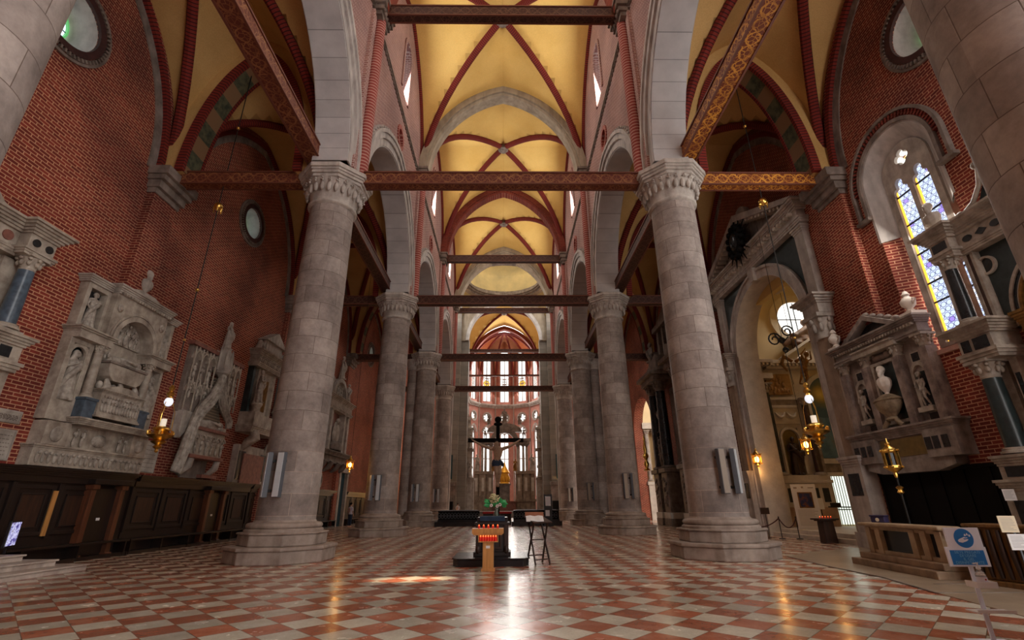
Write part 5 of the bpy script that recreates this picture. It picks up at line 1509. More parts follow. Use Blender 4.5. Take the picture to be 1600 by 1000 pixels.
# ---- right side altar
def altar_right():
    r = root('side_altar', (XWR, 9.55, 0), PRr, 'two-tier side altar of black and cream marble with gilded centre, at right edge', 'altar')
    # local x: viewer's right is toward the camera; the far end is at x = -3
    for sx in (-1, 1):
        x = sx*2.25
        m = MB(); m.box(x-.55, x+.5, -.85, 0, .3, 1.75); m.cornice(x-.55, x+.5, -.85, 1.72, 1.98, .10, 4); m.box(x-.5, x+.45, -.80, 0, 1.98, 2.35); m.cornice(x-.5, x+.45, -.8, 2.3, 2.55, .10, 4); m.build('lower_pedestal', M['marble'], r)
        m = MB(); m.box(x-.36, x+.3, -.87, -.84, .6, 1.5); m.box(x-.35, x+.3, -.815, -.79, 2.04, 2.28); m.build('pedestal_inset', M['dark_panel'], r)
        column_parts(r, x-.1, -.55, 2.72, 4.45, .23, 'green_marble')
        m = MB(); m.box(x-.45, x+.05, -.18, 0, 2.55, 4.9); m.box(x+.25, x+.45, -.3, 0, 2.55, 4.9); m.build('lower_pilaster', M['marble'], r)
        m = MB(); m.box(x+.30, x+.40, -.32, -.29, 2.75, 4.5); m.build('pilaster_inlay', M['black_marble'], r)
        m = MB(); m.cornice(x-.42, x+.52, -.78, 4.9, 5.15, .10, 3); m.box(x-.42, x+.5, -.78, 0, 5.15, 5.55); m.cornice(x-.45, x+.55, -.80, 5.55, 5.86, .26, 5); m.build('middle_entablature', M['marble'], r)
        m = MB(); m.box(x-.33, x-.10, -.80, -.77, 5.2, 5.5); m.box(x+.0, x+.40, -.80, -.77, 5.2, 5.5); m.box(x-.36-.08, x-.41, -.7, -.3, 5.2, 5.5); m.build('frieze_inlay', M['black_marble'], r)
        m = MB(); m.box(x-.34, x+.1, -.75, 0, 5.86, 6.0); m.box(x+.12, x+.46, -.5, 0, 5.86, 5.98); m.build('upper_plinth', M['marble'], r)
        column_parts(r, x-.12, -.50, 6.12, 7.6, .17, 'black_marble')
        m = MB(); m.box(x-.36, x-.20, -.2, 0, 5.9, 7.9); m.box(x+.16, x+.24, -.34, 0, 5.95, 7.9); m.box(x+.36, x+.44, -.34, 0, 5.95, 7.9); m.build('upper_pilaster', M['marble'], r)
        m = MB(); m.box(x+.20, x+.40, -.30, 0, 5.95, 7.9); m.build('upper_inlay', M['rose_black'], r)
        m = MB(); m.cornice(x-.40, x+.22, -.62, 7.9, 8.15, .08, 3); m.box(x-.4, x+.2, -.62, 0, 8.15, 8.5); m.cornice(x-.42, x+.24, -.64, 8.5, 8.86, .28, 5); m.build('top_entablature_block', M['marble'], r)
        m = MB(); m.box(x-.32, x+.12, -.64, -.61, 8.2, 8.44); m.box(x-.42, x-.405, -.5, -.2, 8.2, 8.44); m.build('top_inset', M['black_marble'], r)
        statue('bust', r, (x-.12, -.5, 8.86), .95, 'stone', 0, 'corner_bust')
    m = MB(); m.box(-2.1, 2.1, -.36, 0, 7.9, 8.5); m.cornice(-2.1, 2.1, -.38, 7.88, 8.05, .06, 3); m.cornice(-2.1, 2.1, -.40, 8.5, 8.86, .30, 6); m.build('top_entablature', M['marble'], r)
    m = MB()
    for i, x in enumerate((-1.75, -1.35, -.95, -.55, 0, .55, .95, 1.35, 1.75)):
        if i % 2 == 0: m.lathe([(.09, 0), (.09, .03)], (0, 0, 0), 16, M=Matrix.Translation((x, -.36, 8.28)) @ Matrix.Rotation(PI/2, 4, 'X') @ Matrix.Diagonal((1.5, 1, 1, 1)))
        else: m.prism([(x-.17, 8.28), (x, 8.17), (x+.17, 8.28), (x, 8.39)], -.38, -.35, 'y')
    m.build('frieze_inlays', M['black_marble'], r)
    m = MB(); inner = arc(0, 5.9, 1.45, 180, 0, 30); m.prism([(-2.0, 5.6)]+[(-1.45, 5.6)]+inner+[(1.45, 5.6), (2.0, 5.6), (2.0, 7.9), (-2.0, 7.9)], -.14, 0, 'y'); m.build('spandrel_wall', M['green_marble'], r)
    for (a, b, mt) in ((1.45, 1.53, 'marble'), (1.25, 1.33, 'marble'), (1.33, 1.45, 'black_marble')):
        m = MB(); m.band([(a, 5.6)]+arc(0, 5.9, a, 0, 180, 30)+[(-a, 5.6)], [(b, 5.6)]+arc(0, 5.9, b, 0, 180, 30)+[(-b, 5.6)], -.24 if mt == 'marble' else -.2, -.0, 'y'); m.build('arch_moulding' if mt == 'marble' else 'arch_inlay', M[mt], r, 35)
    m = MB(); m2 = MB()
    for sx in (-1, 1): m.band(arc(sx*1.72, 7.42, .20, 0, 360, 24), arc(sx*1.72, 7.42, .26, 0, 360, 24), -.22, -.13, 'y'); m2.lathe([(.2, 0), (.2, .03)], (0, 0, 0), 20, M=Matrix.Translation((sx*1.72, -.13, 7.42)) @ Matrix.Rotation(PI/2, 4, 'X'))
    m.build('round_rim', M['marble'], r, 35); m2.build('round_inlay', M['black_marble'], r)
    # gilded altarpiece
    m = MB()
    for k in range(5): m.band(arc(0, 5.9, 1.18-k*.12, 0, 180, 30), arc(0, 5.9, 1.25-k*.12, 0, 180, 30), -.30+k*.05, 0, 'y')
    m.prism([(-1.2, 5.9)]+arc(0, 5.9, 1.2, 180, 0, 24)+[(1.2, 5.9)], -.06, 0, 'y')
    for k in range(9):
        a = PI*(k+.5)/9; m.bar((.2*math.cos(a), -.10, 5.95+.2*math.sin(a)), (.62*math.cos(a), -.10, 5.95+.62*math.sin(a)), .08, .06, (0, 1, 0)); m.ell((.95*math.cos(a), -.24, 5.9+.95*math.sin(a)), .06, 8, 6)
    m.build('gilded_shell_arch', M['gilt_wood'], r, 40)
    m = MB(); m.cornice(-1.3, 1.3, -.42, 5.55, 5.9, .1, 5)
    for x in (-1.15, 1.15): m.box(x-.14, x+.14, -.42, 0, 2.7, 5.6); m.box(x-.08, x+.08, -.46, -.4, 2.9, 5.4)
    m.box(-1.3, 1.3, -.5, 0, 2.2, 2.7); m.build('gilded_frame', M['gilt_wood'], r)
    m = MB(); m.box(-1.0, 1.0, -.2, 0, 2.7, 5.6); m.build('altar_picture', M['green_marble'], r)
    # scrolled pediment
    m = MB()
    for sx in (-1, 1):
        out = [(sx*1.75, 8.9), (sx*1.65, 9.0), (sx*1.3, 9.15), (sx*1.0, 9.5), (sx*.85, 9.95), (sx*.78, 10.3)]
        m.tube([(a, -.3, b) for a, b in out], [.09, .06, .06, .06, .07, .06], 8); m.ell((sx*1.72, -.3, 9.0), .11); m.ell((sx*.88, -.3, 10.05), .12)
        m.box(sx*.75, sx*.85, -.3, 0, 8.86, 10.6)
    m.build('scrolled_pediment', M['marble'], r, 50)
    m = MB(); m.prism([(-1.55, 8.9), (1.55, 8.9), (1.2, 9.15), (.92, 9.6), (.8, 10.3), (-.8, 10.3), (-.92, 9.6), (-1.2, 9.15)], -.22, 0, 'y'); m.build('pediment_field', M['green_marble'], r)
    m = MB(); m.box(-1.5, 1.5, -1.15, -.1, .3, 1.3); m.box(-1.6, 1.6, -1.25, -.1, 1.3, 1.4); m.build('altar_table', M['marble'], r, bevel=.02)
M['rose_black'] = plain('brown_veined_marble', (.09, .05, .04), .3, 0, .7, 5)
altar_right()

# ---- right wall monument with bust and urn
def mon_right():
    r = root('bust_monument', (XWR, 15.6, 0), PRr, 'grey marble wall monument with white bust over an urn, right wall', 'monument')
    r.scale = (.92, 1, 1)
    m = MB(); m.box(-2.25, 2.2, -.35, 0, 2.72, 3.5); m.cornice(-2.3, 2.25, -.4, 3.45, 3.75, .18, 5); m.box(-2.35, -1.1, -.5, 0, 2.72, 3.5); m.box(1.1, 2.3, -.5, 0, 2.72, 3.5); m.build('base_course', M['marble_grey'], r)
    m = MB(); m.prism([(-1.9, 2.72), (-1.9, 2.5), (-1.2, 2.35), (1.2, 2.35), (1.9, 2.5), (1.9, 2.72)], -.4, 0, 'y'); m.build('underside_moulding', M['marble_grey'], r)
    m = MB(); m.box(-1.0, 1.0, -.37, -.34, 2.85, 3.4); m.build('inscription_panel', M['gold_panel'], r)
    m = MB()
    for x in (-2.1, -1.75, -1.4, 1.25, 1.55, 1.9): m.box(x-.1, x+.12, -.525, -.495, 2.95, 3.3)
    m.build('base_insets', M['dark_panel'], r)
    m = MB(); m.box(-2.1, 2.05, -.12, 0, 3.75, 6.4); m.build('back_wall', M['marble_grey'], r)
    for x in (-2.0, -.78, .78, 1.95):
        m = MB(); m.box(x-.16, x+.16, -.36, 0, 3.75, 5.95); m.build('pilaster', M['marble_mottled'], r)
        m = MB(); capital(m, x, -.2, 5.95, .15, .42); m.build('pilaster_capital', M['marble'], r, 50)
    for sx in (-1, 1):
        x = sx*1.38
        m = MB(); niche(m, x, .46, 4.2, 5.5, -.12, .08); panel_frame(m, x-.2, x+.2, 5.6, 5.95, -.12, .04, .04); m.box(x-.3, x+.3, -.36, 0, 4.05, 4.2); m.build('niche_frame', M['marble'], r)
        m = MB(); m.box(x-.23, x+.23, -.14, -.12, 4.2, 5.3); m.box(x-.16, x+.16, -.15, -.12, 5.64, 5.91); m.box(x-.18, x+.18, -.15, -.12, 3.75, 4.02); m.build('niche_slab', M['dark_panel'], r)
        statue('n0', r, (x, -.26, 4.2), 1.08, 'marble_statue', 0, 'putto')
    m = MB(); panel_frame(m, -.6, .6, 3.9, 6.0, -.12, .10, .12); m.build('centre_frame', M['marble'], r)
    m = MB(); m.box(-.5, .5, -.14, -.12, 3.9, 5.9); m.build('black_panel', M['green_marble'], r)
    statue('bust', r, (0, -.36, 4.78), 1.0, 'white_marble', 0, 'white_bust')
    m = MB(); m.lathe([(.18, 3.98), (.26, 4.02), (.18, 4.1), (.38, 4.3), (.52, 4.52), (.5, 4.6), (.56, 4.64), (.46, 4.72), (.2, 4.84)], (0, -.42, 0), 24, 1, .6, fold=lambda a, z: .03*math.sin(16*a))
    m.tube([(-.2, -.45, 3.98), (-.35, -.48, 3.85), (-.42, -.45, 3.78)], [.08, .07, .09], 8); m.tube([(.2, -.45, 3.98), (.35, -.48, 3.85), (.42, -.45, 3.78)], [.08, .07, .09], 8)
    m.build('urn', M['marble_dark_gold'], r, 50)
    m = MB(); m.cornice(-2.15, 2.1, -.40, 6.36, 6.5, .05, 2); m.box(-2.12, 2.08, -.38, 0, 6.5, 6.72); m.cornice(-2.15, 2.1, -.42, 6.72, 6.95, .2, 4); m.build('entablature', M['marble_grey'], r)
    m = MB()
    for i in range(30): m.box(-2.1+i*.14, -2.03+i*.14, -.5, -.4, 6.66, 6.74)
    m.build('dentils', M['marble'], r)
    m = MB(); m.box(-1.1, 1.1, -.5, 0, 6.3, 6.44); m.cornice(-.95, .95, -.48, 6.44, 6.54, .08, 2); m.build('centre_ledge', M['marble'], r)
    m = MB(); m.ell((0, -.2, 6.15), (.42, .12, .1)); m.ell((-.3, -.2, 6.2), (.12, .1, .12)); m.ell((.3, -.2, 6.2), (.12, .1, .12)); m.build('garland', M['marble_grey'], r, 60)
    m = MB(); m.band([(-1.1, 6.98), (0, 7.5), (1.1, 6.98)], [(-1.45, 6.98), (0, 7.68), (1.45, 6.98)], -.5, 0, 'y'); m.build('pediment', M['marble_grey'], r)
    m = MB(); m.prism([(-1.15, 6.95), (0, 7.5), (1.15, 6.95)], -.2, 0, 'y'); m.build('pediment_field', M['dark_panel'], r)
    m = MB()
    for i in range(9): m.ell((-1.3+i*.32, -.3, 7.15+.55*(1-abs(i-4)/4)), (.16, .12, .09), 8, 6)
    m.build('pediment_carving', M['marble_grey'], r, 60)
    for x in (-2.0, 1.95):
        m = MB(); m.box(x-.25, x+.25, -.5, 0, 6.95, 7.08); m.lathe([(.08, 0), (.14, .05), (.08, .12), (.2, .25), (.22, .38), (.12, .5), (.08, .55), (.12, .6), (.05, .72)], (x, -.3, 7.08), 16); m.tube([(x+.2, -.3, 7.5), (x+.32, -.3, 7.45), (x+.2, -.3, 7.3)], .03, 6); m.build('finial_urn', M['white_marble'], r, 50)
M['marble_grey'] = stone_mat('grey_veined_marble', (.34, .29, .26), (.17, .135, .12), 3, .5)
M['marble_mottled'] = stone_mat('mottled_marble', (.42, .34, .30), (.11, .08, .075), 2.2, .4)
M['marble_dark_gold'] = stone_mat('brown_gold_stone', (.34, .26, .17), (.16, .11, .07), 6, .5)
M['white_marble'] = plain('white_marble', (.80, .72, .64), .5, 0, .12)
M['gold_panel'] = plain('bronze_inscription_plate', (.24, .17, .06), .4, .4, .3)
mon_right()
r = root('wall_panelling', (XWR, 15.15, 0), PRr, 'black panelling covering the lower right wall under the bust monument', 'panelling')
m = MB(); m.box(-2.2, 2.75, -.06, 0, 0, 2.36); m.build('board', M['black_wood'], r)
m = MB(); m.box(-2.2, 2.75, -.12, 0, 2.36, 2.46)
for i in range(7): m.box(-2.2+i*.8, -2.12+i*.8, -.09, -.05, 0, 2.36)
m.build('battens', M['black_wood'], r)

# ---- right aisle portal to the chapel
def portal():
    r = root('chapel_portal', (XWR, PYC, 0), PRr, 'tall stone portal with arch and dentilled pediment opening into the bright chapel', 'portal')
    m = MB(); pa = [(-PR, .3), (-PR, PZ)]; 
    inner = [(-PR+.02, 0), (-PR+.02, PZ)]+[(PR*.994*math.cos(PI-PI*i/28), PZ+PR*.994*math.sin(PI*i/28)) for i in range(29)]+[(PR-.02, PZ), (PR-.02, 0)]
    outer = [(-PR-.55, 0), (-PR-.55, PZ)]+[((PR+.55)*math.cos(PI-PI*i/28), PZ+(PR+.55)*math.sin(PI*i/28)) for i in range(29)]+[(PR+.55, PZ), (PR+.55, 0)]
    m.band(inner, outer, -.22, .0, 'y'); m.build('archivolt', M['portal_stone'], r, 35)
    m = MB(); i2 = [(a*.985, b) for a, b in inner]; m.band(i2, inner, -.24, .95, 'y'); m.build('intrados', M['portal_pale'], r, 35)
    m = MB(); o2 = [(a*(PR+.63)/(PR+.55), b+(.06 if b > PZ else 0)) for a, b in outer]; m.band([(a*(PR+.4)/(PR+.55), b-(.12 if b > PZ else 0)) for a, b in outer], outer, -.30, 0, 'y'); m.build('archivolt_moulding', M['portal_stone'], r, 35)
    m = MB(); m.prism([(-4.1, PZ)]+[((PR+.5)*math.cos(PI-PI*i/28), PZ+(PR+.5)*math.sin(PI*i/28)) for i in range(29)]+[(4.1, PZ), (4.1, 13.2), (-4.1, 13.2)], -.1, 0, 'y'); m.build('spandrel_panel', M['green_marble'], r)
    for sx in (-1, 1):
        x = sx*4.15
        m = MB(); m.box(x-.3, x+.3, -.30, 0, 9.5, 12.6); m.cornice(x-.3, x+.3, -.3, 12.5, 12.8, .1, 3); m.build('upper_pilaster', M['portal_stone'], r)
        m = MB(); m.box(x-.45, x+.45, -.55, 0, .3, 2.7); m.cornice(x-.45, x+.45, -.55, 2.7, 3.05, .12, 4); m.box(x-.55, x+.55, -.65, 0, 0, .5); m.build('pedestal', M['portal_stone'], r)
        m = MB(); m.box(x-.28, x+.28, -.57, -.54, 1.7, 2.45); m.build('pedestal_inset', M['dark_panel'], r)
        m = MB(); m.box(x-.36, x+.36, -.42, 0, 3.05, 7.6); m.build('lower_pilaster', M['portal_brown'], r)
        m = MB(); capital(m, x, -.25, 7.6, .3, 1.0); m.build('pilaster_capital', M['stone'], r, 50)
        m = MB(); m.box(x-.5, x+.5, -.62, 0, 8.6, 9.0); m.cornice(x-.5, x+.5, -.62, 9.0, 9.35, .3, 4); m.build('impost', M['stone'], r)
    m = MB(); m.cornice(-4.6, 4.6, -.38, 12.85, 13.15, .08, 3); m.box(-4.5, 4.5, -.4, 0, 13.15, 13.5); m.cornice(-4.6, 4.6, -.45, 13.5, 13.9, .3, 5); m.build('entablature', M['portal_stone'], r)
    m = MB(); m.band([(-4.3, 13.95), (0, 15.75), (4.3, 13.95)], [(-4.9, 13.95), (0, 16.15), (4.9, 13.95)], -.75, 0, 'y'); m.build('pediment', M['portal_stone'], r)
    m = MB(); m.prism([(-4.3, 13.9), (0, 15.75), (4.3, 13.9)], -.2, 0, 'y'); m.build('pediment_field', M['stone_dark'], r)
    m = MB()
    for i in range(30): m.box(-4.3+i*.29, -4.16+i*.29, -.6, -.4, 13.36, 13.5)
    for sx in (-1, 1):
        for i in range(14):
            t = (i+.5)/14; x = sx*4.2*(1-t); z = 13.95+1.78*t; m.box(x-.07, x+.07, -.65, -.2, z-.12, z+.03)
    m.build('dentils', M['portal_pale'], r)
    m = MB()
    for i in range(28):
        a = 2*PI*i/28; q = .95+.35*(i % 2); m.tube([(.3*math.cos(a), -.8, 14.5+.3*math.sin(a)), (q*math.cos(a), -.7, 14.5+q*1.1*math.sin(a))], [.09, .02], 5)
    m.ell((0, -.75, 14.5), (.62, .25, .75), 16, 10)
    for i in range(14):
        a = 2*PI*i/14; m.ell((.7*math.cos(a), -.85, 14.5+.85*math.sin(a)), .17, 8, 6)
    m.build('sunburst_carving', M['black_wood'], r, 60)
    m = MB(); m.ell((0, -.9, 14.5), (.36, .2, .5), 16, 10); m.build('sunburst_centre', M['black_marble'], r, 60)
    m = MB(); m.prism([(-.55, 16.1)]+arc(0, 16.1, .55, 180, 0, 14)+[(.55, 16.1)], -.3, 0, 'y'); m.build('crest', M['stone'], r, 40)
    m = MB(); m.prism([(-.2, PZ+PR-.05), (.2, PZ+PR-.05), (.3, PZ+PR+.65), (-.3, PZ+PR+.65)], -.4, 0, 'y'); m.build('keystone', M['portal_stone'], r, bevel=.02)
M['portal_stone'] = stone_mat('warm_grey_stone', (.50, .44, .39), (.33, .28, .25), 2, .6)
M['portal_pale'] = stone_mat('pale_portal_stone', (.60, .53, .45), (.44, .38, .32), 2, .6, False)
M['portal_brown'] = stone_mat('brown_stone', (.34, .24, .17), (.22, .15, .10), 2, .5)
portal()
# ------------------------------------------------------------------ dark panelling along the left wall
def panelling(y0, y1, label, doors=(), stripe=None, name='wood_panelling', cat='panelling'):
    L = y1-y0; r = root(name, (XWL, (y0+y1)/2, 0), PL, label, cat, 'dark wood panelling of the left wall')
    yc = (y0+y1)/2
    m = MB(); m.box(-L/2, L/2, -.12, 0, 0, 2.42); m.build('back_board', M['wood'], r)
    m = MB(); m.cornice(-L/2+.14, L/2-.14, -.24, 2.38, 2.60, .14, 4); m.box(-L/2, L/2, -.22, 0, 2.2, 2.38); m.build('cornice', M['black_wood2'], r)
    n = max(1, int(L/1.45)); w = L/n
    for i in range(n):
        xa = -L/2+w*i; xb = xa+w
        if any(abs((xa+xb)/2+yc-d) < .55 for d in doors): continue
        m = MB(); panel_frame(m, xa+.12, xb-.12, .78, 2.12, -.12, .10, .05); panel_frame(m, xa+.34, xb-.34, .98, 1.9, -.12, .04, .035)
        m.box(xa-.03, xa+.10, -.19, -.1, .7, 2.2)
        m.build('panel', M['wood'], r, bevel=.008)
        m = MB(); m.box(xa+.38, xb-.38, -.135, -.12, 1.02, 1.86); m.build('panel_field', M['wood_mid'], r)
    m = MB(); m.box(-L/2, L/2, -.55, -.1, .44, .50); m.box(-L/2, L/2, -.50, -.1, 0, .10)
    k = int(L/1.5)
    for i in range(k+1):
        x = -L/2+.1+(L-.2)*i/k
        m.prism([(x-.03, 0), (x+.03, 0), (x+.03, .44), (x-.03, .44)], -.52, -.1, 'y'); 
    m.build('bench', M['black_wood2'], r)
    for d in doors:
        x = d-yc
        dr = None
        m = MB(); m.box(x-.52, x+.52, -.20, -.1, .1, 2.1); dr = m.build('door', M['black_wood2'], r, bevel=.01)
        for q in (-.62, .62):
            m = MB(); m.box(x+q-.10, x+q+.10, -.34, -.1, .12, 2.12); m.box(x+q-.14, x+q+.14, -.40, -.1, 2.05, 2.2); m.box(x+q-.14, x+q+.14, -.40, -.1, .0, .14); m.build('door_pilaster', M['wood_red'], r, bevel=.02)
        m = MB(); m.box(x-.8, x+.8, -.46, -.1, 2.2, 2.36); m.build('door_lintel', M['wood'], r, bevel=.02)
        m = MB(); m.box(x-.06, x+.08, -.215, -.2, 1.12, 1.20); m.build('door_label', M['paper'] , dr)
    if stripe is not None:
        x = stripe-yc
        m = MB(); m.box(x-.07, x+.07, -.205, -.16, .76, 1.98); m.build('bare_wood_strip', M['wood_light'], r)['label'] = 'light orange bare wood strip'
    return r
M['black_wood2'] = wood('near_black_walnut', (.020, .010, .007), (.008, .004, .003), .35)
M['wood_red'] = wood('reddish_walnut', (.16, .05, .02), (.06, .02, .01), .35)
panelling(12.3, 18.12, 'dark wood panelling under the arched tomb, with an orange strip of bare wood', (16.9,), 15.1)
panelling(18.18, 26.4, 'dark wood panelling with a door, under the draped tomb', (23.3,))
panelling(26.46, 39.5, 'dark wood panelling beyond the biggest left column, left of the far doorway', ())
panelling(42.4, 50.2, 'last stretch of dark wood panelling, right of the far doorway', ())
# screen at the left edge
r = root('information_screen', (-12.2, 13.3, .605), PL+.5, 'small colourful lit screen by the marble steps at the left edge', 'screen')
t = NT('screen_picture'); v, x, y, z = t.coord()
t.col((.01, .01, .01)).emit(t.ramp(t.noise(v, 9, 4, .7), [(.3, (.01, .01, .06)), (.45, (.05, .03, .25)), (.55, (.7, .7, .95)), (.62, (.03, .02, .1)), (.75, (.6, .3, .05))]), .9); M['screen'] = t.m
m = MB(); m.box(-.36, .36, -.03, .03, 0, .60); m.build('casing', M['lacquer'], r, bevel=.01)
m = MB(); m.box(-.33, .33, -.036, -.03, .03, .57); m.build('display', M['screen'], r)
m = MB(); m.box(-.03, .03, 0, .05, -.43, .1); m.box(-.22, .22, -.15, .2, -.45, -.42); m.build('stand', M['lacquer'], r)

# ------------------------------------------------------------------ centre of the nave
r = root('black_plinth_step', (-.15, 14.75, 0), 0, 'wide black low step under the dark wooden cabinet in mid-nave', 'step')
m = MB(); m.prism([(-.85, -.95), (.85, -.95), (1.0, -.7), (1.0, .8), (-1.0, .8), (-1.0, -.7)], 0, .16, 'z'); m.prism([(-.88, -.98), (.88, -.98), (1.03, -.72), (1.03, .8), (-1.03, .8), (-1.03, -.72)], .16, .20, 'z'); m.build('step', M['lacquer'], r, bevel=.01)
r = root('wooden_cabinet', (-.12, 14.75, .2), 0, 'dark wooden stepped cabinet carrying the flowers, behind the candle stand', 'cabinet')
m = MB(); m.box(-.52, .50, -.4, .4, 0, .10); m.box(-.45, .43, -.35, .35, .1, .78); m.box(-.5, .48, -.4, .4, .78, .84); m.build('body', M['wood'], r, bevel=.012)
m = MB()
for q in (-.40, .38): m.box(q-.06, q+.06, -.40, -.3, .06, .78); m.ell((q, -.4, .16), (.07, .05, .1))
m.build('corner_post', M['wood_mid'], r, bevel=.01)
m = MB(); panel_frame(m, -.28, .26, .16, .72, -.35, .06, .03); m.build('front_panel', M['wood_mid'], r, bevel=.01)
m = MB(); m.box(-.44, .42, -.30, .35, .84, .97); m.build('upper_tier', M['lacquer'], r, bevel=.01)
r = root('altar_cloth', (-.12, 14.75, 1.175), 0, 'dark blue cloth lying on top of the wooden cabinet', 'cloth')
m = MB(); m.box(-.36, .34, -.32, .3, 0, .025); m.box(-.36, .34, -.335, -.315, -.10, .02); m.build('cloth', M['blue_cloth'], r, bevel=.008)
# candle stand
r = root('candle_stand', (-.19, 13.05, 0), 0, 'light wooden offering stand with five red-lit candles in front of the black step', 'candle stand')
m = MB(); m.box(-.165, .165, -.13, .13, 0, .05); m.build('foot', M['wood_light'], r, bevel=.006)
m = MB(); m.box(-.135, .135, -.09, .09, .05, .66); m.build('column', M['wood_light'], r, bevel=.004)
m = MB(); m.box(-.40, .38, -.20, .20, .84, .95); m.prism([(-.40, .84), (.38, .84), (.33, .80), (-.35, .80)], -.18, .18, 'y'); m.build('top', M['wood_light'], r, bevel=.006)
m = MB(); m.box(-.24, .24, -.16, .16, .64, .665); m.box(-.245, -.225, -.16, .16, .64, .82); m.box(.225, .245, -.16, .16, .64, .82); m.box(-.24, .24, .14, .16, .64, .82); m.build('tray', M['wood_light'], r)
m = MB(); m.box(-.055, .045, -.094, -.09, .50, .56); m.build('label', M['paper'], r)
t = NT('red_candle_rows'); t.col((.5, .01, .01)).rough(.3).emit((1, .04, .02), .5); M['red_glass'] = t.m; t.b.inputs['Emission Strength'].default_value = .15
cr = root('votive_candle', (0, 0, 0), 0, 'x', 'candle', 'votive candles of the wooden stand')
m = MB(); m.lathe([(.022, 0), (.030, .055), (.030, .06)], (0, 0, 0), 12); m.build('cup', M['red_glass'], cr, 50)
m = MB(); m.ell((0, 0, .068), (.015, .015, .022)); m.build('flame', M['glow_red'], cr)
nm5 = ['leftmost', 'second from left', 'middle', 'second from right', 'rightmost']
for i in range(5):
    o = cr if i == 0 else copy_tree(cr)
    o.location = (-.19-.235+.117*i, 13.0, .95); o['label'] = '%s of five small red candles on top of the light wooden stand' % nm5[i]; o['group'] = 'lit candles on the wooden stand'
cr2 = copy_tree(cr); 
k = 0
for j in range(2):
    for i in range(7):
        o = cr2 if k == 0 else copy_tree(cr2)
        o.location = (-.19-.19+.063*i, 12.92+.12*j, .665); o.scale = (.9, .9, 1.6); o['group'] = 'unused red candles in the tray of the wooden stand'
        o['label'] = '%s red glass candle of the %s row in the tray of the light wooden stand' % (['leftmost', 'second', 'third', 'middle', 'fifth', 'sixth', 'rightmost'][i], ['front', 'back'][j]); k += 1
point('candle_light', (-.19, 12.95, 1.12), .5, (1, .25, .08), .1)
# folding stand with open missal
r = root('folding_stand', (1.14, 14.4, 0), .5, 'tall folding wooden stand with crossed legs beside the wooden cabinet', 'stand')
for sx in (-.23, .23):
    m = MB(); m.bar((sx, -.2, 0), (sx*.9, .16, 1.05), .03, .045); m.build('leg', M['wood_mid'], r)
    m = MB(); m.bar((sx*1.08, .22, 0), (sx*.95, -.16, 1.05), .03, .045); m.build('leg', M['wood_mid'], r)
m = MB(); m.bar((-.23, -.16, .12), (.23, -.16, .12), .03, .03); m.bar((-.24, .18, .2), (.24, .18, .2), .03, .03); m.bar((-.21, 0, .6), (.21, 0, .6), .03, .03); m.build('crossbar', M['wood_mid'], r)
m = MB(); m.bar((0, -.26, 1.03), (0, .26, 1.18), .62, .03); m.build('desk', M['wood_mid'], r)
r = root('open_book', (1.05, 14.35, 0), 0, 'open book lying on the tall folding wooden stand', 'book')
m = MB()
for s in (-1, 1):
    m.add([(0, -.2, 1.085), (s*.12, -.2, 1.105), (s*.24, -.2, 1.09), (s*.24, .16, 1.20), (s*.12, .16, 1.215), (0, .16, 1.195), (0, -.2, 1.06), (s*.24, -.2, 1.062), (s*.24, .16, 1.17), (0, .16, 1.168)],
          [[0,1,4,5],[1,2,3,4],[0,6,7,2,1],[2,7,8,3],[3,8,9,5,4],[6,9,8,7]])
m.build('pages', M['paper'], r)
m = MB(); m.box(-.26, .26, .16, .19, 1.16, 1.30); m.build('cover', M['rose_leather'] if 'rose_leather' in M else M.setdefault('rose_leather', plain('brown_leather', (.30, .10, .04), .6)), r)
# flowers
r = root('flower_vase', (-.02, 14.75, 1.20), 0, 'vase of pale flowers and green leaves standing on the blue cloth', 'flowers')
m = MB(); m.lathe([(.05, 0), (.06, .05), (.045, .12), (.06, .19), (.055, .2)], (0, 0, 0), 14); m.build('vase', M['glassy'] if 'glassy' in M else M.setdefault('glassy', plain('grey_glass', (.15, .18, .14), .15)), r, 50)
rn = random.Random(3)
m = MB()
for cxz in ((-.12, .44, .09), (-.02, .47, .10), (-.10, .52, .07)):
    for i in range(46):
        a = rn.uniform(0, 2*PI); b = rn.uniform(-1, 1); q = math.sqrt(1-b*b)
        m.ell((cxz[0]+cxz[2]*q*math.cos(a), -.05+cxz[2]*q*math.sin(a), cxz[1]+cxz[2]*b), .022, 5, 4)
m.build('pale_blooms', plain('cream_petals', (.62, .56, .32), .8), r, 60)
m = MB()
for x, z in ((.10, .30), (.02, .26), (-.15, .28)):
    for i in range(12):
        a = 2*PI*i/12; m.ell((x+.03*math.cos(a), -.15, z+.03*math.sin(a)), .018, 5, 4)
m.build('pink_blooms', plain('pink_white_petals', (.70, .58, .58), .8), r, 60)
m = MB()
for i in range(34):
    a = rn.uniform(-.6, PI+.6); L = rn.uniform(.26, .46); x0 = .12 if i % 2 else -.16; z0 = .28
    d = Vector((math.cos(a), rn.uniform(-.5, .3), math.sin(a)*.8)).normalized(); s = d.cross(Vector((0, 1, .2))).normalized()*.055
    p = Vector((x0*.4, 0, z0)); q = Vector((x0, -.02, z0+.03))
    e = q+d*L*.55; mid = q+d*L*.3
    m.add([q, mid+s, e, mid-s, mid+Vector((0, -.012, 0))], [[0, 1, 4], [1, 2, 4], [2, 3, 4], [3, 0, 4], [0, 3, 2, 1]])
m.build('leaves', plain('fresh_green_leaves', (.04, .36, .10), .5), r)
m = MB()
for x, z in ((-.12, .42), (0, .44), (.1, .3), (-.14, .3), (.16, .34)): m.tube([(0, 0, .12), (x*.6, 0, z*.7), (x, -.03, z)], .008, 5)
m.build('stems', plain('dark_green_stems', (.03, .10, .03), .6), r)

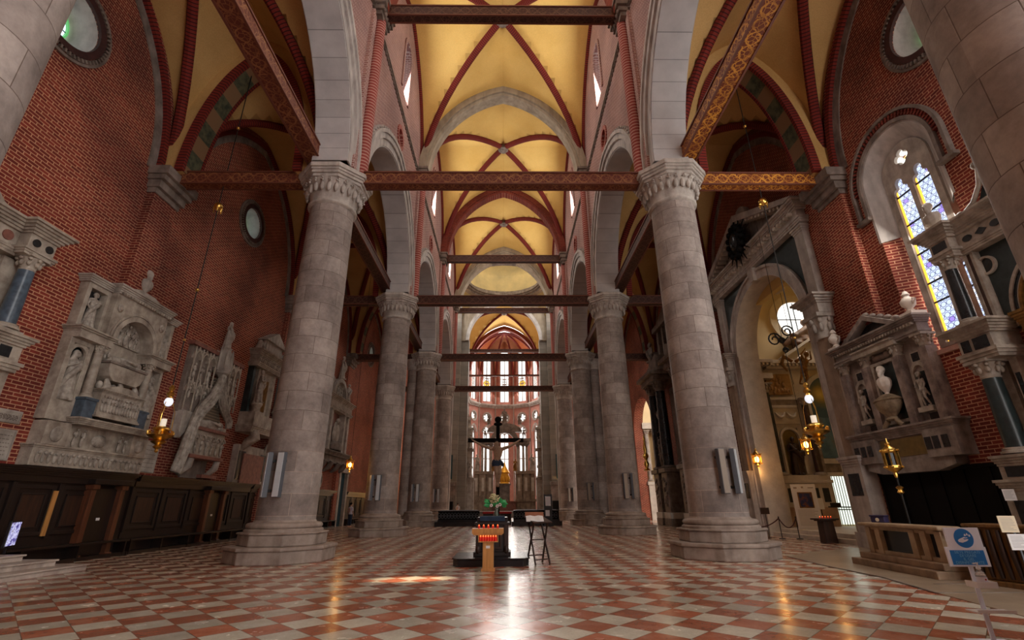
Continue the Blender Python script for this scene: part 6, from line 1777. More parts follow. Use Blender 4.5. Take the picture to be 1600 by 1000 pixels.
# low choir fronts
def choir(x0, x1, label):
    w = x1-x0; r = root('choir_desk', ((x0+x1)/2, 39.2, 0), 0, label, 'choir desk', 'black openwork choir fronts')
    m = MB(); m.box(-w/2-.15, w/2+.15, -.5, 1.4, 0, .32); m.build('platform', M['lacquer'], r, bevel=.02)
    m = MB(); m.box(-w/2, w/2, -.15, 1.1, 1.02, 1.10); m.box(-w/2, w/2, -.10, .0, .32, .45); m.build('top', M['lacquer'], r, bevel=.01)
    m = MB()
    n = int(w/.24)
    for i in range(n):
        x = -w/2+.12+.24*i; m.tube([(x+.1*math.cos(a), -.06, .74+.2*math.sin(a)) for a in [2*PI*q/12 for q in range(13)]], .022, 5); m.ell((x, -.08, .74), .05, 6, 5)
    m.build('openwork', M['speaker_side'], r, 50)
    m = MB(); m.box(-w/2, w/2, .3, .4, .32, 1.02); m.build('back_panel', M['black_wood'], r)
    m = MB(); m.box(-w/2+.2, w/2-.2, .2, .9, 1.10, 1.13); m.build('grey_runner', M['paper'] if False else M.setdefault('silver_cloth', plain('silver_grey_cloth', (.32, .34, .40), .4)), r)
choir(-4.9, -1.75, 'black openwork choir front left of the central passage'); choir(.85, 4.35, 'black openwork choir front right of the central passage')
for x, w, sd in ((-1.15, .9, 'left'), (.25, 1.0, 'right')):
    r = root('red_kneeler', (x, 41.5, 0), 0, 'red-topped bench at the %s of the central passage' % sd, 'bench', 'red benches in the passage')
    m = MB(); m.box(-w/2, w/2, -.2, .2, .82, .98); m.build('cushion', M['red_cloth'], r, bevel=.03)
    m = MB(); m.box(-w/2+.05, w/2-.05, -.15, .15, 0, .82); m.build('support', M['wood'], r)

# ------------------------------------------------------------------ crucifix
def crucifix():
    r = root('crucifix', (-.42, 44.0, 0), 0, 'large dark wooden crucifix with a painted figure in a blue loincloth, before the high altar', 'crucifix')
    k = 1.06
    m = MB(); m.box(-.16, .16, -.10, .14, .4, 8.6); m.build('upright', M['black_wood'], r, bevel=.02)
    m = MB(); m.box(-2.7, 2.3, -.12, .12, 6.75, 7.1); m.build('crossbeam', M['black_wood'], r, bevel=.02)
    m = MB(); m.ell((0, -.1, 8.75), (.3, .12, .3)); m.ell((-.0, -.1, 8.35), (.4, .1, .18)); m.build('top_ornament', M['black_wood'], r, 60)
    m = MB(); m.box(-.5, .5, -.4, .4, 0, .5); m.build('foot', M['wood'], r, bevel=.03)
    # body, 2.2 times life size: x scale
    b = MB(); s = 2.05; z0 = 3.05; y = -.42
    def P(a, c, d=0): return (a*s, y+d*s, z0+c*s)
    limb(b, [P(-.03, .98), P(-.03, 1.12), P(0, 1.28), P(.02, 1.44)], [.17*s, .145*s, .19*s, .18*s], 14)
    b.ell(P(-.09, 1.38, -.03), (.11*s, .07*s, .08*s)); b.ell(P(.11, 1.38, -.03), (.11*s, .07*s, .08*s)); b.ell(P(-.03, 1.12, -.04), (.09*s, .07*s, .1*s))
    for sx, hx, hz in ((-1, -1.12, 1.98), (1, .98, 2.0)):
        limb(b, [P(sx*.15, 1.48), P(hx*.52, 1.60, 0), P(hx*.92, 1.83, .02)], [.085*s, .065*s, .04*s], 10)
        b.ell(P(hx*.97, 1.87, .02), (.05*s, .025*s, .04*s))
        for q in range(4): b.tube([P(hx*.99, 1.88, .02), P(hx*1.02, 1.885+.018*q, -.01), P(hx*1.015, 1.89+.02*q, -.045)], [.012*s, .011*s, .008*s], 5)
        b.tube([P(hx*.95, 1.89, 0), P(hx*.96, 1.93, -.02)], [.013*s, .009*s], 5)
    for sx in (-1, 1): limb(b, [P(sx*.075-.03, .94), P(sx*.07+.02, .52, -.13), P(.0+sx*.035, .12, .04)], [.12*s, .085*s, .05*s], 10)
    for sx in (-1, 1): b.ell(P(sx*.03, .03, -.03), (.045*s, .08*s, .10*s))
    b.tube([P(0, 1.46), P(-.03, 1.60, -.05)], .055*s, 8); h = MB(); head(h, (0, 0, 0), .135*s, -.5, beard=True)
    b.add(h.v, h.f, Matrix.Translation(P(-.06, 1.68, -.08)) @ Matrix.Rotation(.35, 4, 'Y') @ Matrix.Rotation(.3, 4, 'X'))
    me = remeshed(b, 'crucified_body', .045, 3); place('body', me, M['skin'], r)
    c = MB(); c.lathe([(.20*s, .78*s), (.22*s, .88*s), (.20*s, .98*s), (.175*s, 1.04*s)], (-.03*s, y, z0), 30, 1.05, .85, fold=lambda a, z: .07*math.sin(9*a+z*8)); c.tube([P(.16, .95, -.05), P(.22, .86, -.05), P(.23, .76, 0)], [.05*s, .05*s, .03*s], 8)
    c.build('loincloth', plain('blue_painted_cloth', (.03, .07, .16), .6, 0, .4), r, 60)
    c = MB(); c.ell((-.14, y-.04, z0+1.79*s), (.11*s, .09*s, .09*s)); 
    for i in range(14):
        a = 2*PI*i/14; c.tube([P(-.06+.09*math.cos(a), 1.77, -.07+.09*math.sin(a)), P(-.06+.14*math.cos(a+.3), 1.82, -.07+.14*math.sin(a+.3))], [.02*s, .004*s], 5)
    c.build('hair_and_thorns', M['black_wood'], r, 60)
crucifix()

# ------------------------------------------------------------------ high altar
M['altar_stone'] = stone_mat('brown_altar_stone', (.36, .28, .21), (.18, .13, .095), 2, .5)
def high_altar():
    r = root('high_altar', (CX, 72.5, .7), 0, 'grey marble high altar with paired columns and curved pediment before the apse windows', 'altar')
    for sx in (-1, 1):
        m = MB(); m.box(sx*1.6, sx*4.4, -.9, .8, 0, 1.2); m.box(sx*1.5, sx*4.5, -1.0, .9, 1.2, 1.5); m.box(sx*1.7, sx*2.5, -.8, .7, 1.5, 4.9); m.box(sx*2.7, sx*3.6, -.9, .7, 1.5, 4.9); m.box(sx*3.7, sx*4.3, -.7, .7, 1.5, 4.9); m.box(sx*1.6, sx*4.35, -.6, .6, 1.5, 4.9); m.box(sx*1.55, sx*4.35, -.95, .8, 4.9, 5.3); m.build('base_block', M['altar_stone'], r)
        m = MB()
        for x, yf in ((1.9, -.8), (2.9, -.9), (3.85, -.7)): m.box(sx*x, sx*(x+.35), yf-.04, yf, 2.6, 4.4)
        m.build('base_inset', M['portal_pale'], r)
        for x in (1.95, 2.75, 3.25): column_parts(r, sx*x, -.2 if x != 2.75 else -.5, 5.3, 8.7, .2, 'stone', 'stone_dark')
        m = MB(); m.box(sx*1.6, sx*3.7, -.7, .5, 9.1, 9.5); m.box(sx*1.45, sx*3.85, -.85, .6, 9.5, 9.9); m.box(sx*1.6, sx*3.6, -.6, .4, 8.95, 9.1); m.build('entablature', M['stone_dark'], r)
        statue('r2' if sx < 0 else 'r0', r, (sx*4.0, -.4, 5.3), 2.4, 'stone'); statue('r1' if sx < 0 else 'r3', r, (sx*1.55, -.6, 5.3), 1.7, 'gilt_wood')
        statue('n1' if sx < 0 else 'n0', r, (sx*2.9, -.1, 9.9), 1.7, 'stone_dark'); statue('r3', r, (sx*2.3, 0, 12.0), 1.6, 'stone_dark')
    m = MB(); inner = arc(0, 9.3, 1.5, 0, 180, 20); m.band(inner, [(a*1.45, 9.3+(b-9.3)*1.5) for a, b in inner], -.3, .3, 'y'); m.build('arch', M['stone_dark'], r, 35)
    m = MB(); m.prism([(-2.6, 10.9)]+[(2.6*math.cos(PI-PI*i/20), 10.9+1.3*math.sin(PI*i/20)) for i in range(21)]+[(2.6, 10.9)], -.4, .4, 'y'); m.build('curved_pediment', M['stone_dark'], r, 35)
    statue('r0', r, (0, 0, 12.15), 2.3, 'stone_dark')
    m = MB(); m.box(-1.6, 1.6, -1.9, -.9, 0, 1.1); m.box(-1.75, 1.75, -2.0, -.8, 1.1, 1.25); m.build('altar_table', M['rose_marble'], r)
    m = MB(); m.box(-.75, .75, -1.2, -.3, 1.25, 3.4); m.box(-.9, .9, -1.3, -.2, 3.4, 3.6); m.build('tabernacle_base', M['stone_dark'], r)
    m = MB(); m.lathe([(.75, 3.6), (.6, 3.9), (.7, 4.5), (.55, 5.0), (.75, 5.1), (.5, 5.5), (.2, 6.0), (.05, 6.6)], (0, -.7, 0), 16)
    for i in range(10):
        a = 2*PI*i/10; m.ell((.65*math.cos(a), -.7+.65*math.sin(a), 4.2), (.16, .16, .4)); m.ell((.6*math.cos(a), -.7+.6*math.sin(a), 5.1), .16)
    m.build('gilded_tabernacle', plain('bright_gilding', (1.0, .50, .05), .35, .6, .3), r, 50)
high_altar()
def stall(s, side):
    r = root('choir_tomb', (CX+s*4.9, 66.0, 0), 0, 'tall carved monument with statues on the %s side of the chancel' % side, 'monument')
    m = MB(); m.box(-.7, .9, -.6, .6, .7, 4.5); m.box(-.8, 1.0, -.7, .7, 4.5, 4.8); m.box(-.45, .6, -.4, .4, 4.8, 8.2); m.box(-.8, .9, -.6, .6, 8.2, 8.5); m.box(-.5, .6, -.5, .5, 8.5, 11); m.box(-.7, .8, -.6, .6, 11, 11.3); m.build('body', M['stone'], r, bevel=.03)
    for k, (x, z) in enumerate(((-.3, 4.8), (.4, 4.8), (-.2, 8.5), (.4, 8.5), (0, 11.3))): statue(('r0', 'r1', 'r2', 'r3', 'r0')[k], r, (x, -.75 if z < 11 else 0, z), 1.9, 'stone')
    r = root('choir_stall_end', (CX+s*6.7, 61.9, 0), 0, 'grey stone screen with black seat block at the %s edge of the chancel' % side, 'screen')
    m = MB(); m.box(-1.0, .7, -.3, .3, 0, 3.7); m.box(-1.1, .8, -.4, .4, 3.7, 4.1); m.build('screen', M['stone_dark'], r, bevel=.02)
    m = MB(); m.box(-.9, .5, -.8, -.3, 0, 1.9); m.build('seat_block', M['black_wood'], r)
    r = root('cross_banner', (CX+s*7.0, 62.3, 4.5), 0, 'dark teal cloth with a cross hanging at the %s of the chancel' % side, 'banner')
    m = MB(); m.box(-.5, .5, -.03, .03, 0, 2.9); m.build('cloth', M['teal_cloth'], r)
    m = MB(); m.box(-.07, .07, -.05, -.03, .4, 2.6); m.box(-.32, .32, -.05, -.03, 1.75, 1.9); m.build('cross', plain('faded_blue_cloth', (.02, .12, .16), .9), r)
stall(-1, 'left'); stall(1, 'right')
# gilded altars in the transept chapels
for x, sd in ((-14.6, 'left'), (-10.2, 'left inner'), (9.2, 'right inner'), (13.6, 'right')):
    r = root('chapel_altar', (x, 63.0, 0), 0, 'gilded altar in the far %s chapel, glimpsed between columns' % sd, 'altar', 'gilded altars of the far chapels')
    m = MB(); m.box(-1.3, 1.3, -.8, .3, 0, 1.3); m.build('table', M['wood'], r)
    m = MB(); m.box(-1.1, -.8, 0, .4, 1.3, 5.2); m.box(.8, 1.1, 0, .4, 1.3, 5.2); m.box(-1.3, 1.3, -.05, .45, 5.2, 5.7); m.prism([(-1.3, 5.7), (1.3, 5.7), (0, 6.9)], 0, .4, 'y'); m.build('frame', M['gilt_wood'], r)
    m = MB(); m.box(-.8, .8, .15, .35, 1.3, 5.2); m.build('picture', M['gold_panel'], r)
    m = MB()
    for q in (-.6, -.2, .2, .6): m.lathe([(.03, 1.3), (.03, 2.0)], (q, -.4, 0), 6)
    m.build('candles', M['candle'], r)
    point('chapel_lamp', (x, 61.6, 3.6), 260, (1, .55, .18), .2)

# ------------------------------------------------------------------ hanging lamps
def hang_lamp(x, y, ztop, label, knots):
    r = root('hanging_lamp', (x, y, 0), 0, label, 'lamp', 'hanging sanctuary lamps')
    m = MB(); m.tube([(0, 0, ztop), (0, 0, 5.15)], .018, 6); m.build('cable', M['iron'], r)
    m = MB(); m.lathe([(.05, -.16), (.11, -.08), (.05, 0), (.12, .06), (.04, .16)], (0, 0, ztop), 14); m.build('ceiling_boss', M['gilt'], r, 50)
    for i, (z, q) in enumerate(knots):
        m = MB(); m.ell((0, 0, z), q, 12, 8)
        if q > .1:
            for k in range(6):
                a = 2*PI*k/6; m.tube([(0, 0, z-.1), (.17*math.cos(a), .17*math.sin(a), z-.12), (.13*math.cos(a), .13*math.sin(a), z-.26)], .025, 6)
        m.build('cable_knob', M['gilt'], r, 50)
    m = MB(); m.lathe([(.03, 5.3), (.10, 5.2), (.05, 5.1), (.13, 5.0), (.07, 4.92), (.10, 4.86)], (0, 0, 0), 14); m.build('bulb_holder', M['gilt'], r, 50)
    m = MB(); m.ell((0, 0, 4.74), (.13, .13, .15), 14, 10); m.build('bulb', M['glow_bulb'], r, 60)
    # three chains and the oil lamp
    for k in range(3):
        a = 2*PI*k/3+.5
        m = MB(); m.tube([(.05*math.cos(a), .05*math.sin(a), 4.9), (.24*math.cos(a), .24*math.sin(a), 4.4), (.26*math.cos(a), .26*math.sin(a), 3.82)], .012, 5); m.build('chain', M['gilt'], r)
    m = MB()
    prof = [(.02, 3.12), (.06, 3.17), (.04, 3.22), (.13, 3.30), (.07, 3.36), (.22, 3.45), (.13, 3.52), (.30, 3.60), (.37, 3.66), (.28, 3.71), (.17, 3.78), (.24, 3.84), (.22, 3.90), (.12, 3.94)]
    m.lathe(prof, (0, 0, 0), 20, fold=lambda a, z: .08*math.sin(8*a))
    for k in range(6):
        a = 2*PI*k/6; m.tube([(.25*math.cos(a), .25*math.sin(a), 3.66), (.37*math.cos(a), .37*math.sin(a), 3.70), (.38*math.cos(a), .38*math.sin(a), 3.76), (.32*math.cos(a), .32*math.sin(a), 3.78)], [.04, .05, .04, .03], 6)
    m.build('lamp_bowl', M['gilt'], r, 50)
    m = MB(); m.lathe([(.085, 3.92), (.085, 4.18)], (0, 0, 0), 14); m.build('wax_light', M['candle'], r, 40)
    return r
hang_lamp(-10.85, 15.75, 19.9, 'gold hanging lamp with white candle on a long cable in the left aisle', ((16.2, .07), (12.35, .16), (8.8, .07), (6.9, .045)))
hang_lamp(10.45, 15.75, 20.2, 'gold hanging lamp with white candle on a long cable before the portal at right', ((16.4, .07), (12.6, .16), (6.9, .045)))
def lantern(x, y, z, label, s=1, cable=True, lit=True, top=9):
    r = root('hanging_lantern', (x, y, z), 0, label, 'lantern', 'lit gilt lanterns' if lit else None)
    m = MB(); m.lathe([(.02, -.42), (.06, -.36), (.04, -.30), (.16, -.22), (.2, -.16)], (0, 0, 0), 8); m.lathe([(.2, .2), (.22, .25), (.12, .34), (.05, .42), (.07, .48), (.02, .55)], (0, 0, 0), 8)
    for k in range(8):
        a = 2*PI*k/8+.2; m.tube([(.19*math.cos(a), .19*math.sin(a), -.16), (.2*math.cos(a), .2*math.sin(a), .2)], .018, 5); m.ell((.23*math.cos(a), .23*math.sin(a), .26), .035, 6, 5); m.ell((.22*math.cos(a), .22*math.sin(a), -.2), .03, 6, 5)
    m.build('frame', M['gilt'], r, 40)
    m = MB(); m.ell((0, 0, 0), (.10, .10, .15)); m.build('flame', M['glow_warm'], r, 60)
    if cable:
        m = MB(); m.tube([(0, 0, .5), (0, 0, top-z)], .01, 5); m.build('chain', M['iron'], r)
    point('lantern_light', (x, y-.02, z-.55), 9, (1, .5, .15), .08)
    r.scale = (s, s, s)
    return r
lantern(13.05, 25.0, 3.55, 'lit lantern beside the dark column left of the chapel niche', 1, True, True, 9.0)
lantern(14.25, 22.6, 4.0, 'lit lantern right of the chapel niche, under the gold hanging lamp', 1, True, True, 9.2)
lantern(-8.3, 27.4, 3.6, 'lit lantern deep in the left aisle, between the first two columns', .9, True, True, 18.5)
# wrought iron hanging bracket in the portal arch
r = root('iron_lamp_bracket', (12.75, 20.2, 0), 0, 'black wrought iron scrolls hanging in front of the chapel arch', 'lamp bracket')
m = MB()
for cx_, cz, q in ((-.35, 8.35, .34), (.30, 8.75, .30), (-.02, 8.3, .16), (.05, 7.85, .14)):
    m.tube([(cx_+q*(1-t/26)*math.cos(t*.5), 0, cz+q*(1-t/26)*math.sin(t*.5)) for t in range(20)], .035, 6)
m.tube([(-.3, 0, 8.6), (.0, 0, 8.2), (.3, 0, 8.5)], .03, 6); m.tube([(0, 0, 14.4), (0, 0, 8.2)], .012, 5); m.tube([(0, 0, 8.2), (.06, 0, 6.3)], .012, 5)
m.build('scrolls', M['iron'], r, 60)
# gilded angel holding the lamp
r = root('gilded_angel', (15.2, 23.4, 7.0), 0, 'gilded winged angel figure hanging inside the chapel arch', 'statue')
o = place('body', FIG['n1'].copy(), None, r); o.data.materials.clear(); o.data.materials.append(M['gilt_wood']); o.rotation_euler = (.2, .25, .4)
m = MB()
for s in (-1, 1): m.tube([(s*.1, .15, 1.3), (s*.45, .25, 1.6), (s*.6, .3, 1.2), (s*.4, .25, .8)], [.1, .12, .1, .04], 8)
m.build('wings', M['gilt_wood'], r, 60)
m = MB(); m.tube([(0, 0, 1.9), (0, 0, 6.85)], .012, 5); m.build('chain', M['iron'], r)

# processional lantern on a pole
r = root('pole_lantern', (10.42, 12.9, 0), 0, 'gilded processional lantern on a dark pole rising behind the stone balustrade', 'lantern')
m = MB(); m.lathe([(.022, .0), (.022, 2.2)], (0, 0, 0), 8); m.build('pole', M['iron'], r, 50)
m = MB(); m.lathe([(.02, 1.68), (.08, 1.72), (.05, 1.78), (.09, 1.84), (.03, 1.88)], (0, 0, 0), 12); m.build('pole_knob', M['gilt'], r, 50)
m = MB(); m.lathe([(.03, 2.08), (.05, 2.15), (.04, 2.2), (.14, 2.27), (.2, 2.32), (.19, 2.38)], (0, 0, 0), 8); m.lathe([(.17, 2.70), (.2, 2.74), (.17, 2.80), (.08, 2.86), (.05, 2.9), (.07, 2.94), (.02, 2.98), (.015, 3.08)], (0, 0, 0), 8)
for k in range(8):
    a = 2*PI*k/8; m.tube([(.165*math.cos(a), .165*math.sin(a), 2.36), (.165*math.cos(a), .165*math.sin(a), 2.72)], .022, 5); m.ell((.19*math.cos(a), .19*math.sin(a), 2.76), .035, 6, 5); m.ell((.19*math.cos(a), .19*math.sin(a), 2.34), .035, 6, 5)
m.build('lantern_frame', M['gilt'], r, 40)
m = MB(); m.lathe([(.13, 2.38), (.13, 2.72)], (0, 0, 0), 8); m.build('dark_glass', M['lacquer'], r)
m = MB(); m.lathe([(.2, 0), (.18, .04), (.03, .08)], (0, 0, 0), 16); m.build('foot', M['iron'], r, 40)

# ------------------------------------------------------------------ balustrade in front of the right altar
def balustrade():
    p0 = Vector((9.75, 13.4, 0)); p1 = Vector((9.52, 10.75, 0)); L = (p1-p0).length
    r = root('altar_balustrade', ((p0+p1)/2), math.atan2((p1-p0).y, (p1-p0).x), 'low stone balustrade with black marble panels before the right side altar', 'balustrade')
    m = MB(); m.box(-L/2-.3, L/2, -.5, .5, 0, .16); m.box(-L/2-.18, L/2, -.33, .33, .16, .30); m.build('step', M['brown_step'], r, bevel=.02)
    m = MB(); m.box(-L/2, L/2, -.14, .14, .30, .38)
    for x in (-L/2+.12, -L/2+.48, -L/2+1.7, -L/2+2.05, -L/2+2.5): m.box(x-.09, x+.09, -.17, .17, .3, .9)
    m.box(-L/2, L/2, -.14, .14, .84, .92); m.build('piers', M['brown_stone'], r, bevel=.01)
    m = MB(); m.box(-L/2, L/2, -.06, .06, .36, .86); m.build('black_panels', M['black_marble'], r)
    m = MB(); m.box(-L/2-.14, L/2, -.24, .24, .92, 1.0); m.build('top_rail', M['brown_stone'], r, bevel=.03)
M['brown_stone'] = stone_mat('honey_brown_stone', (.46, .34, .22), (.30, .20, .12), 3, .45)
M['brown_step'] = stone_mat('brown_marble_step', (.34, .23, .15), (.2, .13, .08), 3, .4)
balustrade()
r = root('purple_box', (9.86, 13.15, 1.0), -1.2, 'small dark purple box with a round cream emblem on the balustrade', 'box')
m = MB(); m.box(-.17, .17, -.09, .09, 0, .14); m.box(-.19, .19, -.11, .11, .14, .18); m.build('box', plain('dark_purple_box', (.03, .02, .07), .6), r, bevel=.02)
m = MB(); m.lathe([(.045, 0), (.045, .01)], (0, 0, 0), 16, M=Matrix.Translation((0, -.09, .07)) @ Matrix.Rotation(PI/2, 4, 'X')); m.build('emblem', M['cream_paper'], r)
r = root('wooden_kneeler', (9.75, 9.75, 0), PRr+.15, 'carved brown wooden prayer desk behind the grey notice stand at the right edge', 'prayer desk')
m = MB(); m.box(-.55, .55, -.2, .25, .1, 1.02); m.box(-.62, .62, -.26, .3, 1.02, 1.08); m.box(-.62, .62, -.3, .3, 0, .1); m.build('body', wood('golden_oak', (.22, .11, .03), (.09, .04, .012)), r, bevel=.02)
m = MB()
for q in range(7): m.tube([(-.5+q*.165, -.22, .15), (-.5+q*.165, -.24, .55), (-.5+q*.165, -.22, .98)], [.03, .05, .03], 8)
m.build('carving', M['wood_mid'], r, 50)

# ------------------------------------------------------------------ sign stands
def text(body, size, parent, loc, mat, rot=(PI/2, 0, 0), align='CENTER', name='lettering', sx=1.0, extr=.0008):
    cu = bpy.data.curves.new('txt', 'FONT'); cu.body = body; cu.size = size; cu.align_x = align; cu.extrude = extr; cu.resolution_u = 2
    o = bpy.data.objects.new('txt', cu); COL.objects.link(o)
    dg = bpy.context.evaluated_depsgraph_get(); dg.update()
    me = bpy.data.meshes.new_from_object(o.evaluated_get(dg)); bpy.data.objects.remove(o, do_unlink=True)
    p = place(name, me, None, parent, loc, 0, rot); me.materials.clear(); me.materials.append(mat); p.scale = (sx, 1, 1)
    return p
M['sign_blue'] = plain('sign_blue', (.012, .20, .62), .5, 0, .05)
M['sign_white'] = plain('sign_white', (.82, .85, .95), .5, 0, .04)
M['sign_cyan'] = plain('sign_light_blue', (.22, .55, .85), .5, 0, .05)
r = root('sanitizer_sign', (5.72, 6.2, 0), -.12, 'blue and white hand sanitizer sign on a white stand in the right foreground', 'sign')
m = MB(); m.box(-.19, .19, -.012, .012, .97, 1.2); m.box(-.235, .205, -.014, .010, .78, .99); m.build('panel', M['sign_white'], r, bevel=.002)
m = MB(); m.lathe([(.105, 0), (.105, .003)], (0, 0, 0), 36, M=Matrix.Translation((0, -.013, 1.085)) @ Matrix.Rotation(PI/2, 4, 'X')); m.build('blue_disc', M['sign_blue'], r)
m = MB(); m.box(-.20, .17, -.018, -.014, .80, .955); m.build('blue_field', M['sign_blue'], r)
# hand symbol with drops, flat on the disc
m = MB()
def pic(poly): m.prism(poly, -.0195, -.0165, 'y')
pic([(-.068, 1.045), (-.03, 1.036), (.018, 1.052), (.045, 1.068), (.038, 1.076), (.005, 1.070), (-.012, 1.078), (.012, 1.092), (.006, 1.099), (-.03, 1.086), (-.055, 1.076), (-.072, 1.064)])
pic([(.004, 1.082), (.040, 1.088), (.036, 1.094), (.006, 1.090)])
for cx_, cz in ((.02, 1.118), (.045, 1.126), (.068, 1.112)): pic([(cx_-.011, cz), (cx_-.007, cz-.010), (cx_+.006, cz-.010), (cx_+.010, cz), (cx_, cz+.017)])
m.build('hand_symbol', M['sign_white'], r)
for i, s_ in enumerate(('SIETE PREGATI', 'DI USARE', 'IL GEL', 'DISINFETTANTE')): text(s_, .043, r, (-.015, -.0185, .920-i*.037), M['sign_cyan'], sx=1.0)
m = MB(); m.box(-.022, .022, .012, .03, .0, 1.1); m.build('post', M['sign_white'], r)
m = MB(); m.box(-.20, .20, -.17, .02, .33, .345); m.box(-.20, .20, -.17, -.16, .33, .365); m.build('lower_shelf', M['white_plastic'], r, bevel=.003)
m = MB(); m.box(-.11, .11, -.15, .02, .575, .585); m.box(-.11, .11, -.15, -.145, .575, .64); m.box(-.11, -.105, -.15, .02, .575, .64); m.box(.105, .11, -.15, .02, .575, .64); m.build('bottle_tray', M['white_plastic'], r, bevel=.002)
m = MB(); m.box(-.22, .22, -.18, .18, 0, .02); m.build('foot_plate', M['sign_white'], r, bevel=.004)
r = root('sanitizer_bottle', (5.72, 6.12, .586), 0, 'clear pump bottle of hand gel in the tray below the blue sign', 'bottle')
t = NT('clear_plastic'); t.col((.85, .9, .92)).rough(.12); t.b.inputs['Transmission Weight'].default_value = .75; M['clear'] = t.m
m = MB(); m.lathe([(.045, 0), (.05, .02), (.05, .12), (.035, .15), (.02, .165), (.02, .18)], (0, 0, 0), 18); m.build('bottle', M['clear'], r, 50)
m = MB(); m.lathe([(.024, .18), (.024, .20), (.008, .202), (.008, .24)], (0, 0, 0), 12); m.bar((.01, 0, .24), (-.05, 0, .235), .014, .012); m.build('pump', M['white_plastic'], r, 50)
m = MB(); m.lathe([(.0505, .035), (.0505, .10)], (0, 0, 0), 18, caps=False); m.build('label', M['sign_white'], r)
m = MB(); m.ell((0, -.05, .075), (.010, .004, .010)); m.build('red_mark', M['red_cloth'], r)
# notice stand
r = root('notice_stand', (9.15, 9.0, 0), -.25, 'metal stand with a cream sheet above a white sheet, beside the prayer desk', 'sign')
m = MB(); m.box(-.012, .012, 0, .02, 0, 1.0); m.build('post', M['speaker_side'], r)
m = MB(); m.lathe([(.14, 0), (.13, .02), (.01, .03)], (0, 0, 0), 18); m.build('foot', M['speaker_side'], r, 40)
for nm_, z0, z1, mt, dx in (('cream_sheet', .98, 1.25, 'cream_paper', -.06), ('white_sheet', .70, .955, 'paper', .0)):
    m = MB(); m.box(dx-.13, dx+.13, -.012, .0, z0, z1); o = m.build(nm_, M[mt], r)
    m = MB(); rn = random.Random(5)
    for i in range(9):
        z = z1-.03-(z1-z0-.05)*i/9; m.box(dx-.10, dx+rn.uniform(.02, .10), -.0135, -.012, z-.006, z)
    m.build('printed_lines', plain('grey_print', (.35, .32, .32), .7), o)
r = root('altar_notice', (12.42, 12.1, 1.50), PRr+.5, 'small white notice on the pedestal of the right side altar', 'notice')
m = MB(); m.box(-.11, .11, -.01, 0, 0, .26); m.build('sheet', M['paper'], r)
m = MB()
for i in range(7): m.box(-.09, .08-.02*(i % 3), -.012, -.01, .22-.028*i, .225-.028*i)
m.build('printed_lines', M['speaker_side'], r)

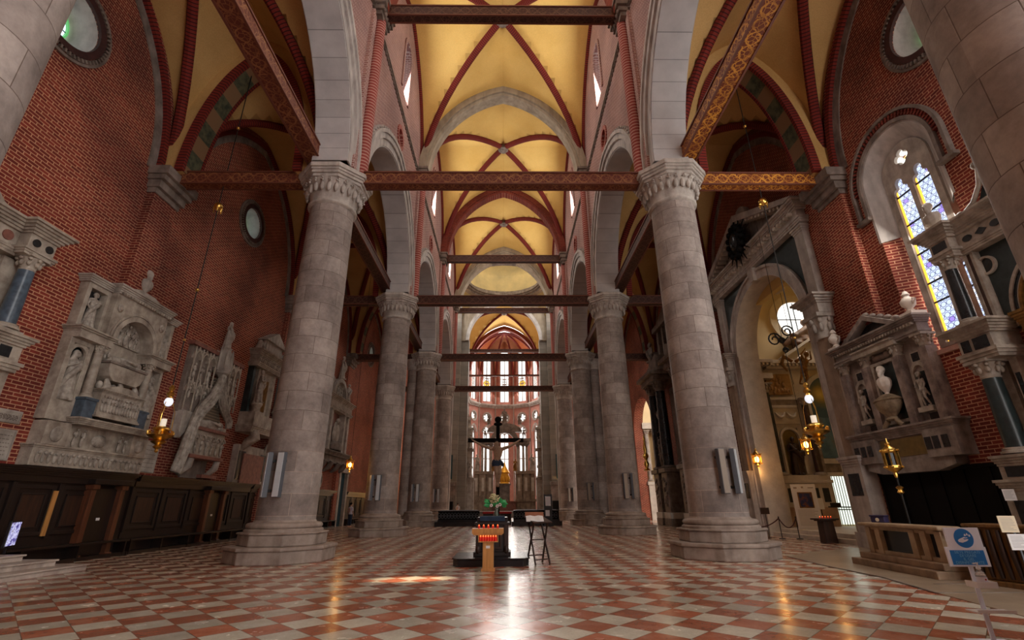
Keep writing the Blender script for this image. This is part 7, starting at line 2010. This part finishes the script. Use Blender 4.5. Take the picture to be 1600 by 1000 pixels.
# ------------------------------------------------------------------ chapel beyond the portal
CW = [0]
def chapel():
    x0, x1, ya, yb = XWR+.9, 20.6, 17.3, 27.0
    m = MB(); m.box(x0, x1+.4, yb, yb+.5, 0, 16.5); struct('wall_chapel_east', m, M['chapel_wall'])
    m = MB(); m.box(x1, x1+.4, ya, yb, 0, 16.5); struct('wall_chapel_side', m, M['chapel_yellow'])
    m = MB(); m.box(x0, x1+.4, ya-.5, ya, 0, 16.5); struct('wall_chapel_west', m, M['chapel_yellow'])
    m = MB(); m.box(XWR-.1, x1, ya, yb, 0, .16); m.box(XWR+.3, x1, ya, yb, .16, .32); struct('floor_chapel', m, M['portal_pale'])
    xc = (x0+x1)/2; R = (x1-x0)/2
    m = MB(); m.band(arc(xc, 11.6, R, 0, 180, 28), arc(xc, 11.6, R+.3, 0, 180, 28), ya, yb, 'y'); struct('ceiling_chapel', m, M['chapel_yellow'], 40)
    for yy in (ya+1.5, ya+4.8, yb-1.2):
        m = MB(); m.band(arc(xc, 11.6, R-.16, 0, 180, 28), arc(xc, 11.6, R+.05, 0, 180, 28), yy-.35, yy+.35, 'y'); struct('trim_chapel_rib', m, M['stucco'], 40)
        m = MB()
        for k in range(14):
            a = PI*(k+.5)/14; p = (xc+(R-.24)*math.cos(a), yy, 11.6+(R-.24)*math.sin(a)); m.ell(p, (.16, .16, .16), 8, 6); m.tube([(p[0]+.12*math.cos(t_), yy+.5+.3*math.sin(t_), p[2]) for t_ in (0, 1, 2, 3, 4, 5)], .05, 5)
        struct('trim_stucco_scrolls', m, M['stucco_brown'], 60)
    wcx = 18.0
    m = MB(); m.band(arc(wcx, 11.9, 1.15, 0, 360, 36), arc(wcx, 11.9, 1.6, 0, 360, 36), yb-.18, yb, 'y'); struct('trim_round_window', m, M['stucco'], 40)
    m = MB(); m.prism(arc(wcx, 11.9, 1.15, 0, 350, 36), yb-.06, yb-.02, 'y'); w = m.build('window_chapel', M['glass_white']); w['kind'] = 'structure'
    m = MB(); m.box(wcx-1.15, wcx+1.15, yb-.1, yb-.06, 11.88, 11.93); m.box(wcx-.02, wcx+.02, yb-.1, yb-.06, 10.8, 13.0); m.build('glazing_bars', M['iron'], w)
    m = MB(); m.band(arc(xc, 11.6, R-.5, 0, 180, 28), arc(xc, 11.6, R-.1, 0, 180, 28), yb-.25, yb, 'y'); struct('trim_chapel_cornice', m, M['stucco'], 40)
    # retable wall: one architectural altar front
    r = root('chapel_altar', (0, yb, 0), 0, 'white marble altar front with niche, dark column and swags inside the chapel', 'altar')
    def b(nm_, mt, *bx, bev=.012):
        m = MB()
        for q in bx: m.box(*q)
        return m.build(nm_, M[mt], r, bevel=bev)
    b('lower_dado', 'rose_stone', (14.4, 17.5, -.55, 0, .3, 1.25)); b('dado', 'portal_pale', (14.4, 17.5, -.5, 0, 1.25, 2.45)); b('dado_ledge', 'portal_pale', (14.3, 17.6, -.65, 0, 2.45, 2.6), (14.35, 17.55, -.58, 0, 2.6, 2.85))
    b('dado_insets', 'dark_panel', (14.5, 14.85, -.515, -.49, 1.5, 2.2), (15.15, 15.4, -.515, -.49, 1.5, 2.2), (15.6, 16.3, -.515, -.49, 1.45, 2.25), (16.5, 16.8, -.515, -.49, 1.5, 2.2), (17.0, 17.35, -.515, -.49, 1.5, 2.2))
    b('side_pilaster', 'portal_pale', (14.35, 14.7, -.35, 0, 2.85, 8.3)); b('back_panel', 'portal_pale', (14.4, 17.6, -.1, 0, 2.85, 8.9))
    column_parts(r, 15.0, -.4, 3.0, 7.3, .27, 'black_marble'); column_parts(r, 17.15, -.4, 3.0, 6.6, .2, 'rose_black')
    m = MB(); niche(m, 16.05, .95, 2.95, 5.3, -.1, .18); m.box(15.35, 15.55, -.2, 0, 2.9, 5.4); m.box(16.55, 16.75, -.2, 0, 2.9, 5.4); m.build('niche_frame', M['portal_pale'], r)
    m = MB(); m.prism([(15.58, 2.95), (16.52, 2.95)]+arc(16.05, 4.83, .47, 0, 180, 12), -.115, -.095, 'y'); m.build('niche_back', M['gold_panel'], r)
    statue('r0', r, (16.05, -.32, 2.87), 2.0, 'wood_mid', 0, 'niche_statue')
    b('swag_panel', 'portal_pale', (15.4, 16.8, -.2, 0, 5.6, 6.5), (15.35, 16.85, -.26, 0, 6.5, 6.65), (15.3, 16.9, -.3, 0, 6.95, 7.1))
    m = MB()
    for xx in (15.75, 16.4): m.tube([(xx-.28, -.24, 6.25), (xx-.15, -.28, 6.02), (xx, -.3, 5.95), (xx+.15, -.28, 6.02), (xx+.28, -.24, 6.25)], [.04, .08, .09, .08, .04], 8)
    m.build('swags', M['portal_pale'], r, 60)
    b('dark_frieze', 'marble_grey', (15.3, 16.9, -.22, 0, 6.65, 6.95))
    m = MB(); m.box(15.3, 16.7, -.3, -.1, 7.25, 8.45)
    rn = random.Random(9)
    for k in range(26): m.ell((rn.uniform(15.4, 16.6), -.32, rn.uniform(7.35, 8.35)), (.09, .06, .14), 6, 5)
    m.build('bronze_relief', M['stucco_brown'], r, 60)
    b('entablature', 'portal_pale', (14.3, 15.5, -.75, 0, 8.1, 8.4), (15.4, 20.3, -.45, 0, 8.75, 9.0), (14.2, 15.6, -.9, 0, 9.0, 9.2), (15.6, 20.4, -.7, 0, 9.0, 9.2))
    m = MB()
    for k in range(26): m.box(14.3+k*.23, 14.42+k*.23, -.65 if k > 5 else -.85, -.3, 8.86, 9.0)
    m.build('dentils', M['portal_pale'], r)
    m = MB(); m.prism([(16.3, 9.2), (20.4, 9.2), (20.4, 9.5), (18.4, 10.5)], -.5, 0, 'y'); m.build('pediment', M['portal_pale'], r)
    m = MB(); m.bar((16.2, -.6, 9.25), (18.4, -.6, 10.6), .35, .14); m.bar((20.5, -.6, 9.25), (18.4, -.6, 10.6), .35, .14); m.build('raking_cornice', M['portal_pale'], r)
    # painting with arched top
    m = MB(); m.prism([(17.65, 3.75), (20.1, 3.75)]+arc(18.87, 7.1, 1.22, 0, 180, 20), -.08, -.03, 'y'); m.build('painting', M['sky_painting'], r)
    m = MB(); m.band([(17.65, 3.75), (17.65, 7.1)]+arc(18.87, 7.1, 1.22, 180, 0, 20)+[(20.1, 7.1), (20.1, 3.75)], [(17.45, 3.75), (17.45, 7.1)]+arc(18.87, 7.1, 1.45, 180, 0, 20)+[(20.3, 7.1), (20.3, 3.75)], -.2, 0, 'y'); m.build('painting_frame', M['portal_pale'], r)
    b('painting_sill', 'portal_pale', (17.5, 20.4, -.3, 0, 3.45, 3.7)); b('carved_panel', 'marble_grey', (17.5, 20.4, -.12, 0, 2.95, 3.45), (17.1, 17.6, -.3, 0, 2.85, 4.2))
    # door with bars
    b('door_frame', 'portal_pale', (17.55, 17.8, -.2, 0, .32, 2.9), (19.0, 19.25, -.2, 0, .32, 2.9), (17.5, 19.3, -.25, 0, 2.8, 3.0))
    g = MB(); g.box(17.8, 19.0, yb-.05, yb-.03, .4, 2.8); o = g.build('door_1', M['glass_dim']); o['kind'] = 'structure'
    g = MB()
    for k in range(9): g.lathe([(.02, .35), (.02, 2.8)], (17.87+k*.135, yb-.16, 0), 6)
    g.box(17.8, 19.0, yb-.18, yb-.14, 1.1, 1.15); g.build('bars', M['iron'], o)
    # reclining carved figure above the pediment
    s = root('carved_figure_group', (18.2, yb-.45, 10.05), 0, 'brown reclining carved group on the chapel altar pediment, against the round window', 'statue')
    m = MB()
    rn = random.Random(4)
    for k in range(40):
        a = rn.uniform(0, PI); q = rn.uniform(.3, 1.0); m.ell((1.25*q*math.cos(a), rn.uniform(-.15, .15), .15+.75*q*math.sin(a)), (.28, .2, .16), 8, 6)
    m.tube([(-1.5, 0, .1), (-.8, -.1, .6), (0, -.15, 1.1), (.6, -.1, .7), (1.4, 0, .2)], [.15, .2, .25, .2, .14], 8); head(m, (-.05, -.15, 1.45), .2, .3, hair=1)
    place('figures', remeshed(m, 'group', .05, 2), M['stucco_brown2'], s)
M['chapel_wall'] = plain('cream_plaster_wall', (.72, .58, .34), .8, 0, .12, 1)
M['chapel_yellow'] = plain('yellow_plaster', (.78, .55, .20), .85, 0, .15, .8)
M['stucco'] = plain('cream_stucco', (.74, .62, .44), .7, 0, .15, 3)
M['stucco_brown'] = plain('gilt_brown_stucco', (.42, .24, .09), .55, .2, .4, 5)
M['stucco_brown2'] = plain('brown_carving', (.22, .12, .07), .6, 0, .5, 4)
M['rose_stone'] = stone_mat('rose_brown_stone', (.42, .28, .18), (.28, .16, .10), 2, .4)
M['glass_dim'] = emis('daylit_pale_door', (.80, .86, .72), 1.1)
def sky_paint():
    t = NT('painted_glory'); v, x, y, z = t.coord()
    dx = t.math('SUBTRACT', x, 18.4); dz = t.math('SUBTRACT', z, 7.3)
    d = t.math('SQRT', t.math('ADD', t.math('POWER', dx, 2.0), t.math('POWER', dz, 2.0)))
    n = t.noise(v, 2.2, 5)
    g = t.ramp(t.math('ADD', d, t.math('MULTIPLY', n, .4)), [(.2, (.75, .55, .12)), (.5, (.40, .28, .06)), (.75, (.14, .13, .06)), (1.0, (.045, .09, .11))])
    low = t.ramp(t.noise(v, 1.2, 5), [(.3, (.03, .07, .10)), (.55, (.10, .18, .22)), (.7, (.16, .13, .09))])
    k = t.math('LESS_THAN', d, 1.35)
    t.col(t.mix(k, low, g)).rough(.6); return t.m
M['sky_painting'] = sky_paint()
chapel()
# info board, candle desk, rope barrier
r = root('information_board', (14.55, 24.1, .33), -.12, 'tall white information board with a dark picture, leaning at the chapel step', 'sign')
BT = Matrix.Rotation(.08, 4, 'X')
m = MB(); m.box(-.55, .55, -.03, .03, 0, 1.98); m.build('panel', M['paper'], r, bevel=.004)
m = MB(); m.box(-.33, .33, -.045, -.03, .92, 1.62); o = m.build('picture_frame', M['gilt_wood'], r)
t = NT('dark_picture'); v, x, y, z = t.coord(); t.col(t.ramp(t.noise(v, 3.5, 4), [(.3, (.02, .015, .015)), (.5, (.02, .03, .12)), (.62, (.22, .07, .03)), (.75, (.3, .18, .08))])).rough(.5)
m = MB(); m.box(-.28, .28, -.05, -.045, .97, 1.57); m.build('picture', t.m, o)
m = MB(); rn = random.Random(8)
for i in range(12): m.box(-.45, rn.uniform(.25, .45), -.033, -.03, .82-.06*i, .835-.06*i)
m.box(-.1, .0, -.033, -.03, 1.8, 1.88); m.box(-.45, -.3, -.033, -.03, 1.78, 1.86); m.box(.2, .45, -.033, -.03, 1.80, 1.84)
m.build('printed_lines', M['speaker_beige'], r)
r = root('notice_sheet', (15.35, 24.3, .33), 0, 'small white sheet on a stand just right of the information board', 'notice')
m = MB(); m.box(-.16, .16, -.01, .01, .85, 1.35); m.build('sheet', M['paper'], r)
m = MB(); m.box(-.015, .015, .01, .04, 0, 1.0); m.box(-.1, .1, -.1, .1, 0, .02); m.build('post', M['iron'], r)
r = root('candle_desk', (12.95, 20.4, 0), 0, 'dark wooden pedestal desk with small red candles before the chapel', 'candle stand')
m = MB(); m.prism([(-.24, 0), (.24, 0), (.20, .8), (-.20, .8)], -.2, .2, 'y'); m.build('pedestal', M['wood_mid'], r, bevel=.01)
m = MB(); m.box(-.40, .40, -.3, .3, .84, .90); m.box(-.3, .3, -.24, .24, .8, .84); m.build('top', M['wood_mid'], r, bevel=.01)
o6 = None
for i in range(5):
    o = copy_tree(cr); o.location = (12.72+.11*i, 20.3, .9); o.scale = (.9,)*3; o['group'] = 'candles on the dark desk'; o['label'] = '%s of five tiny red candles on the dark desk before the chapel' % nm5[i]
# rope barrier
px = [(11.25, 24.3), (12.45, 22.9), (13.05, 22.6)]
for i, (x, y) in enumerate(px):
    r = root('barrier_post', (x, y, 0), 0, ['left', 'middle', 'right'][i] + ' slim dark post of the rope barrier before the portal', 'post', 'posts of the rope barrier')
    m = MB(); m.lathe([(.14, 0), (.13, .03), (.02, .05), (.018, .85), (.03, .87), (.02, .92)], (0, 0, 0), 12); m.build('post', M['iron'], r, 40)
for i in range(2):
    a = Vector((*px[i], .84)); b_ = Vector((*px[i+1], .84))
    r = root('barrier_rope', a, 0, ['left', 'right'][i] + ' sagging dark red rope of the barrier before the portal', 'rope', 'ropes of the barrier')
    m = MB(); m.tube([(b_-a)*t_ + Vector((0, 0, -.38*(1-(2*t_-1)**2))) for t_ in [k/12 for k in range(13)]], .025, 6); m.build('rope', plain('dark_red_rope', (.08, .02, .015), .8), r, 60)
r = root('music_stand', (12.3, 23.7, 0), .2, 'small dark notice stand behind the rope barrier', 'stand')
m = MB(); m.box(-.22, .22, -.02, .02, 1.0, 1.28); m.build('plate', M['wood_mid'], r)
m = MB(); m.tube([(0, 0, .0), (0, 0, 1.05)], .015, 6); m.box(-.15, .15, -.15, .15, 0, .02); m.build('post', M['iron'], r)
r = root('metal_handrail', (15.6, 22.8, .32), .1, 'black metal handrail in front of the barred chapel door', 'handrail')
m = MB(); m.bar((-.9, 0, .98), (1.2, 0, .94), .05, .05); m.bar((.3, 0, 0), (.3, 0, .95), .04, .04); m.bar((.5, 0, 0), (.5, 0, .95), .03, .03); m.box(-.75, -.35, -.06, .06, .95, 1.15); m.build('rail', M['iron'], r)

# ------------------------------------------------------------------ big dark monument in the next bay, right
def dark_mon():
    r = root('black_column_monument', (XWR, 34.3, 0), PRr, 'large dark baroque monument with black columns and carved pedestals, beyond the biggest right column', 'monument')
    for x in (-3.9, -2.0, 2.0, 3.9):
        m = MB(); m.box(x-.7, x+.7, -1.7, 0, .0, .5); m.box(x-.6, x+.6, -1.6, 0, .9, 3.6); m.box(x-.75, x+.75, -1.75, 0, 3.6, 3.9); m.build('pedestal', M['stone_brown'], r, bevel=.03)
        m = MB(); m.box(x-.68, x+.68, -1.68, 0, .5, .9); m.build('pedestal_foot', M['portal_pale'], r, bevel=.02)
        m = MB(); rn = random.Random(int(x*10)+50)
        for k in range(12): m.ell((x+rn.uniform(-.3, .3), -1.62, 1.4+k*.16), (rn.uniform(.1, .25), .08, .12), 8, 6)
        m.build('pedestal_carving', M['stone_brown'], r, 60)
    for x in (-3.9, -2.0, 2.0, 3.9): column_parts(r, x, -1.15, 4.1, 9.6, .40, 'black_marble', 'stone_dark', 'black_column')
    for x in (-2.95, 2.95): statue('n1', r, (x, -1.3, 3.9), 2.4, 'stone_brown', 0, 'carved_bearer'); statue('r0', r, (x, -1.0, 6.6), 2.2, 'stone_brown', 0, 'carved_figure')
    m = MB(); m.box(-1.2, 1.2, -.7, 0, 0, 9.6); m.build('centre_wall', M['stone_brown'], r)
    m = MB(); m.box(-.8, .8, -.74, -.68, .3, 3.6); m.build('black_door_panel', M['black_marble'], r)
    for s in (-1, 1):
        m = MB(); m.box(s*1.3, s*4.7, -1.8, 0, 10.4, 10.8); m.box(s*1.1, s*4.9, -2.1, 0, 10.8, 11.1); m.prism([(s*1.0, 11.1), (s*5.0, 11.1), (s*4.6, 11.4), (s*1.3, 12.4)], -1.5, 0, 'y'); m.build('entablature', M['stone_brown'], r, bevel=.03)
    m = MB(); m.box(-4.3, 4.3, -.9, 0, 11.1, 11.5); m.build('attic_step', M['black_marble'], r)
    for x in (-2.4, -1.2, 1.2, 2.4):
        m = MB(); m.box(x-.18, x+.18, -.7, 0, 11.5, 14.6); m.build('upper_pilaster', M['stone_brown'], r)
    m = MB(); m.box(-2.7, 2.7, -.3, 0, 11.5, 14.6); m.build('upper_panel', M['black_marble'], r)
    m = MB(); m.box(-2.9, 2.9, -.95, 0, 14.6, 15.0); m.prism([(-2.9, 15), (2.9, 15), (0, 16.3)], -.7, 0, 'y'); m.build('upper_pediment', M['stone_brown'], r)
    statue('r2', r, (-3.6, -1.0, 11.5), 2.6, 'stone_brown'); statue('r1', r, (3.6, -1.0, 11.5), 2.6, 'stone_brown')
M['stone_brown'] = stone_mat('dark_brown_stone', (.22, .165, .13), (.10, .07, .055), 3, .5)
dark_mon()
# black column and marble pedestal beside the portal
r = root('portal_side_column', (XWR, 28.2, 0), PRr, 'black column on a marble pedestal just left of the chapel portal', 'column')
m = MB(); m.box(-.5, .5, -1.2, 0, .3, 3.0); m.box(-.6, .6, -1.3, 0, 3.0, 3.4); m.box(-.6, .6, -1.3, 0, 0, .3); m.build('pedestal', M['portal_stone'], r, bevel=.03)
m = MB(); m.box(-.3, .3, -1.23, -1.2, .8, 2.7); m.build('pedestal_inset', M['black_marble'], r)
column_parts(r, 0, -.75, 3.7, 10.4, .36, 'black_marble', 'portal_stone')
m = MB(); m.box(-.6, .6, -1.3, 0, 11.4, 12.2); m.box(-.7, .7, -1.4, 0, 12.2, 12.5); m.build('entablature', M['portal_stone'], r)
# second chapel beyond
m = MB(); m.box(XWR+.9, 22, 49.8, 50.3, 0, 16); struct('wall_far_chapel_east', m, M['chapel_wall'])
m = MB(); m.box(20.5, 21, 41, 50, 0, 16); struct('wall_far_chapel_side', m, M['chapel_yellow'])
r = root('far_chapel_altar', (16.6, 49.7, 0), 0, 'pale columned altar inside the second side chapel, seen past black columns', 'altar')
m = MB(); m.box(-2.3, 2.3, -.6, 0, 0, 3.2); m.box(-2.4, 2.4, -.7, 0, 3.2, 3.5); m.box(-2.4, 2.4, -.7, 0, 8.6, 9.2); m.build('body', M['portal_pale'], r)
for x in (-2.0, -1.2, 1.2, 2.0): column_parts(r, x, -.4, 3.7, 8.0, .22, 'stone')
m = MB(); m.box(-.9, .9, -.2, 0, 3.6, 8.2); m.build('picture', M['gold_panel'], r)
area('far_chapel_daylight', (19.6, 45.5, 11), (15, 46, 4), 2, 2, 110, (1, .9, .75))
r = root('pole_candlestick', (11.35, 38.9, 4.0), 0, 'gilt candlestick shining in front of the black columns', 'candlestick')
m = MB(); m.lathe([(.3, -.1), (.1, .1), (.22, .4), (.08, .7), (.25, 1.0), (.1, 1.3), (.16, 1.5), (.05, 2.2), (.12, 2.3), (.02, 2.6)], (0, 0, 0), 14); m.build('stem', M['gilt'], r, 50)

# ------------------------------------------------------------------ people far away
def person(x, y, h, rz, label, top, trousers, hair):
    r = root('person', (x, y, 0), rz, label, 'person'); k = h/1.78
    m = MB()
    for s in (-1, 1): limb(m, [(s*.09, 0, .9), (s*.10, -.02, .48), (s*.10, .02, .07)], [.085, .06, .04]); m.ell((s*.1, -.06, .04), (.045, .12, .04))
    m.tube([(0, 0, .88), (0, 0, 1.1), (0, 0, 1.35), (0, 0, 1.45)], [.14, .13, .17, .1], 12); m.tube([(0, 0, 1.42), (0, -.01, 1.55)], .05, 8)
    head(m, (0, -.02, 1.66), .115, 0)
    for s in (-1, 1): limb(m, [(s*.2, 0, 1.4), (s*.25, .02, 1.12), (s*.20, -.12, .90)], [.055, .045, .03]); hand(m, (s*.20, -.13, .89), (0, -.3, -1), .03)
    me = remeshed(m, 'person', .02, 1); o = place('body', me, M['skin_live'], r)
    m = MB(); m.lathe([(.16, .86), (.165, 1.0), (.15, 1.12), (.19, 1.34), (.17, 1.44), (.08, 1.5)], (0, 0, 0), 20, 1.05, .8)
    for s in (-1, 1): m.tube([(s*.17, 0, 1.42), (s*.255, .02, 1.17)], [.075, .06], 8)
    m.build('shirt', top, r, 60)
    m = MB(); m.lathe([(.15, .82), (.165, .94)], (0, 0, 0), 18, 1.05, .85)
    for s in (-1, 1): m.tube([(s*.09, 0, .9), (s*.10, -.02, .48), (s*.10, .02, .12)], [.105, .08, .065], 10)
    m.build('trousers', trousers, r, 60)
    m = MB(); m.ell((0, .02, 1.71), (.105, .115, .11)); m.build('hair', hair, r, 60)
    r.scale = (k, k, k)
M['skin_live'] = plain('skin', (.5, .3, .22), .6, 0, .1)
person(-11.6, 39.4, 1.72, 2.6, 'person in a pale shirt standing far off in the left aisle', plain('pale_lilac_shirt', (.70, .62, .70), .8), M['blue_cloth'], M['black_wood'])
person(-5.2, 58.5, 1.7, 2.8, 'person in light clothes standing beyond the left choir front', plain('light_grey_shirt', (.6, .58, .62), .8), M['speaker_beige'], M['wood_mid'])
r = root('poster_panel', (3.4, 37.9, 0), 0, 'dark poster stand with pale print beside the third right column', 'poster')
m = MB(); m.box(-.3, .3, -.05, .05, .3, 2.2); m.box(-.35, .35, -.2, .2, 0, .3); m.build('panel', M['lacquer'], r)
m = MB(); m.box(-.2, .2, -.06, -.05, 1.4, 2.05); m.box(-.2, .1, -.06, -.05, .7, 1.1); m.build('print', M['sign_white'], r)

# ------------------------------------------------------------------ floor slabs by the right altar
m = MB(); m.prism([(7.75, 9.3), (8.2, 11.2), (8.28, 13.4), (8.6, 15.6), (10.3, 17.0), (13.4, 18.8), (13.4, 2), (7.4, 2), (7.4, 7.5)], 0, .012, 'z'); struct('floor_altar_slabs', m, M['slab'] if 'slab' in M else M.setdefault('slab', stone_mat('beige_floor_slabs', (.36, .28, .20), (.22, .15, .10), 1.0, .3, False)))
m = MB()
for a, b_ in (((7.75, 9.35), (13.2, 9.15)), ((7.75, 9.35), (8.2, 11.2)), ((8.2, 11.2), (8.28, 13.4)), ((8.28, 13.4), (8.6, 15.6)), ((8.5, 10.3), (13.2, 10.1))): m.bar((*a, .014), (*b_, .014), .05, .006)
struct('trim_floor_joint', m, M['stone_dark'])
